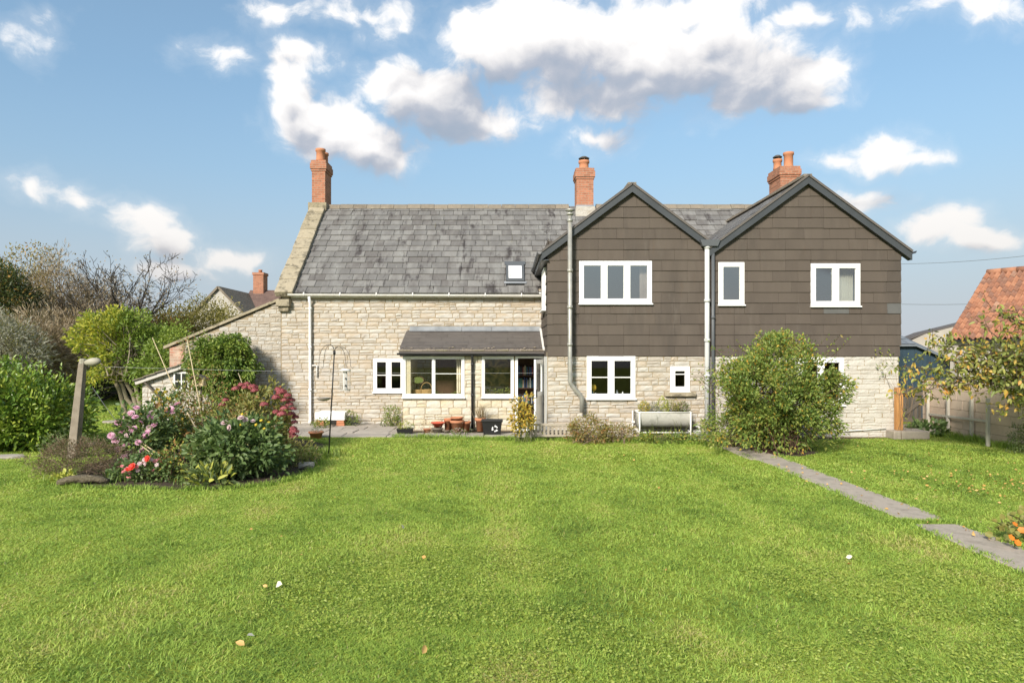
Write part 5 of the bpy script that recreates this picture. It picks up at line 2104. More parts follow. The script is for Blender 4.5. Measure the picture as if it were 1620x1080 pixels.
def bare_tree(name, label, cat, x, y, bm, seed, h=5, r=.14, depth=5, lean=(0, 0), leaf=None, nleaf=0, L=.06, kids=(2, 4), spread=.75, group=None, ratio=.74, tk=None, first=.34, upw=.12, lsp=.22, minr=.004):
    rng = np.random.default_rng(seed)
    t = thing(name, label, cat, (x, y, 0), group)
    mb = MB()
    tips = []
    th = h * first
    mb.tube([(x, y, -.05), (x + lean[0] * .5, y, th * .5), (x + lean[0], y + lean[1], th)], [r * 1.25, r, r * .85], 9, False)
    mb.build('trunk', M[bm], t)
    mb = MB()
    nk = tk or 4
    for k in range(nk):
        a = 2 * PI * k / nk + rng.uniform(-.5, .5)
        d = np.array([math.cos(a) * .7, math.sin(a) * .7, .75])
        branch_tree(rng, mb, (x + lean[0], y + lean[1], th - .05), d / np.linalg.norm(d), h * .26, r * .6, depth, tips, kids=kids, spread=spread, ratio=ratio, upw=upw, minr=minr)
    o = mb.build('crown', M[bm], t)
    o['kind'] = 'stuff'
    if leaf and nleaf:
        P = np.array([p for p, _ in tips])
        D = np.array([d for _, d in tips])
        i = rng.integers(0, len(P), nleaf)
        pos = P[i] + rng.normal(0, lsp, (nleaf, 3))
        o = leaves('leaves', rng, pos, D[i] + rng.normal(0, .7, (nleaf, 3)), rng.uniform(.7, 1.2, nleaf) * L, rng.uniform(.4, .7, nleaf) * L, M[leaf], t)
        o['kind'] = 'stuff'
    return t


def at(u, v, Y): return ((u - U0) * Y / F, Y, CZ + (V0 - v) * Y / F)


# ---- trees beyond the back lawn
x = at(0, 0, 30)[0]
tree('yew_tree', 'dark evergreen yew tree with layered boughs beyond the hedge', 'tree', x, 30, 5.9, 1.65, 'yew_leaf', 'bark_dark', 101, 170, 90, .55, .16, .06, mix=[('autumn_gold', .13)], cz=3.9, rz=2.2)
x = at(42, 0, 37)[0]
tree('birch_tree', 'thin golden leaved tree rising behind the dark yew', 'tree', x, 37, 7.7, 2.0, 'olive_pale', 'bark', 102, 90, 60, .6, .16, .08, mix=[('autumn_gold', .35)], cz=5.1, rz=2.4, tr=.14)
x = at(4, 0, 24)[0]
tree('silver_shrub', 'grey green silvery leaved shrub behind the laurel hedge', 'shrub', x, 24, 3.6, .95, 'silver_leaf', 'bark', 103, 130, 90, .4, .15, .028, mix=[('olive_leaf', .2)], cz=2.1, rz=1.4, tr=.07)
for i, (u, top, Y, cw, seed, lab) in enumerate(((92, 418, 33, 1.9, 104, 'brown twiggy willow nearest the golden birch'), (150, 440, 35, 2.2, 105, 'brown twiggy willow behind the bare branched tree'),
                                     (118, 478, 30, 2.0, 106, 'low brown twiggy willow above the laurel hedge'), (72, 510, 26.5, 1.5, 107, 'short brown twiggy willow between the silvery shrub and the elder'))):
    x, _, z = at(u, top, Y)
    tree('willow_tree', lab, 'tree', x, Y, z, cw, 'brown_leaf', 'twig_brown', seed, 170, 70, .55, .28, .030, mix=[('twig_tan', .45)], cz=z * .55, tr=.12, rough=.35, group='brown twiggy willows', limbs=14, inner=.2, out=1.0)
x = at(196, 0, 30)[0]
bare_tree('bare_tree', 'dark bare branched tree against the sky', 'tree', x, 30, 'bark_dark', 110, 5.7, .2, 5, leaf='brown_leaf', nleaf=500, L=.11, kids=(2, 3), spread=.85, first=.48, tk=5, ratio=.74, lsp=.12, minr=.013, lean=(.1, 0))
for (u, top, Y, cw, seed, m, nm, lab, mx_) in ((300, 482, 34, 1.7, 120, 'olive_leaf', 'hawthorn_tree', 'dense olive green hawthorn behind the outhouse roof', []),
                                         (352, 470, 36, 1.6, 121, 'olive_pale', 'ash_tree', 'pale feathery ash in front of the distant house', []),
                                         (262, 500, 32, 1.5, 122, 'olive_leaf', 'hawthorn_tree', 'olive hawthorn between elder and distant house', [('rust_leaf', .12)]),
                                         (225, 520, 33, 1.8, 123, 'brown_leaf', 'hazel_tree', 'brownish hazel behind the yellow elder', [('olive_leaf', .4)])):
    x, _, z = at(u, top, Y)
    tree(nm, lab, 'tree', x, Y, z, cw, m, 'bark', seed, 150 if m != 'olive_pale' else 90, 70 if m != 'olive_pale' else 40, .5, .15, .07, mix=mx_, cz=z * .58, tr=.09, rough=.3, group='hawthorns behind the outhouse' if nm == 'hawthorn_tree' else None)
# dark undergrowth under the trees
hd = shrub('back_hedge', 'dark evergreen hedge closing the back lawn under the trees', 'hedge', (-18.5, 30.5, .9), (7.5, 1.4, 1.9), 'dark_green', 'bark_dark', 320, 70, .55, .16, .09, seed=130, zmin=-.6, stems=40, r0=.03, spread=4)
# yellow-green elder with several leaning stems
rng = np.random.default_rng(140)
ex, ey = at(215, 655, 23.0)[0], 23.0
el_ = thing('elder_tree', 'yellow green elder with several leaning bare stems beside the outhouse', 'tree', (ex, ey, 0))
cl = []
for (u, v, Y, rx, rz_, n) in ((165, 512, 22.6, .75, .38, 20), (205, 525, 23, .85, .5, 24), (140, 540, 22.4, .55, .33, 12), (238, 540, 23.4, .75, .55, 18), (185, 560, 22.6, .8, .30, 13), (262, 560, 23.6, .6, .6, 12), (160, 590, 22.4, .35, .2, 5), (225, 585, 22.7, .45, .3, 7), (195, 500, 23, .4, .25, 7)):
    c = at(u, v, Y)
    cl.append(crown_clumps(rng, c, (rx, .9, rz_), n, .25))
cl = np.concatenate(cl)
pos, d = clump_leaves(rng, cl, (ex, ey, 2.0), 75, .27, .7)
gsel = (pos[:, 0] > at(205, 0, 23)[0]) | (rng.random(len(pos)) < .25)
for m, k in (('elder_leaf', ~gsel), ('elder_green', gsel)):
    o = leaves('crown', rng, pos[k], d[k], rng.uniform(.09, .17, k.sum()), rng.uniform(.045, .08, k.sum()), M[m], el_)
    o['kind'] = 'stuff'
for (u0, u1, v1) in ((195, 168, 560), (215, 190, 575), (222, 208, 550), (226, 222, 545), (228, 240, 560), (218, 180, 590)):
    mb = MB()
    p, q = at(u0 + 4, 655, 23), at(u1, v1, 22.8)
    b = (p[0], p[1], 0)
    m1 = ((b[0] * .6 + q[0] * .4) + rng.normal(0, .08), p[1] - .05, q[2] * .38)
    m2 = ((b[0] * .28 + q[0] * .72) + rng.normal(0, .08), p[1] - .1, q[2] * .72)
    mb.tube([b, m1, m2, q], [.085, .07, .055, .03], 8, False)
    mb.build('trunk', M['bark_pale'], el_)
mb = MB()
stem_tubes(mb, rng, (ex, ey - .2, 1.3), cl[rng.permutation(len(cl))[:60]], .03, .008, spread=.3)
mb.build('limb', M['bark_pale'], el_)['kind'] = 'stuff'
shrub('garden_shrub', 'fresh green shrub growing behind the outhouse roof', 'shrub', at(268, 560, 21.5)[:2] + (1.6,), (1.0, .8, 1.25), 'elder_green', 'bark', 60, 60, .28, .12, .06, seed=141)

# ---- laurel hedge
rng = np.random.default_rng(150)
lh = thing('laurel_hedge', 'dense glossy green laurel hedge behind the concrete post', 'hedge', (-10.4, 14.8, 0))
cl = []
for (cx, cy, cz, rx, ry, rz_, n) in ((-12.2, 14.6, .82, 1.7, 1.1, .80, 110), (-10.7, 14.7, .78, 1.25, 1.05, .78, 100), (-10.05, 15.3, .60, .75, .8, .64, 55), (-11.3, 14.5, .95, 1.2, .9, .70, 60), (-11.9, 14.2, .4, 2.0, .55, .45, 60), (-10.2, 14.3, .4, .9, .55, .42, 36)):
    cl.append(crown_clumps(rng, (cx, cy, cz), (rx, ry, rz_), n, .45, -.95, .16))
cl = np.concatenate(cl)
cl = cl[cl[:, 2] > .1]
pos, d = clump_leaves(rng, cl, (-10.4, 15, .6), 52, .24, .7, .35)
k = pos[:, 2] > .05
pos, d = pos[k], d[k]
leaves('foliage', rng, pos, d, rng.uniform(.09, .155, len(pos)), rng.uniform(.04, .06, len(pos)), M['laurel'], lh, fold=.18, droop=.12, big=True)['kind'] = 'stuff'
# upright leading shoots
sh = np.stack([rng.uniform(-13.0, -9.5, 150), rng.uniform(13.9, 15.6, 150), np.zeros(150)], 1)
sh[:, 2] = 1.34 + .20 * np.sin(sh[:, 0] * 2.2) + rng.uniform(0, .25, 150) - .22 * np.clip(sh[:, 0] + 10.4, 0, 1)
P2 = np.repeat(sh, 9, 0) + np.stack([rng.normal(0, .03, 1350), rng.normal(0, .03, 1350), np.tile(np.linspace(-.15, .2, 9), 150)], 1)
D2 = np.stack([rng.normal(0, .6, 1350), rng.normal(0, .6, 1350), rng.uniform(.4, 1.4, 1350)], 1)
leaves('foliage', rng, P2, D2, rng.uniform(.08, .13, 1350), .042, M['laurel'], lh, fold=.18, droop=.1, big=True)['kind'] = 'stuff'
mb = MB()
for hx0 in (-12.3, -11.4, -10.6, -10.0):
    sel = cl[np.abs(cl[:, 0] - hx0) < .6]
    stem_tubes(mb, rng, (hx0, 15.0, 0), sel[rng.permutation(len(sel))[:16]], .018, .006, spread=.12, bend=.05)
mb.build('stem', M['bark_dark'], lh)['kind'] = 'stuff'
shrub('low_plant', 'low green plant spreading at the foot of the laurel hedge', 'plant', (-8.7, 13.75, .18), (.7, .4, .28), 'dahlia_pale', 'stem_green', 26, 30, .14, .07, .03, seed=151)

# ---- big arching shrub at the end of the path
rng = np.random.default_rng(160)
bx, by = at(1226, 0, 14.2)[0], 14.2
big = thing('rose_bush', 'large arching shrub with yellowing leaves and brown stems at the path end', 'shrub', (bx, by, 0))
cl = crown_clumps(rng, (bx + .06, by, 1.26), (1.36, 1.12, 1.08), 350, .30, -.9, .2)
cl = cl[rng.random(len(cl)) > .06]
cl = np.concatenate([cl, np.stack([bx + rng.normal(-.1, .55, 46), by - .25 + rng.normal(0, .3, 46), rng.uniform(.10, .6, 46)], 1)])
cl = cl[~((cl[:, 0] > bx + .62) & (cl[:, 2] > 1.62)) & ~((cl[:, 0] < bx - .9) & (cl[:, 2] > 1.85))]
pos, d = clump_leaves(rng, cl, (bx, by, .9), 84, .17, .6)
zf = np.clip((pos[:, 2] + .15) / .8, 0.35, 1)
k = rng.random(len(pos)) < zf
pos, d = pos[k], d[k]
pick = rng.random(len(pos))
leaves('foliage', rng, pos[pick > .1], d[pick > .1], rng.uniform(.05, .095, (pick > .1).sum()), rng.uniform(.03, .05, (pick > .1).sum()), M['rose_leaf'], big)['kind'] = 'stuff'
k = pick <= .06
leaves('foliage', rng, pos[k], d[k], rng.uniform(.05, .085, k.sum()), .04, M['rose_yellow'], big)['kind'] = 'stuff'
mb = MB()
for i in range(170):
    a = rng.uniform(0, 2 * PI)
    rr = rng.uniform(.2, 1.5)
    e = np.array([bx + math.cos(a) * rr, by + math.sin(a) * rr * .85, rng.uniform(.1, 2.35) * (1.06 - .28 * rr)])
    b = np.array([bx + rng.normal(0, .22), by + rng.normal(0, .2), 0])
    pts = []
    for j in range(6):
        t = j / 5
        p = b + (e - b) * t
        p[2] = e[2] * t + math.sin(PI * t) * (.55 - .1 * rr) * (1 if e[2] < 1.3 else .3) * rng.uniform(.5, 1.2)
        pts.append(tuple(p + rng.normal(0, .05, 3) * (1 if j else 0)))
    mb.tube(pts, [.008 - .0012 * j for j in range(6)], 4, False)
mb.build('stem', M['twig_red'], big)['kind'] = 'stuff'
mb = MB()
tips = []
for i in range(90):
    a = rng.uniform(0, PI * 2)
    p0 = np.array([bx + math.cos(a) * 1.1, by + math.sin(a) * .8, rng.uniform(.9, 2.1)])
    dd = np.array([math.cos(a) * .8, math.sin(a) * .5, rng.uniform(.1, .9)])
    p1, p2 = p0 + dd * .3, p0 + dd * rng.uniform(.4, .75) + np.array([0, 0, .02])
    mb.tube([tuple(p0), tuple(p1), tuple(p2)], [.005, .004, .002], 3, False)
    for t in np.linspace(.2, 1, 7):
        tips.append(p0 + (p2 - p0) * t)
mb.build('shoot', M['twig_red'], big)['kind'] = 'stuff'
tips = np.array(tips)
leaves('foliage', rng, tips, rng.normal(0, 1, tips.shape) + np.array([0, 0, .3]), rng.uniform(.05, .085, len(tips)), .038, M['rose_leaf'], big)['kind'] = 'stuff'

# ---- border plants along the wing
shrub('fuchsia_bush', 'low leafy bush filling the corner beside the grey soil pipe', 'shrub', (at(1152, 0, 15)[0], 15.0, .36), (.6, .5, .42), 'rose_leaf', 'twig_brown', 60, 45, .16, .065, .034, seed=170)
shrub('rose_shrub', 'small upright yellow leaved rose in front of the open porch door', 'shrub', (at(826, 0, 15.7)[0], 15.7, .58), (.28, .25, .48), 'yellow_leaf', 'stem_green', 30, 22, .12, .085, .045, seed=171, mix=[('rose_yellow', .3), ('olive_leaf', .25)], stems=12)
shrub('hypericum_bush', 'low bush of bronze and green leaves beside the wooden bench', 'shrub', (at(930, 0, 15.6)[0], 15.6, .26), (.52, .35, .30), 'olive_leaf', 'twig_brown', 56, 40, .12, .06, .028, seed=172, mix=[('rust_leaf', .22), ('olive_pale', .25)])
shrub('hypericum_bush', 'small bronze bush just in front of the water trough legs end', 'shrub', (at(978, 0, 15.7)[0], 15.7, .2), (.35, .25, .22), 'olive_leaf', 'twig_brown', 26, 36, .10, .055, .026, seed=173, mix=[('rust_leaf', .15), ('olive_pale', .2)])
shrub('ground_plant', 'leafy green plants growing under the metal water trough', 'plant', (at(1050, 0, 15.6)[0], 15.55, .07), (.85, .2, .13), 'rose_leaf', 'stem_green', 60, 36, .12, .06, .03, seed=174, mix=[('yellow_leaf', .12)])
shrub('climbing_rose', 'thin straggling climber on the whitewashed corner of the house', 'climber', (9.35, YF - .12, 1.75), (.55, .1, .45), 'rose_leaf', 'twig_brown', 16, 5, .12, .075, .045, seed=175, stems=8, r0=.006, base=(9.5, YF - .12, 0))
shrub('bushy_aster', 'dark green bushy plant growing at the foot of the block wall', 'plant', (10.72, 13.9, .26), (.40, .40, .34), 'dahlia_pale', 'stem_green', 40, 40, .13, .05, .02, seed=176)
shrub('broad_leaf_plant', 'low clump of broad dark leaves beside the gate step', 'plant', (10.55, 16.9, .10), (.5, .35, .2), 'dahlia_leaf', 'stem_green', 26, 16, .14, .16, .07, seed=177, big=True, stems=0, up=.6)

# ---- fruit tree trained along the wall
rng = np.random.default_rng(180)
fx0, fy0 = 11.05, 12.7
ft = thing('fruit_tree', 'wide low fruit tree with yellowing autumn leaves beside the block wall', 'tree', (10.55, fy0, 0))
mb = MB()
mb.tube([(10.55, fy0, 0), (10.5, fy0, .5), (10.46, fy0 + .02, 1.1), (10.5, fy0, 1.7)], [.10, .085, .075, .05], 10, False)
mb.build('trunk', M['bark'], ft)
mb = MB()
lv = []
targets = [(1425, 622, 14.2), (1450, 580, 14.4), (1480, 600, 14.0), (1510, 560, 13.8), (1540, 600, 13.4), (1560, 560, 13.6), (1590, 580, 12.8), (1585, 640, 12.6),
           (1500, 545, 14.6), (1470, 545, 15.0), (1605, 540, 12.6), (1560, 520, 13.2), (1615, 610, 12.2), (1640, 560, 12.4), (1690, 560, 12.6), (1720, 600, 13), (1470, 615, 14.2), (1535, 580, 13.6),
           (1580, 490, 13.2), (1608, 500, 12.8), (1650, 500, 12.6)]
for (u, v, Y) in targets:
    e = np.array(at(u, v, Y))
    b = np.array([10.48, fy0, rng.uniform(.75, 1.6)])
    pts = []
    for j in range(7):
        t = j / 6
        p = b + (e - b) * t + np.array([0, 0, math.sin(PI * t) * .22])
        pts.append(p + rng.normal(0, .03, 3))
    mb.tube([tuple(p) for p in pts], [.034 - .0045 * j for j in range(7)], 5, False)
    for j in range(1, 7):
        for q in range(6):
            s0 = pts[j] + rng.normal(0, .03, 3)
            dd = rng.normal(0, 1, 3) * np.array([1, .8, .8]) + np.array([-.3, 0, .2])
            s1 = s0 + dd / np.linalg.norm(dd) * rng.uniform(.18, .5)
            mb.tube([tuple(s0), tuple((s0 + s1) / 2 + rng.normal(0, .02, 3)), tuple(s1)], [.007, .005, .003], 3, False)
            thin = .45 if v < 530 else 1
            for t in np.linspace(.25, 1, 9):
                if rng.random() < .62 * thin:
                    lv.append(s0 + (s1 - s0) * t + rng.normal(0, .035, 3))
mb.build('limb', M['bark'], ft)['kind'] = 'stuff'
lv = np.array(lv)
pick = rng.random(len(lv))
for m, a, b in (('fruit_leaf', 0, .80), ('fruit_yellow', .80, 1.0)):
    k = (pick >= a) & (pick < b)
    leaves('foliage', rng, lv[k], rng.normal(0, .8, (k.sum(), 3)) + np.array([0, 0, -.25]), rng.uniform(.075, .13, k.sum()), rng.uniform(.045, .07, k.sum()), M[m], ft, big=True, droop=.2)['kind'] = 'stuff'

# ---- nasturtium at the path edge
nx, ny = at(1612, 0, 7.3)[0] + .1, 7.3
na = shrub('nasturtium', 'nasturtium with round green leaves and orange flowers beside the path', 'plant', (nx, ny, .13), (.24, .26, .16), 'sedum_leaf', 'stem_green', 26, 7, .12, .075, .07, seed=190, big=True, up=.8, stems=14, r0=.003)
rng = np.random.default_rng(191)


def flower_mesh(name, m, rng, petals=14, rings=2, r=.055, cup=.5, w=.35):
    pos, d, L = [], [], []
    for k in range(rings):
        n = petals - 3 * k
        for i in range(n):
            a = 2 * PI * i / n + k * .3
            e = .15 + cup * k
            pos.append((0, 0, .004 * k))
            d.append((math.cos(a), math.sin(a), e))
            L.append(r * (1 - .18 * k))
    pos, d, L = np.array(pos), unit(np.array(d)), np.array(L)[:, None]
    s = unit(np.cross(d, np.array([0, 0, 1.0])))
    mid = pos + d * L * .6
    V = np.stack([pos, mid - s * L * w, pos + d * L, mid + s * L * w], 1)
    n = len(pos)
    vs = V.reshape(-1, 3)
    fs = []
    for i in range(n):
        fs += [(4 * i, 4 * i + 1, 4 * i + 2), (4 * i, 4 * i + 2, 4 * i + 3)]
    return rawmesh(name, [tuple(v) for v in vs], fs, M[m])


def put_flowers(parent, mesh, pts, rng, face=(0, -.7, .7), sc=(.8, 1.2), nm='flower'):
    for p in pts:
        o = link(nm, mesh, parent, p)
        dv = Vector(face) + Vector(rng.normal(0, .3, 3))
        o.rotation_euler = dv.to_track_quat('Z', 'Y').to_euler()
        s = rng.uniform(*sc)
        o.scale = (s, s, s)


fm = flower_mesh('flower', 'petal_orange', rng, 6, 1, .035, .5, .5)
put_flowers(na, fm, [at(1606, 829, 7.25), at(1600, 850, 7.05), at(1610, 858, 7.0), at(1616, 838, 7.2)], rng)

# ---- island bed
G_BED = None
sh_ = shrub('heather_bush', 'dry brown heather mound at the foot of the concrete post', 'shrub', (at(130, 0, 11.6)[0], 11.6, .26), (.75, .55, .36), 'heather_leaf', 'twig_brown', 110, 60, .12, .055, .012, seed=200, stems=60, r0=.006, spread=.3, up=.6)
d1 = shrub('dahlia', 'tall dahlia covered in pale pink blooms at the edge of the bed', 'plant', (at(225, 0, 12.3)[0], 12.3, .55), (.55, .45, .55), 'dahlia_leaf', 'stem_green', 60, 26, .15, .10, .055, seed=201, big=True, mix=[('dahlia_pale', .2)], stems=22)
rng = np.random.default_rng(202)
dm = flower_mesh('flower', 'petal_pink', rng, 16, 4, .075, .35, .26)
dp = flower_mesh('flower', 'petal_pale', rng, 14, 3, .06, .4, .28)
put_flowers(d1, dm, [at(u, v, 11.9 + rng.uniform(-.1, .3)) for u, v in ((216, 645), (176, 689), (205, 672), (212, 679), (222, 668), (229, 690), (183, 697), (192, 682), (214, 660), (238, 660), (225, 712), (204, 716), (244, 672), (188, 710), (200, 704), (210, 679), (196, 723), (233, 685), (207, 655), (187, 668), (219, 700))], rng)
put_flowers(d1, dp, [at(u, v, 11.9 + rng.uniform(-.1, .3)) for u, v in ((198, 660), (226, 664), (240, 652), (210, 664), (236, 676), (201, 688))], rng)
d2 = shrub('dahlia', 'yellowing leggy dahlia with a few mauve and withered blooms', 'plant', (at(265, 0, 12.9)[0], 12.9, .65), (.50, .45, .58), 'dahlia_leaf', 'stem_green', 46, 20, .15, .10, .055, seed=203, big=True, mix=[('yellow_leaf', .30), ('rust_leaf', .1)])
put_flowers(d2, dm, [at(u, v, 12.5) for u, v in ((269, 648), (281, 640), (272, 651))], rng)
dw_ = flower_mesh('flower', 'rust_leaf', rng, 12, 2, .06, .3, .3)
put_flowers(d2, dw_, [at(u, v, 12.4) for u, v in ((192, 672), (250, 642), (296, 687), (296, 712), (262, 648))], rng, nm='seed_head')
put_flowers(d2, flower_mesh('flower', 'petal_rose', rng, 12, 3, .07, .4, .3), [at(u, v, 11.6) for u, v in ((318, 708), (314, 713))], rng)
put_flowers(d2, flower_mesh('flower', 'petal_yellow', rng, 10, 2, .05, .4, .3), [at(u, v, 11.6) for u, v in ((315, 722), (322, 724), (334, 711), (331, 716))], rng)
bg_ = shrub('begonia', 'low plant with small red and salmon flowers along the bed edge', 'plant', (at(238, 0, 10.95)[0], 10.95, .18), (.52, .3, .24), 'dahlia_leaf', 'stem_green', 46, 26, .11, .07, .045, seed=204, big=True)
pts = [at(u, v, 10.6 + rng.uniform(-.05, .25)) for u, v in ((193, 737), (200, 741), (205, 748), (212, 735), (235, 726), (225, 731), (245, 729), (216, 738), (244, 744), (252, 728), (196, 746), (204, 753))]
put_flowers(bg_, flower_mesh('flower', 'petal_rose', rng, 7, 2, .04, .5, .4), pts, rng)
put_flowers(bg_, flower_mesh('flower', 'petal_red', rng, 8, 2, .06, .4, .4), [at(u, v, 10.6) for u, v in ((209, 738), (233, 725), (203, 742))], rng)
put_flowers(bg_, flower_mesh('flower', 'petal_pale', rng, 7, 2, .04, .5, .4), [at(u, v, 10.65) for u, v in ((230, 733), (240, 727), (221, 733), (248, 735), (228, 727), (218, 744))], rng)
shrub('dark_dahlia', 'dense dark green dahlia bush with few pale flowers beside the lawn', 'plant', (at(376, 0, 11.2)[0], 11.2, .48), (.68, .55, .52), 'dahlia_leaf', 'stem_green', 110, 30, .16, .11, .06, seed=205, big=True, mix=[('dahlia_pale', .12)], stems=30)
dd_ = bpy.data.objects['dark_dahlia']
put_flowers(dd_, dp, [at(u, v, 10.8 + rng.uniform(0, .4)) for u, v in ((388, 664), (400, 666), (363, 676), (346, 693), (355, 669), (381, 661), (351, 700))], rng)
put_flowers(dd_, flower_mesh('flower', 'petal_yellow', rng, 8, 2, .03, .4, .3), [at(u, v, 11.1) for u, v in ((383, 655), (405, 672), (413, 665), (425, 668), (380, 672), (418, 678))], rng)
shrub('hosta', 'striped pale green leaf clump at the very edge of the bed', 'plant', (at(332, 0, 10.5)[0], 10.5, .10), (.34, .22, .2), 'dahlia_pale', 'stem_green', 22, 14, .10, .16, .05, seed=206, big=True, stems=0, up=.7, mix=[('lime_leaf', .25)])
shrub('lime_plant', 'small lime yellow leaf rosette beside the old log', 'plant', (at(102, 0, 10.7)[0], 10.7, .06), (.16, .12, .09), 'lime_leaf', 'stem_green', 10, 12, .06, .08, .045, seed=207, big=True, stems=0, up=.6)
shrub('bed_plant', 'loose light green plant filling the bed edge beside the dark dahlia', 'plant', (at(448, 0, 12.2)[0], 12.2, .22), (.5, .45, .28), 'sedum_leaf', 'stem_green', 40, 24, .14, .09, .03, seed=214, mix=[('olive_pale', .3)], up=.6)
shrub('bed_plant', 'straggly bronze and green plant between begonia and dark dahlia', 'plant', (at(285, 0, 11.1)[0], 11.1, .26), (.42, .35, .3), 'rose_leaf', 'twig_red', 36, 22, .13, .07, .03, seed=215, mix=[('rust_leaf', .3), ('yellow_leaf', .1)], up=.5)
# sedum / hydrangea with dark red heads
hy_x, hy_y = at(408, 0, 14.3)[0], 14.3
hy = shrub('hydrangea_bush', 'bushy hydrangea with deep red flower heads beside the house wall', 'shrub', (hy_x, hy_y, .62), (.76, .65, .66), 'sedum_leaf', 'twig_brown', 110, 30, .16, .10, .05, seed=210, big=True, mix=[('rust_leaf', .08)], stems=30)
leaves('foliage', rng, np.array([at(430, v, 14.0) for v in np.linspace(592, 622, 40)]) + rng.normal(0, .03, (40, 3)), rng.normal(0, .8, (40, 3)) + np.array([0, 0, .7]), .10, .04, M['sedum_leaf'], hy, big=True)['kind'] = 'stuff'
def head_mesh(m, rng, r=.085, n=80):
    d = fib(n, rng)
    d = d[d[:, 2] > -.25]
    pos = d * np.array([r, r, r * .7]) * rng.uniform(.8, 1.05, (len(d), 1))
    a = rng.normal(0, 1, d.shape)
    s = unit(np.cross(d, a))
    s2 = np.cross(d, s)
    q = r * .24
    V = np.stack([pos - s * q, pos - s2 * q, pos + s * q + d * q * .4, pos + s2 * q], 1).reshape(-1, 3)
    return rawmesh('flower_head', [tuple(v) for v in V], [(4 * i, 4 * i + 1, 4 * i + 2, 4 * i + 3) for i in range(len(pos))], M[m])
hm = [head_mesh('sedum_flower', rng) for _ in range(3)]
for i, (u, v, Y) in enumerate(((382, 609, 14.2), (391, 607, 14.2), (400, 613, 14.1), (403, 618, 14.0), (373, 615, 14.3), (445, 620, 13.9), (455, 626, 13.9), (450, 633, 13.8), (460, 633, 14.0), (437, 629, 13.8), (442, 622, 14.1),
                               (463, 647, 13.9), (461, 655, 13.9), (466, 668, 13.9), (464, 678, 14.0), (418, 640, 13.6), (446, 655, 13.6), (437, 652, 13.7), (357, 633, 14.0), (352, 640, 14.0), (465, 683, 13.9), (467, 660, 14.0), (458, 640, 13.9), (464, 690, 13.9), (440, 616, 14.0), (450, 646, 13.7), (388, 613, 14.1), (338, 663, 13.4), (336, 668, 13.4))):
    o = link('flower_head', hm[i % 3], hy, at(u, v, Y))
    s = rng.uniform(.8, 1.25)
    o.scale = (s, s, s)
shrub('shrub_rose', 'rangy rose bush with bronze leaves growing through tall canes', 'shrub', (at(312, 0, 15.2)[0], 15.2, .8), (.75, .6, .85), 'olive_leaf', 'twig_red', 90, 26, .2, .075, .04, seed=211, mix=[('rose_leaf', .4), ('rust_leaf', .14)], stems=40, r0=.009)
shrub('shrub_rose', 'green and rust perennial clump in the middle of the bed', 'plant', (at(335, 0, 13.4)[0], 13.4, .5), (.55, .5, .5), 'rose_leaf', 'stem_green', 60, 26, .16, .075, .035, seed=212, mix=[('rust_leaf', .2), ('olive_leaf', .3)])
shrub('shrub_rose', 'light green bushy perennial below the red hydrangea heads', 'plant', (at(385, 0, 13.2)[0], 13.2, .45), (.6, .4, .45), 'sedum_leaf', 'stem_green', 60, 26, .15, .08, .035, seed=213, mix=[('olive_pale', .25)])
# iris leaves
def iris(name, label, c, n, L, sp, seed, m='iris_leaf', W=.016, group=None):
    rng = np.random.default_rng(seed)
    pos = np.stack([rng.normal(c[0], sp[0], n), rng.normal(c[1], sp[1], n), np.zeros(n)], 1)
    d = np.stack([rng.normal(0, .28, n), rng.normal(0, .28, n), np.ones(n)], 1)
    t = thing(name, label, 'plant', (c[0], c[1], 0), group)
    blades('foliage', rng, pos, d, rng.uniform(.6, 1.15, n) * L, W, M[m], t, .8)['kind'] = 'stuff'
iris('iris_clump', 'clump of long grassy iris leaves round the feeder pole foot', (at(500, 0, 13.4)[0], 13.4), 130, .36, (.22, .15), 220, group='iris clumps')
iris('iris_clump', 'long iris leaves between the dark dahlia and the feeder pole', (at(455, 0, 12.9)[0], 12.9), 180, .36, (.32, .3), 221, group='iris clumps')
iris('iris_clump', 'thin upright iris leaves between the log and begonia', (at(180, 0, 10.8)[0], 10.8), 50, .34, (.10, .08), 222, group='iris clumps')
iris('iris_clump', 'upright iris leaves in front of the dry heather mound', (at(110, 0, 11.0)[0], 11.0), 50, .30, (.12, .06), 223, group='iris clumps')
iris('iris_clump', 'fine leaf tuft between begonia and striped hosta', (at(293, 0, 10.6)[0], 10.6), 70, .24, (.14, .1), 224, group='iris clumps', W=.011)
# ivy over the outhouse roof
rng = np.random.default_rng(230)
iv = thing('ivy', 'thick green ivy mound climbing over the outhouse roof', 'climber', (at(352, 0, 18.2)[0], 18.2, 0))
cl = []
for (u, v, Y, rx, ry, rz_, n) in ((355, 570, 18.4, .68, .55, .62, 80), (352, 600, 18.0, .75, .45, .55, 60), (325, 580, 18.2, .45, .4, .45, 30), (372, 590, 18.5, .5, .5, .7, 44), (362, 545, 18.7, .45, .4, .25, 20)):
    cl.append(crown_clumps(rng, at(u, v, Y), (rx, ry, rz_), n, .5, -1, .14))
cl = np.concatenate(cl)
pos, d = clump_leaves(rng, cl, at(352, 590, 18.5), 60, .16, .9, -.25)
leaves('foliage', rng, pos, d, rng.uniform(.06, .11, len(pos)), rng.uniform(.04, .065, len(pos)), M['ivy_leaf'], iv, droop=.35, big=True)['kind'] = 'stuff'
mb = MB()
for i in range(40):
    p = np.array(at(rng.uniform(385, 402), rng.uniform(545, 620), 19.2))
    e = p + np.array([rng.uniform(.1, .45), rng.uniform(-.1, .1), rng.uniform(-.35, .1)])
    mb.tube([tuple(p), tuple((p + e) / 2 + np.array([0, -.05, .05])), tuple(e)], [.005, .004, .002], 3, False)
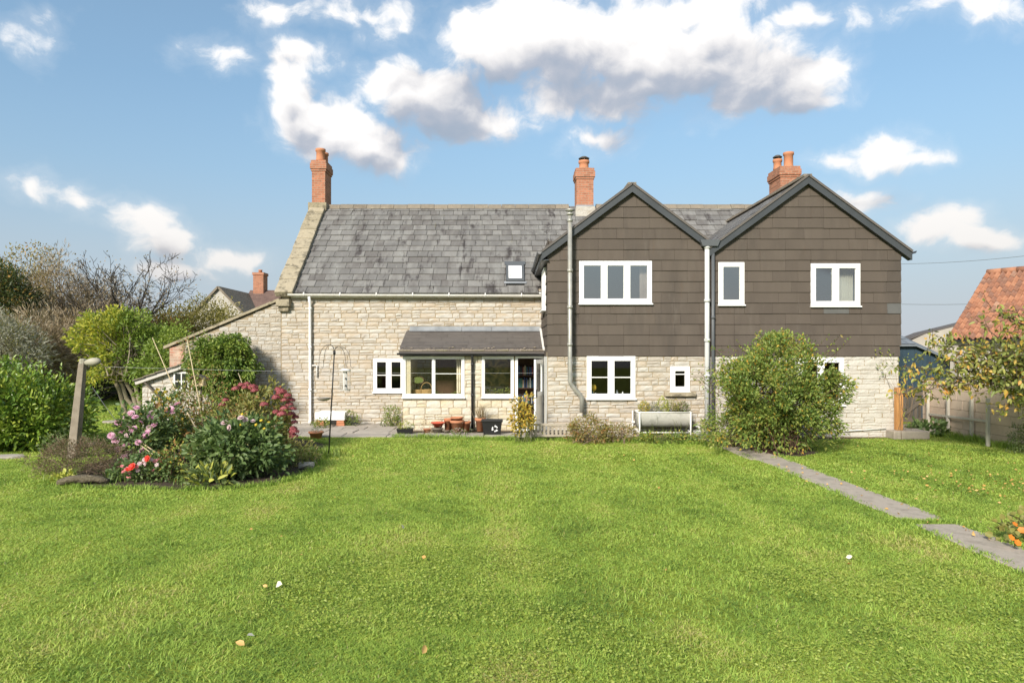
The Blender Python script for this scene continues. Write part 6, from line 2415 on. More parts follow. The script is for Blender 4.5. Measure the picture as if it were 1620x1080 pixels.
stem_tubes(mb, rng, (at(352, 0, 18.3)[0], 18.3, 0), cl[:40], .014, .005, spread=.3)
mb.build('stem', M['bark'], iv)['kind'] = 'stuff'
shrub('climbing_shrub', 'thin reddish climber on the wall above the outhouse roof', 'climber', at(312, 548, 19.2), (.5, .15, .35), 'rose_leaf', 'twig_brown', 26, 16, .13, .07, .04, seed=231, mix=[('rust_leaf', .2)], base=(at(318, 0, 19.2)[0], 19.2, 0), stems=12)
# small plants along the patio and lawn edge
shrub('patio_plant', 'leafy weed beside the white trough end', 'plant', (at(555, 0, 18.9)[0], 18.9, .2), (.25, .15, .22), 'rose_leaf', 'stem_green', 14, 20, .09, .06, .03, seed=240)
shrub('patio_plant', 'leafy weed in front of the white trough', 'plant', (at(508, 0, 18.4)[0], 18.4, .12), (.26, .15, .15), 'rose_leaf', 'stem_green', 14, 20, .08, .06, .03, seed=241)
shrub('patio_plant', 'tall stemmed weed by the porch corner', 'plant', (at(620, 0, 18.9)[0], 18.9, .3), (.28, .2, .32), 'rose_leaf', 'stem_green', 22, 20, .09, .06, .03, seed=242)
shrub('dry_plant', 'dry straw coloured plant against the porch wall', 'plant', (at(680, 0, 17.4)[0], 17.4, .2), (.35, .2, .24), 'brown_leaf', 'cane', 16, 8, .1, .05, .015, seed=243, stems=30, r0=.004)
# ------------------------------------------------------------------ garden objects
mat('post_concrete', ramp_of((.18, .15, .115), (.28, .24, .19)), scale=6, rough=.95, bump=.006, bscale=50, stain=[(5, .55, .72, (.17, .15, .11), .5)])
mat('lamp_white', ramp_of((.26, .24, .18), (.38, .36, .29)), scale=5, rough=.6)
mat('plastic_black', (.014, .014, .015), rough=.45, spec=.4)
mat('print_white', (.70, .70, .70), rough=.6)
mat('wire', (.10, .10, .10), rough=.5)
mat('line_white', (.45, .45, .44), rough=.6)
mat('iron_black', (.018, .018, .018), rough=.5, spec=.4)
mat('ceramic', ramp_of((.70, .70, .68), (.78, .78, .77)), scale=3, rough=.25, spec=.5)
mat('straw_soil', ramp_of((.10, .075, .05), (.17, .13, .09)), scale=20, rough=1)
mat('mirror', (.55, .57, .55), rough=.05, metal=1)
mat('red_cloth', ramp_of((.45, .07, .04), (.56, .13, .07)), scale=8, rough=.8)
mat('timber_log', ramp_of((.085, .07, .045), (.20, .17, .115)), scale=9, rough=1, bump=.06, bscale=18, squash=(1, 6, 6), stain=[(6, .55, .7, (.09, .075, .05), .6)])

# concrete post with lamp, leaning a little
pb_, pt_ = Vector((at(116, 0, 13.3)[0], 13.3, 0)), Vector(at(131, 572, 13.3))
lp = thing('lamp_post', 'leaning old concrete post with pale lamp head on top', 'post', tuple(pb_))
mb = MB()
d_ = (pt_ - pb_).normalized()
a_ = Vector((1, 0, 0)) - d_ * d_.x
b_ = d_.cross(a_)
vs = []
for p, h in ((pb_ - d_ * .1, .088), (pb_ + d_ * 1.0, .072), (pt_ - d_ * .05, .056), (pt_, .05)):
    for s, t in ((-1, -1), (1, -1), (1, 1), (-1, 1)):
        vs.append(p + a_ * s * h + b_ * t * h)
fs = []
for i in range(3):
    for k in range(4):
        k2 = (k + 1) % 4
        fs.append((i * 4 + k, i * 4 + k2, i * 4 + 4 + k2, i * 4 + 4 + k))
fs.append((12, 13, 14, 15))
mk('post', vs, fs, M['post_concrete'], lp, bevel=.012)
mb = MB()
c = pt_ + Vector((0, 0, .02))
mb.tube([c - Vector((0, 0, .06)), c + Vector((0, 0, .02)), c + Vector((0, 0, .04))], [.066, .066, .045], 8, True, False)
mb.build('cap', M['lamp_white'], lp)
mb = MB()
pr = [(.055, 0), (.085, .06), (.105, .13), (.11, .18), (.10, .24), (.07, .29), (.03, .315), (0, .32)]
q = []
for (r_, z) in pr:
    q.append((r_, z))
n = 14
vs = []
ax, ay, az = Vector((0, 1, 0)), Vector((-.15, 0, 1)).normalized(), Vector((1, 0, .12)).normalized()
for (r_, z) in q:
    for k in range(n):
        an = 2 * PI * k / n
        vs.append(pt_ + Vector((.06, -.02, -.02)) + az * z * .95 + ax * r_ * .68 * math.cos(an) + ay * r_ * .72 * math.sin(an))
fs = [(i * n + k, i * n + (k + 1) % n, (i + 1) * n + (k + 1) % n, (i + 1) * n + k) for i in range(len(q) - 1) for k in range(n)] + [tuple(range(n - 1, -1, -1))]
mk('lamp_head', vs, fs, M['lamp_white'], lp, smooth=[True] * len(fs))
# washing line
p0, p1 = pt_ + Vector((.1, 0, -.09)), Vector((XA - .02, YF + .03, CZ + (V0 - 590) * kF))
pts = []
for i in range(25):
    t = i / 24
    p = p0.lerp(p1, t)
    p.z -= .05 * math.sin(PI * t)
    pts.append(tuple(p))
mb = MB()
mb.tube(pts, .0025, 5)
tag(mb.build('washing_line', M['line_white'], None, tuple(p0)), 'thin pale washing line stretched from the concrete post to the house', 'washing line')
mb = MB()
mb.tube([at(146, 612, 13.2), at(165, 640, 12.9), at(185, 667, 12.6)], .006, 5)
tag(mb.build('guy_wire', M['wire'], None, at(185, 667, 12.6)), 'thin wire slanting down from the concrete post into the dahlias', 'wire')

# bird feeder pole
fb, ftp = Vector((at(520, 0, 13.75)[0], 13.75, 0)), Vector(at(529, 556, 13.75))
fp = thing('feeder_pole', 'black iron bird feeder pole with four curled hooks and a dish', 'bird feeder', tuple(fb))
mb = MB()
mb.tube([tuple(fb), tuple(fb.lerp(ftp, .62)), tuple(ftp)], [.015, .014, .012], 8)
mb.build('pole', M['iron_black'], fp)
mb = MB()
mb.tube([tuple(ftp - Vector((0, 0, .06))), tuple(ftp + Vector((0, 0, .02)))], .026, 8)
mb.build('finial', M['iron_black'], fp)
for (dx, dy, hh) in ((-.34, .10, .17), (-.16, -.22, .17), (.18, .22, .14), (.34, -.06, .14)):
    pts = []
    for i in range(13):
        a = PI * i / 12
        r_ = .5 - .5 * math.cos(a)
        pts.append(tuple(ftp + Vector((dx * r_, dy * r_, -.04 + hh * 1.2 * math.sin(a) ** .8 + (-.26 * (i / 12) ** 3)))))
    e = Vector(pts[-1])
    pts += [tuple(e + Vector((dx * .12, 0, -.03))), tuple(e + Vector((dx * .22, 0, .0)))]
    mb = MB()
    mb.tube(pts, .0042, 5)
    mb.build('hook', M['iron_black'], fp)
dc = Vector(at(512, 630, 13.75))
mb = MB()
mb.lathe(tuple(dc), [(.02, -.05), (.10, -.035), (.14, .0), (.145, .012), (.09, -.015), (0, -.03)], 16)
mb.build('dish', M['wood_grey'], fp)
mb = MB()
ps = fb.lerp(ftp, (dc.z) / ftp.z)
mb.tube([tuple(dc + Vector((.12, 0, 0))), tuple(ps)], .008, 5)
mb.build('dish_arm', M['iron_black'], fp)
# caged seed feeder
fc = Vector(at(546, 600, 13.68))
cf = thing('seed_feeder', 'caged silver seed feeder hanging below the black pole hooks', 'bird feeder', (fc.x, fc.y, fc.z - .2))
mb = MB()
mb.lathe((fc.x, fc.y, fc.z - .20), [(.05, 0), (.052, .03), (.048, .03), (.048, .36), (0, .36)], 14)
mb.build('tube', M['galv'], cf)
mb = MB()
mb.lathe((fc.x, fc.y, fc.z + .17), [(.115, 0), (.12, .012), (.07, .04), (0, .05)], 16)
mb.build('lid', M['galv_white'], cf)
mb = MB()
mb.lathe((fc.x, fc.y, fc.z - .22), [(.10, 0), (.105, .015), (0, .02)], 16)
mb.build('base', M['galv'], cf)
mb = MB()
for k in range(14):
    a = 2 * PI * k / 14
    mb.tube([(fc.x + .10 * math.cos(a), fc.y + .10 * math.sin(a), fc.z - .21), (fc.x + .10 * math.cos(a), fc.y + .10 * math.sin(a), fc.z + .17)], .0035, 4)
mb.build('cage', M['galv'], cf)
for dz in (.02, -.12):
    mb = MB()
    mb.tube([(fc.x + .02, fc.y - .06, fc.z + dz), (fc.x + .02, fc.y - .04, fc.z + dz)], .02, 8)
    mb.build('feeding_port', M['plastic_black'], cf)
mb = MB()
mb.tube([(fc.x, fc.y, fc.z + .21), (fc.x + .03, fc.y, fc.z + .28), (fc.x + .06, fc.y, fc.z + .40)], .003, 4)
mb.build('hanger', M['iron_black'], cf)

# white ceramic sink on bricks
kk = 18.9 / F
x0, x1 = (500.5 - U0) * kk, (548 - U0) * kk
sk = thing('ceramic_sink', 'white ceramic sink used as trough, raised on bricks by the wall', 'sink', ((x0 + x1) / 2, 18.9, .14))
z0, z1 = .20, .42
mb = MB()
def ring(i, z): return [(x0 + i, 18.72 + i, z), (x1 - i, 18.72 + i, z), (x1 - i, 19.15 - i, z), (x0 + i, 19.15 - i, z)]
vs = ring(.015, z0) + ring(0, z1) + ring(.035, z1) + ring(.05, z0 + .06)
fs = [(3, 2, 1, 0)] + [(r_ * 4 + k, r_ * 4 + (k + 1) % 4, r_ * 4 + 4 + (k + 1) % 4, r_ * 4 + 4 + k) for r_ in range(3) for k in range(4)] + [(12, 13, 14, 15)]
mk('basin', vs, fs, M['ceramic'], sk, bevel=.012)
mb = MB()
mb.box(x0 - .002, x1 + .002, 18.71, 19.16, z1 - .05, z1 - .02)
for (a, lab) in ((x0 + .12, 'red brick under the near end of the white sink, beside the downpipe'), (x1 - .15, 'orange red brick under the far end of the white sink')):
    b = MB()
    b.box(a - .10, a + .12, 18.78, 18.98, .04, .12)
    b.box(a - .09, a + .11, 18.77, 18.97, .122, z0 - .002)
    o = mk('brick', b.v, b.f, M['terracotta'], None, (a, 18.88, .04), bevel=.006)
    tag(o, lab, 'brick', 'bricks under the sink')

# pots
def pot(u, v, Y, h, r, label, top=None, m='terracotta', z=.035, name='terracotta_pot', fill=True, flare=.72, cat='pot', group='pots along the porch wall', tilt=None):
    X = (u - U0) * Y / F
    t = thing(name, label, cat, (X, Y, z), group)
    mb = MB()
    mb.lathe((X, Y, z), [(r * flare, 0), (r * .96, h * .78), (r * 1.08, h * .78), (r * 1.10, h), (r * .98, h), (r * .9, h * .8), (r * .6, h * .72)], 20)
    mb.build('body', M[m], t)
    if fill:
        mb = MB()
        mb.lathe((X, Y, z + h * .84), [(r * .93, 0), (r * .5, .015), (0, .02)], 16)
        mb.build('soil', M['straw_soil'], t)
    if tilt:
        t.rotation_euler = tilt
    return t, X


pot(500, 0, 16.35, .17, .165, 'single terracotta pot with low grey plant on the lawn edge', z=.0)
shrub('pot_plant', 'low grey green plant growing in the single terracotta pot', 'plant', ((500 - U0) * 16.35 / F, 16.35, .20), (.13, .13, .08), 'silver_leaf', 'stem_green', 14, 14, .05, .04, .015, seed=250, stems=0, base=((500 - U0) * 16.35 / F, 16.35, .14))
pot(723, 0, 17.4, .30, .17, 'large terracotta pot holding another pot, by the black downpipe', fill=False)
pot(723, 0, 17.4, .16, .15, 'terracotta pot nested in the top of the large pot', z=.26, fill=False)
pot(737, 0, 17.52, .26, .12, 'plain terracotta pot half hidden beside the nested pots', fill=True)
pot(709, 0, 17.5, .34, .10, 'slim tall terracotta chimney shaped pot behind the red bowl', fill=False, flare=.85)
pot(692, 0, 17.25, .12, .14, 'brown clay pan of dead plants below the red bowl', m='ridge_tile')
pot(693, 0, 17.35, .10, .17, 'wide red bowl standing on top of a clay pot', z=.19, m='red_cloth', fill=False, flare=.6, name='bowl', cat='bowl')
pot(693, 0, 17.45, .16, .10, 'small clay pot holding up the red bowl', fill=False)
pot(676, 0, 17.3, .10, .10, 'short terracotta pot nearest the dry straw plant', fill=True)
pot(760, 0, 17.6, .34, .13, 'tall terracotta pot with dry stems behind the black recycling box', fill=True)
pot(706, 0, 17.15, .07, .07, 'very small clay pot lying in front of the pots group', m='ridge_tile')
iris('dried_grass', 'bunch of dry brown stems growing in the tall pot', ((760 - U0) * 17.6 / F, 17.6), 60, .62, (.05, .05), 251, m='brown_leaf', W=.010)
bpy.data.objects['dried_grass'].location.z += .34
shrub('pansy', 'small plant with white and violet flowers before the terracotta pots', 'plant', ((726 - U0) * 16.95 / F, 16.95, .09), (.26, .12, .07), 'dahlia_pale', 'stem_green', 20, 16, .05, .035, .02, seed=252, mix=[('petal_pale', .22)], stems=0)
# black seed tray with plants
tx, ty = (641 - U0) * 17.1 / F, 17.1
tr_ = thing('plant_tray', 'shallow black plastic tray of small plants by the porch corner', 'tray', (tx, ty, .035))
mb = MB()
vs = [(tx - .17, ty - .12, .035), (tx + .17, ty - .12, .035), (tx + .17, ty + .12, .035), (tx - .17, ty + .12, .035), (tx - .2, ty - .15, .16), (tx + .2, ty - .15, .16), (tx + .2, ty + .15, .16), (tx - .2, ty + .15, .16), (tx - .17, ty - .12, .14), (tx + .17, ty - .12, .14), (tx + .17, ty + .12, .14), (tx - .17, ty + .12, .14)]
fs = [(3, 2, 1, 0)] + [(k, (k + 1) % 4, 4 + (k + 1) % 4, 4 + k) for k in range(4)] + [(4 + k, 4 + (k + 1) % 4, 8 + (k + 1) % 4, 8 + k) for k in range(4)] + [(8, 9, 10, 11)]
mb.add(vs, fs)
mb.build('tray', M['plastic_black'], tr_)
shrub('seedlings', 'pale green seedlings filling the black plastic tray', 'plant', (tx, ty, .22), (.18, .13, .10), 'lime_leaf', 'stem_green', 16, 16, .05, .045, .02, seed=253, mix=[('rose_leaf', .5)], stems=0, base=(tx, ty, .14))
# black recycling box
rx0, rx1, ry0, ry1 = (763 - U0) * 16.9 / F, (794 - U0) * 16.9 / F, 16.75, 17.1
rb = thing('recycling_box', 'black plastic recycling box with white arrows mark by the porch', 'box', ((rx0 + rx1) / 2, 16.9, .035))
mb = MB()
zb, zt = .035, .40
def rr(i, z): return [(rx0 + i, ry0 + i, z), (rx1 - i, ry0 + i, z), (rx1 - i, ry1 - i, z), (rx0 + i, ry1 - i, z)]
vs = rr(.035, zb) + rr(.0, zt - .05) + rr(-.022, zt - .05) + rr(-.025, zt) + rr(.0, zt) + rr(.03, zb + .03)
fs = [(3, 2, 1, 0)] + [(r_ * 4 + k, r_ * 4 + (k + 1) % 4, r_ * 4 + 4 + (k + 1) % 4, r_ * 4 + 4 + k) for r_ in range(5) for k in range(4)] + [(20, 21, 22, 23)]
mk('tub', vs, fs, M['plastic_black'], rb, bevel=.01)
mb = MB()
cx, cz, R_ = (783 - U0) * 16.9 / F, .19, .062
for k in range(3):
    a0 = 2 * PI * k / 3 + .3
    vs, fs = [], []
    for i in range(7):
        a = a0 + i * 1.45 / 6
        w_ = .015 if i < 5 else (.032 if i == 5 else .0)
        for r_ in (R_ - w_, R_ + w_):
            zz = cz + r_ * math.sin(a)
            yy = ry0 + .035 * (1 - (zz - zb) / (zt - .05 - zb)) - .003
            vs.append((cx + r_ * math.cos(a), yy, zz))
    for i in range(6):
        fs.append((2 * i, 2 * i + 1, 2 * i + 3, 2 * i + 2))
    mb.add(vs, fs)
mb.build('recycling_mark', M['print_white'], rb)

# bench seen over the lawn edge
bn = thing('wooden_bench', 'weathered low slatted wooden bench by the open porch door', 'bench', ((872 - U0) * 16.1 / F, 16.1, 0))
bx0_, bx1_ = (838 - U0) * 16 / F, (914 - U0) * 16 / F
mb = MB()
mb.box(bx0_, bx1_, 15.97, 16.02, .34, .40)
mk('top_rail', mb.v, mb.f, M['wood_grey'], bn, bevel=.006)
mb = MB()
mb.box(bx0_, bx1_, 15.975, 16.015, .09, .14)
mb.build('bottom_rail', M['wood_grey'], bn)
x = bx0_ + .03
while x < bx1_ - .05:
    mb = MB()
    mb.box(x, x + .052, 15.985, 16.005, .14, .34)
    mb.build('slat', M['wood_grey'], bn)
    x += .095
for k in range(3):
    mb = MB()
    mb.box(bx0_ + .01, bx1_ - .01, 16.04 + k * .11, 16.13 + k * .11, .185, .21)
    mb.build('seat_slat', M['wood_grey'], bn)
for (x, y) in ((bx0_, 15.97), (bx1_ - .05, 15.97), (bx0_, 16.31), (bx1_ - .05, 16.31)):
    mb = MB()
    mb.box(x + .001, x + .05, y + .001, y + .049, 0, .183 if y > 16.2 else .339)
    mb.build('leg', M['wood_grey'], bn)

# galvanised trough on a stand, with plants
ty0 = 15.9
kt = ty0 / F
tx0, tx1 = (1010 - U0) * kt, (1094 - U0) * kt
tz1, tz0 = CZ + (V0 - 652) * kt, CZ + (V0 - 676) * kt
tg = thing('water_trough', 'half round galvanised metal trough planter on a white tubular stand', 'trough', ((tx0 + tx1) / 2, ty0, 0))
mb = MB()
n = 14
rad = .27
vs = []
for (x, s) in ((tx0, 1), (tx0 + .03, 1), (tx1 - .03, 1), (tx1, 1)):
    for k in range(n + 1):
        a = PI + PI * k / n
        vs.append((x, ty0 + .25 + rad * math.cos(a), tz1 + (tz1 - tz0 + .02) * math.sin(a)))
fs = [(r_ * (n + 1) + k + 1, r_ * (n + 1) + k, (r_ + 1) * (n + 1) + k, (r_ + 1) * (n + 1) + k + 1) for r_ in range(3) for k in range(n)]
fs += [tuple(range(n + 1)), tuple(range(4 * n + 3, 3 * n + 2, -1))]
mb.add(vs, fs, True)
mb.build('basin', M['galv'], tg)
mb = MB()
mb.tube([(tx0 - .01, ty0 - .02, tz1), (tx1 + .01, ty0 - .02, tz1)], .016, 6)
mb.tube([(tx0 - .01, ty0 + .52, tz1), (tx1 + .01, ty0 + .52, tz1)], .016, 6)
mb.tube([(tx0 - .005, ty0 - .02, tz1), (tx0 - .005, ty0 + .52, tz1)], .016, 6)
mb.tube([(tx1 + .005, ty0 - .02, tz1), (tx1 + .005, ty0 + .52, tz1)], .016, 6)
mb.build('rim', M['galv_white'], tg)
mb = MB()
mb.box(tx0 + .03, tx1 - .03, ty0 + .0, ty0 + .50, tz1 - .05, tz1 - .03)
mb.build('soil', M['straw_soil'], tg)
for (x, y) in ((tx0 + .02, ty0 - .045), (tx1 - .03, ty0 - .045), (tx0 - .03, ty0 + .54), (tx1 + .02, ty0 + .54)):
    mb = MB()
    mb.tube([(x, y, 0), (x, y, tz1)], .02, 8)
    mb.build('leg', M['galv_white'], tg)
for (p, q) in (((tx0 + .02, ty0 - .045, .20), (tx1 - .03, ty0 - .045, .20)), ((tx0 - .03, ty0 + .54, .20), (tx1 + .02, ty0 + .54, .20)), ((tx0 + .02, ty0 - .045, .21), (tx0 - .03, ty0 + .54, .21)), ((tx1 - .03, ty0 - .045, .21), (tx1 + .02, ty0 + .54, .21))):
    mb = MB()
    mb.tube([p, q], .015, 6)
    mb.build('stretcher', M['galv_white'], tg)
for i, (u, hgt, lm_, lab, mx_) in enumerate(((1022, .16, 'yellow_leaf', 'yellow green plant at the near end of the metal trough', [('rose_leaf', .4)]), (1037, .13, 'silver_leaf', 'grey feathery plant beside the yellow green one in the trough', []),
                                   (1052, .21, 'lime_leaf', 'tallest bright lime plant in the middle of the trough', [('rose_leaf', .4)]), (1068, .17, 'olive_pale', 'thin olive plant next to the tall lime one', [('rose_leaf', .3)]),
                                   (1083, .15, 'iris_leaf', 'dull green spiky plant at the far end of the trough', [('heather_leaf', .5)]))):
    shrub('trough_plant', lab, 'plant', ((u - U0) * kt, ty0 + .2, tz1 + hgt * .45), (.16, .17, hgt), lm_, 'stem_green', 20, 24, .06, .05, .018, seed=260 + i, mix=mx_, base=((u - U0) * kt, ty0 + .2, tz1 - .04), stems=10, r0=.004, group='plants growing in the trough', up=.9)
# bucket beside the trough, half in the leaves
mb = MB()
X = (1106 - U0) * 15.6 / F
bk_ = thing('metal_bucket', 'old grey metal bucket between trough and bushes', 'bucket', (X, 15.6, 0))
mb.lathe((X, 15.6, 0), [(.10, 0), (.135, .26), (.142, .27), (.13, .27), (.10, .05), (0, .05)], 18)
mb.build('body', M['galv'], bk_)
mb = MB()
mb.tube([(X - .14 * math.cos(a), 15.6 - .05 - .06 * math.sin(a), .26 - .07 * math.sin(a)) for a in np.linspace(0, PI, 9)], .005, 5)
mb.build('handle', M['galv'], bk_)

# canes in the bed
for (u0, v0, Y0, u1, v1, Y1, r_, lab) in ((323, 682, 13.8, 296, 537, 14.1, .014, 'tallest thin bamboo cane leaning through the rose bush'), (284, 636, 14.8, 241, 534, 15.4, .013, 'thin cane leaning over the whitewashed outhouse wall'),
                                      (388, 620, 14.4, 377, 590, 14.9, .010, 'short cane tip standing behind the red flower heads'), (322, 700, 12.6, 296, 652, 12.9, .016, 'pale thick stick leaning in the middle of the bed'),
                                      (255, 722, 11.6, 213, 692, 12.0, .013, 'pale yellow stick lying low across the dahlias'), (245, 721, 11.5, 217, 700, 11.9, .010, 'second shorter stick under the pale yellow one')):
    b, e = Vector(at(u0, v0, Y0)), Vector(at(u1, v1, Y1))
    b2 = b - (e - b).normalized() * (b.z / max((e - b).normalized().z, .3))
    mb = MB()
    mb.tube([tuple(b2), tuple(b2.lerp(e, .5) + Vector((.01, 0, 0))), tuple(e)], [r_, r_ * .9, r_ * .7], 6)
    tag(mb.build('cane', M['cane'], None, tuple(b2)), lab, 'cane', 'canes and sticks in the bed')
# nest box
nb_ = Vector(at(313, 602, 15.6))
bx_ = thing('nest_box', 'small wooden nest box with pitched roof among the climbing plants', 'bird box', tuple(nb_ - Vector((0, 0, .09))))
mb = MB()
mb.box(nb_.x - .13, nb_.x + .13, nb_.y - .02, nb_.y + .16, nb_.z - .12, nb_.z - .095)
mb.box(nb_.x - .12, nb_.x + .12, nb_.y + .13, nb_.y + .15, nb_.z - .095, nb_.z + .06)
mb.box(nb_.x - .125, nb_.x - .10, nb_.y, nb_.y + .13, nb_.z - .095, nb_.z + .06)
mb.box(nb_.x + .10, nb_.x + .125, nb_.y, nb_.y + .13, nb_.z - .095, nb_.z + .03)
mb.build('box', M['cane'], bx_)
mb = MB()
mb.bar((nb_.x - .19, nb_.y + .06, nb_.z + .055), (nb_.x - .01, nb_.y + .06, nb_.z + .13), .26, .02)
mb.bar((nb_.x - .01, nb_.y + .06, nb_.z + .132), (nb_.x + .19, nb_.y + .06, nb_.z + .03), .26, .02)
mb.build('roof', M['wood_old'], bx_)
mb = MB()
mb.tube([(nb_.x, nb_.y + .17, 0), (nb_.x, nb_.y + .17, nb_.z + .1)], .022, 8)
mb.build('post', M['wood_old'], bx_)
# old log and flat stones
rng = np.random.default_rng(300)
lx, ly = at(132, 0, 10.55)[0], 10.5
vs, fs, sm = [], [], []
n, k_ = 12, 9
for i in range(k_):
    t = i / (k_ - 1)
    for j in range(n):
        a = 2 * PI * j / n
        r_ = (.085 - .05 * abs(t - .4)) * (1 + rng.normal(0, .20)) * (.75 if i in (0, k_ - 1) else 1)
        vs.append((lx - .36 + .72 * t, ly + .10 * t + r_ * math.cos(a) * 1.1, .06 + .05 * math.sin(t * 3) + r_ * math.sin(a) * .8))
for i in range(k_ - 1):
    for j in range(n):
        fs.append((i * n + j, i * n + (j + 1) % n, (i + 1) * n + (j + 1) % n, (i + 1) * n + j))
fs += [tuple(range(n - 1, -1, -1)), tuple((k_ - 1) * n + j for j in range(n))]
o = mk('log', vs, fs, M['timber_log'], None, (lx, ly, 0), [True] * len(fs))
tag(o, 'rotting grey log lying at the front of the flower bed', 'log')
for (u, v, w_, lab, nm) in ((10, 724, .6, 'flat grey stepping stone in the grass before the laurel hedge', 'stepping_stone'), (137, 704, .55, 'pale flat slab just behind the concrete post', 'stepping_stone'), (180, 668, .7, 'grey slab at the corner of the back lawn', 'stepping_stone')):
    X, Y = ground(u, v)
    p = [(X + w_ / 2 * math.cos(a) * (1 + rng.normal(0, .08)), Y + .22 * math.sin(a) * (1 + rng.normal(0, .08))) for a in np.linspace(0, 2 * PI, 9)[:-1]]
    o = slab(nm, p, .05, 'paving', None, .08, .012)
    tag(o, lab, 'stone', 'stepping stones')
for (x, y, s, lab) in ((-3.45, 12.0, .13, 'small rough stone at the lawn side of the bed'), (at(455, 0, 16.9)[0], 16.6, .12, 'small stone at the edge of the paving')):
    vs, fs = VAR['rough'][3]
    o = mk('edging_stone', [(x + a * s * 2, y + b * s, .03 + (c + .5) * s * .8) for a, b, c in vs], fs, M['stone_rough'], None, (x, y, 0))
    tag(o, lab, 'stone')
# thin cable run along the corner wall
mb = MB()
mb.tube([(fx(1335), YF - .05, fz(681)), (fx(1370), YF - .05, fz(679)), (fx(1400), YF - .05, fz(677))], .012, 6)
mb.build('cable', M['pvc_dirty'], house)

# ------------------------------------------------------------------ inside the porch
# bookcase against the long wall, seen through the door
kb = 19.0 / F
cx0, cx1 = (806 - U0) * kb, (853 - U0) * kb
bc = thing('bookcase', 'dark wooden bookcase full of books seen through the open door', 'bookcase', ((cx0 + cx1) / 2, 19.2, .06))
mb = MB()
mb.box(cx0, cx0 + .03, 19.05, 19.33, .06, 2.0)
mb.build('side_panel', M['wood_dark'], bc)
mb = MB()
mb.box(cx1 - .03, cx1, 19.05, 19.33, .06, 2.0)
mb.build('side_panel', M['wood_dark'], bc)
mb = MB()
mb.box(cx0 + .03, cx1 - .03, 19.31, 19.33, .06, 2.0)
mb.build('back_panel', M['wood_dark'], bc)
shz = [.06, CZ + (V0 - 640) * kb, CZ + (V0 - 615) * kb, CZ + (V0 - 595) * kb, 1.97]
for z in shz:
    mb = MB()
    mb.box(cx0 + .03, cx1 - .03, 19.05, 19.31, z, z + .025)
    mb.build('shelf', M['wood_dark'], bc)
bcol = [('book_teal', (.05, .16, .20)), ('book_white', (.60, .60, .57)), ('book_blue', (.05, .09, .2)), ('book_black', (.03, .03, .035)), ('book_green', (.07, .16, .12)), ('book_red', (.32, .06, .05)), ('book_tan', (.42, .34, .24))]
for nm, c in bcol:
    mat(nm, c, rough=.5)
rg = random.Random(88)
names = ['teal', 'white', 'blue', 'black', 'green', 'red', 'tan']
shn = {1: 'lowest', 2: 'middle', 3: 'top'}
for si in (1, 2, 3):
    x = cx0 + .05
    while x < cx1 - .09:
        w_ = rg.uniform(.022, .05)
        h = rg.uniform(.20, .29)
        h = min(h, (shz[si + 1] if si < 4 else 2) - shz[si] - .04)
        bi = rg.randrange(7)
        b = MB()
        b.box(x, x + w_ - .003, 19.08 + rg.uniform(0, .02), 19.27, shz[si] + .026, shz[si] + .026 + h)
        o = mk('book', b.v, b.f, M['book_' + names[bi]], None, (x, 19.15, shz[si] + .026), bevel=.003)
        tag(o, '%s book standing on the %s full shelf of the porch bookcase' % (names[bi], shn[si]), 'book', '%s books on the %s shelf of the bookcase' % (names[bi], shn[si]))
        x += w_
    # keep the rest of the shelf as in the photograph: full
# baskets and mirror on the window board of the first porch window
zb_ = W_P1[2]
def basket(u, label, handle):
    X = (u - U0) * (YP + .35) / F
    t = thing('wicker_basket', label, 'basket', (X, YP + .33, zb_), 'wicker baskets in the porch window')
    mb = MB()
    mb.lathe((X, YP + .33, zb_), [(.12, 0), (.135, .09), (.15, .17), (.155, .185), (.14, .185), (.12, .04), (0, .03)], 18, True, 1.15, .7)
    mb.build('body', M['wicker'], t)
    if handle:
        mb = MB()
        mb.tube([(X + .15 * math.cos(a), YP + .33, zb_ + .17 + .20 * math.sin(a)) for a in np.linspace(0, PI, 13)], .010, 6)
        mb.build('handle', M['wicker'], t)
basket(661, 'wicker basket without handle in front of the oval mirror', False)
basket(675, 'wicker basket with hooped handle beside the mirror', True)
mx0 = (662 - U0) * (YP + .55) / F
om = thing('oval_mirror', 'dark framed oval tilting mirror behind the porch window', 'mirror', (mx0, YP + .43, zb_))
zc_ = CZ + (V0 - 601) * (YP + .43) / F
mb = MB()
mb.tube([(mx0 + .165 * math.cos(a), YP + .43, zc_ + .10 * math.sin(a)) for a in np.linspace(0, 2 * PI, 25)], .016, 6, False)
mb.tube([(mx0 - .10, YP + .43, zb_), (mx0 - .02, YP + .43, zc_ - .11), (mx0, YP + .43, zc_ - .10)], .014, 6)
mb.tube([(mx0 + .10, YP + .43, zb_), (mx0 + .02, YP + .43, zc_ - .11), (mx0, YP + .43, zc_ - .10)], .014, 6)
mb.build('frame', M['wood_dark'], om)
mb = MB()
vs = [(mx0 + .155 * math.cos(a), YP + .43, zc_ + .09 * math.sin(a)) for a in np.linspace(0, 2 * PI, 25)[:-1]]
vs += [(x, YP + .44, z) for x, _, z in vs]
mb.add(vs, [tuple(range(23, -1, -1)), tuple(range(24, 48))])
mb.build('mirror_plate', M['mirror'], om)
def small_pot(u, z, Y, r, h, m, label, grp):
    X = (u - U0) * Y / F
    mb = MB()
    mb.lathe((X, Y, z), [(r * .75, 0), (r, h * .9), (r * 1.05, h), (r * .85, h), (r * .7, h * .3), (0, h * .25)], 14)
    o = mb.build('plant_pot', M[m], None, (X, Y, z))
    tag(o, label, 'pot', grp)
small_pot(647, zb_, YP + .3, .10, .10, 'red_cloth', 'wide red pot at the corner of the first porch window', 'pots on the porch window boards')
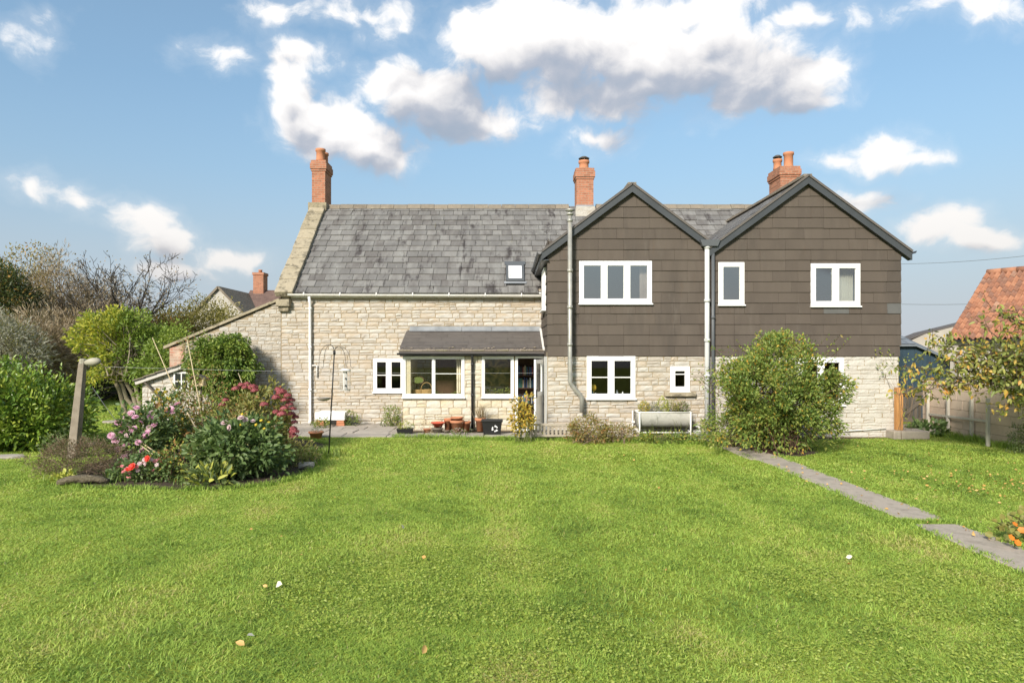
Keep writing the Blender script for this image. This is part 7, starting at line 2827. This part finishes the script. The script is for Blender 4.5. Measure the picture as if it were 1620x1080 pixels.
for i, (u, m, lab) in enumerate(((770, 'terracotta', 'first small clay pot along the second porch window'), (781, 'terracotta', 'second small clay pot along the second porch window'), (792, 'red_cloth', 'small red pot along the second porch window'), (803, 'terracotta', 'small clay pot nearest the porch door'))):
    small_pot(u, zb_, YP + .32, .055, .07, m, lab, 'pots on the porch window boards')
    shrub('sill_plant', lab.replace('clay pot', 'plant in the clay pot').replace('red pot', 'plant in the red pot'), 'plant', ((u - U0) * (YP + .32) / F, YP + .32, zb_ + .13), (.08, .07, .07), 'rose_leaf', 'stem_green', 8, 10, .03, .04, .02, seed=310 + i, stems=0, base=((u - U0) * (YP + .32) / F, YP + .32, zb_ + .07), group='plants on the porch window boards')
for i, (u, lab) in enumerate(((690, 'green leafy plant low in the second light of the first porch window'), (723, 'green plant near the curtain in the first porch window'))):
    shrub('sill_plant', lab, 'plant', ((u - U0) * (YP + .3) / F, YP + .3, zb_ + .06), (.14, .07, .06), 'rose_leaf', 'stem_green', 10, 12, .04, .045, .02, seed=320 + i, stems=0, base=((u - U0) * (YP + .3) / F, YP + .3, zb_), group='plants on the porch window boards')
# curtain in the first porch window, timber dresser behind the second light, added panel coloured like the reflection in the second window
curtain((722 - U0) * (YP + .25) / F, (731 - U0) * (YP + .25) / F, YP + .30, .5, 1.95, 'curtain', 3)
kd = 19.1 / F
dr = thing('wooden_dresser', 'dark wooden dresser inside the porch behind the first window', 'dresser', ((707 - U0) * kd, 19.1, .06))
mb = MB()
mb.box((690 - U0) * kd, (722 - U0) * kd, 18.95, 19.34, .06, 1.30)
mb.build('base', M['wood_dark'], dr)
mb = MB()
mb.box((692 - U0) * kd, (720 - U0) * kd, 19.1, 19.34, 1.301, 2.15)
mb.build('top', M['wood_dark'], dr)
for z in (.35, .80):
    mb = MB()
    mb.box((692 - U0) * kd, (720 - U0) * kd, 18.93, 18.949, z, z + .38)
    mb.build('drawer', M['wood_dark'], dr)
mat('reflection_mottle', ramp_of((.03, .035, .03), (.10, .11, .075), (.34, .27, .12), (.05, .06, .055), (.24, .22, .13)), scale=2.6, rough=.95, detail=2)  # mottled colours imitate the reflection seen in the pane
mb = MB()
xa, xb = (757 - U0) * 19.3 / F, (806 - U0) * 19.3 / F
mb.box(xa, xb, 19.30, 19.325, 1.12, 2.02)
tag(mb.build('reflection_panel', M['reflection_mottle'], None, ((xa + xb) / 2, 19.31, 1.1)), 'mottled green and ochre panel imitating a reflection behind the second porch window', 'panel')
# things on the kitchen window ledge
kw = (YF + .22) / F
mb = MB()
mb.box(W_G1[0], W_G1[1], YF + .06, YF + .38, W_G1[2] - .02, W_G1[2] + .02)
mb.build('window_board', M['pvc_dirty'], wing_wall)
mat('bottle_blue', (.10, .25, .42), rough=.3)
mat('bottle_white', (.75, .75, .74), rough=.3)
mat('cloth_yellow', (.66, .42, .05), rough=.8)
for (u, r_, h, m, lab, nm, cat) in ((937, .05, .14, 'bottle_blue', 'blue bottle on the kitchen window ledge', 'bottle', 'bottle'), (942, .045, .10, 'bottle_white', 'small white tub beside the blue bottle', 'tub', 'tub'), (976, .03, .17, 'bottle_white', 'white pump bottle in the second kitchen window light', 'bottle', 'bottle'),
                                (985, .028, .13, 'bottle_white', 'shorter white bottle next to the pump bottle', 'bottle', 'bottle')):
    mb = MB()
    X = (u - U0) * kw
    z = W_G1[2] + .02
    mb.lathe((X, YF + .22, z), [(r_, 0), (r_, h * .65), (r_ * .4, h * .8), (r_ * .4, h), (0, h)], 12)
    tag(mb.build(nm, M[m], None, (X, YF + .22, z)), lab, cat)
mb = MB()
X = (939 - U0) * kw
mb.lathe((X, YF + .26, W_G1[2] + .16), [(.03, 0), (.075, .05), (.08, .1), (.05, .16), (0, .17)], 10)
mb.lathe((X, YF + .26, W_G1[2] + .02), [(.05, 0), (.02, .03), (.02, .14)], 8)
tag(mb.build('flowers', M['cloth_yellow'], None, (X, YF + .26, W_G1[2] + .02)), 'yellow flowers in a holder on the kitchen window ledge', 'flowers')

# bent hoops of a garden arch stand behind the camera: only their dark reflection shows, so they are left out
# ------------------------------------------------------------------ power lines over the lane beyond the house
for (a, b, lab) in (((1390, 418, 60), (1700, 396, 46), 'upper thin black power cable crossing the sky beside the gable'), ((1390, 480, 60), (1700, 471, 46), 'lower thin black power cable crossing the sky above the barn')):
    p, q = Vector(at(*a)), Vector(at(*b))
    mb = MB()
    mb.tube([tuple(p.lerp(q, i / 10) - Vector((0, 0, .25 * math.sin(PI * i / 10)))) for i in range(11)], .014, 4)
    tag(mb.build('power_cable', M['wire'], None, tuple(p)), lab, 'cable', 'overhead power cables')
# rounded tree belt behind the garden (stands behind the camera; seen only in the window panes)
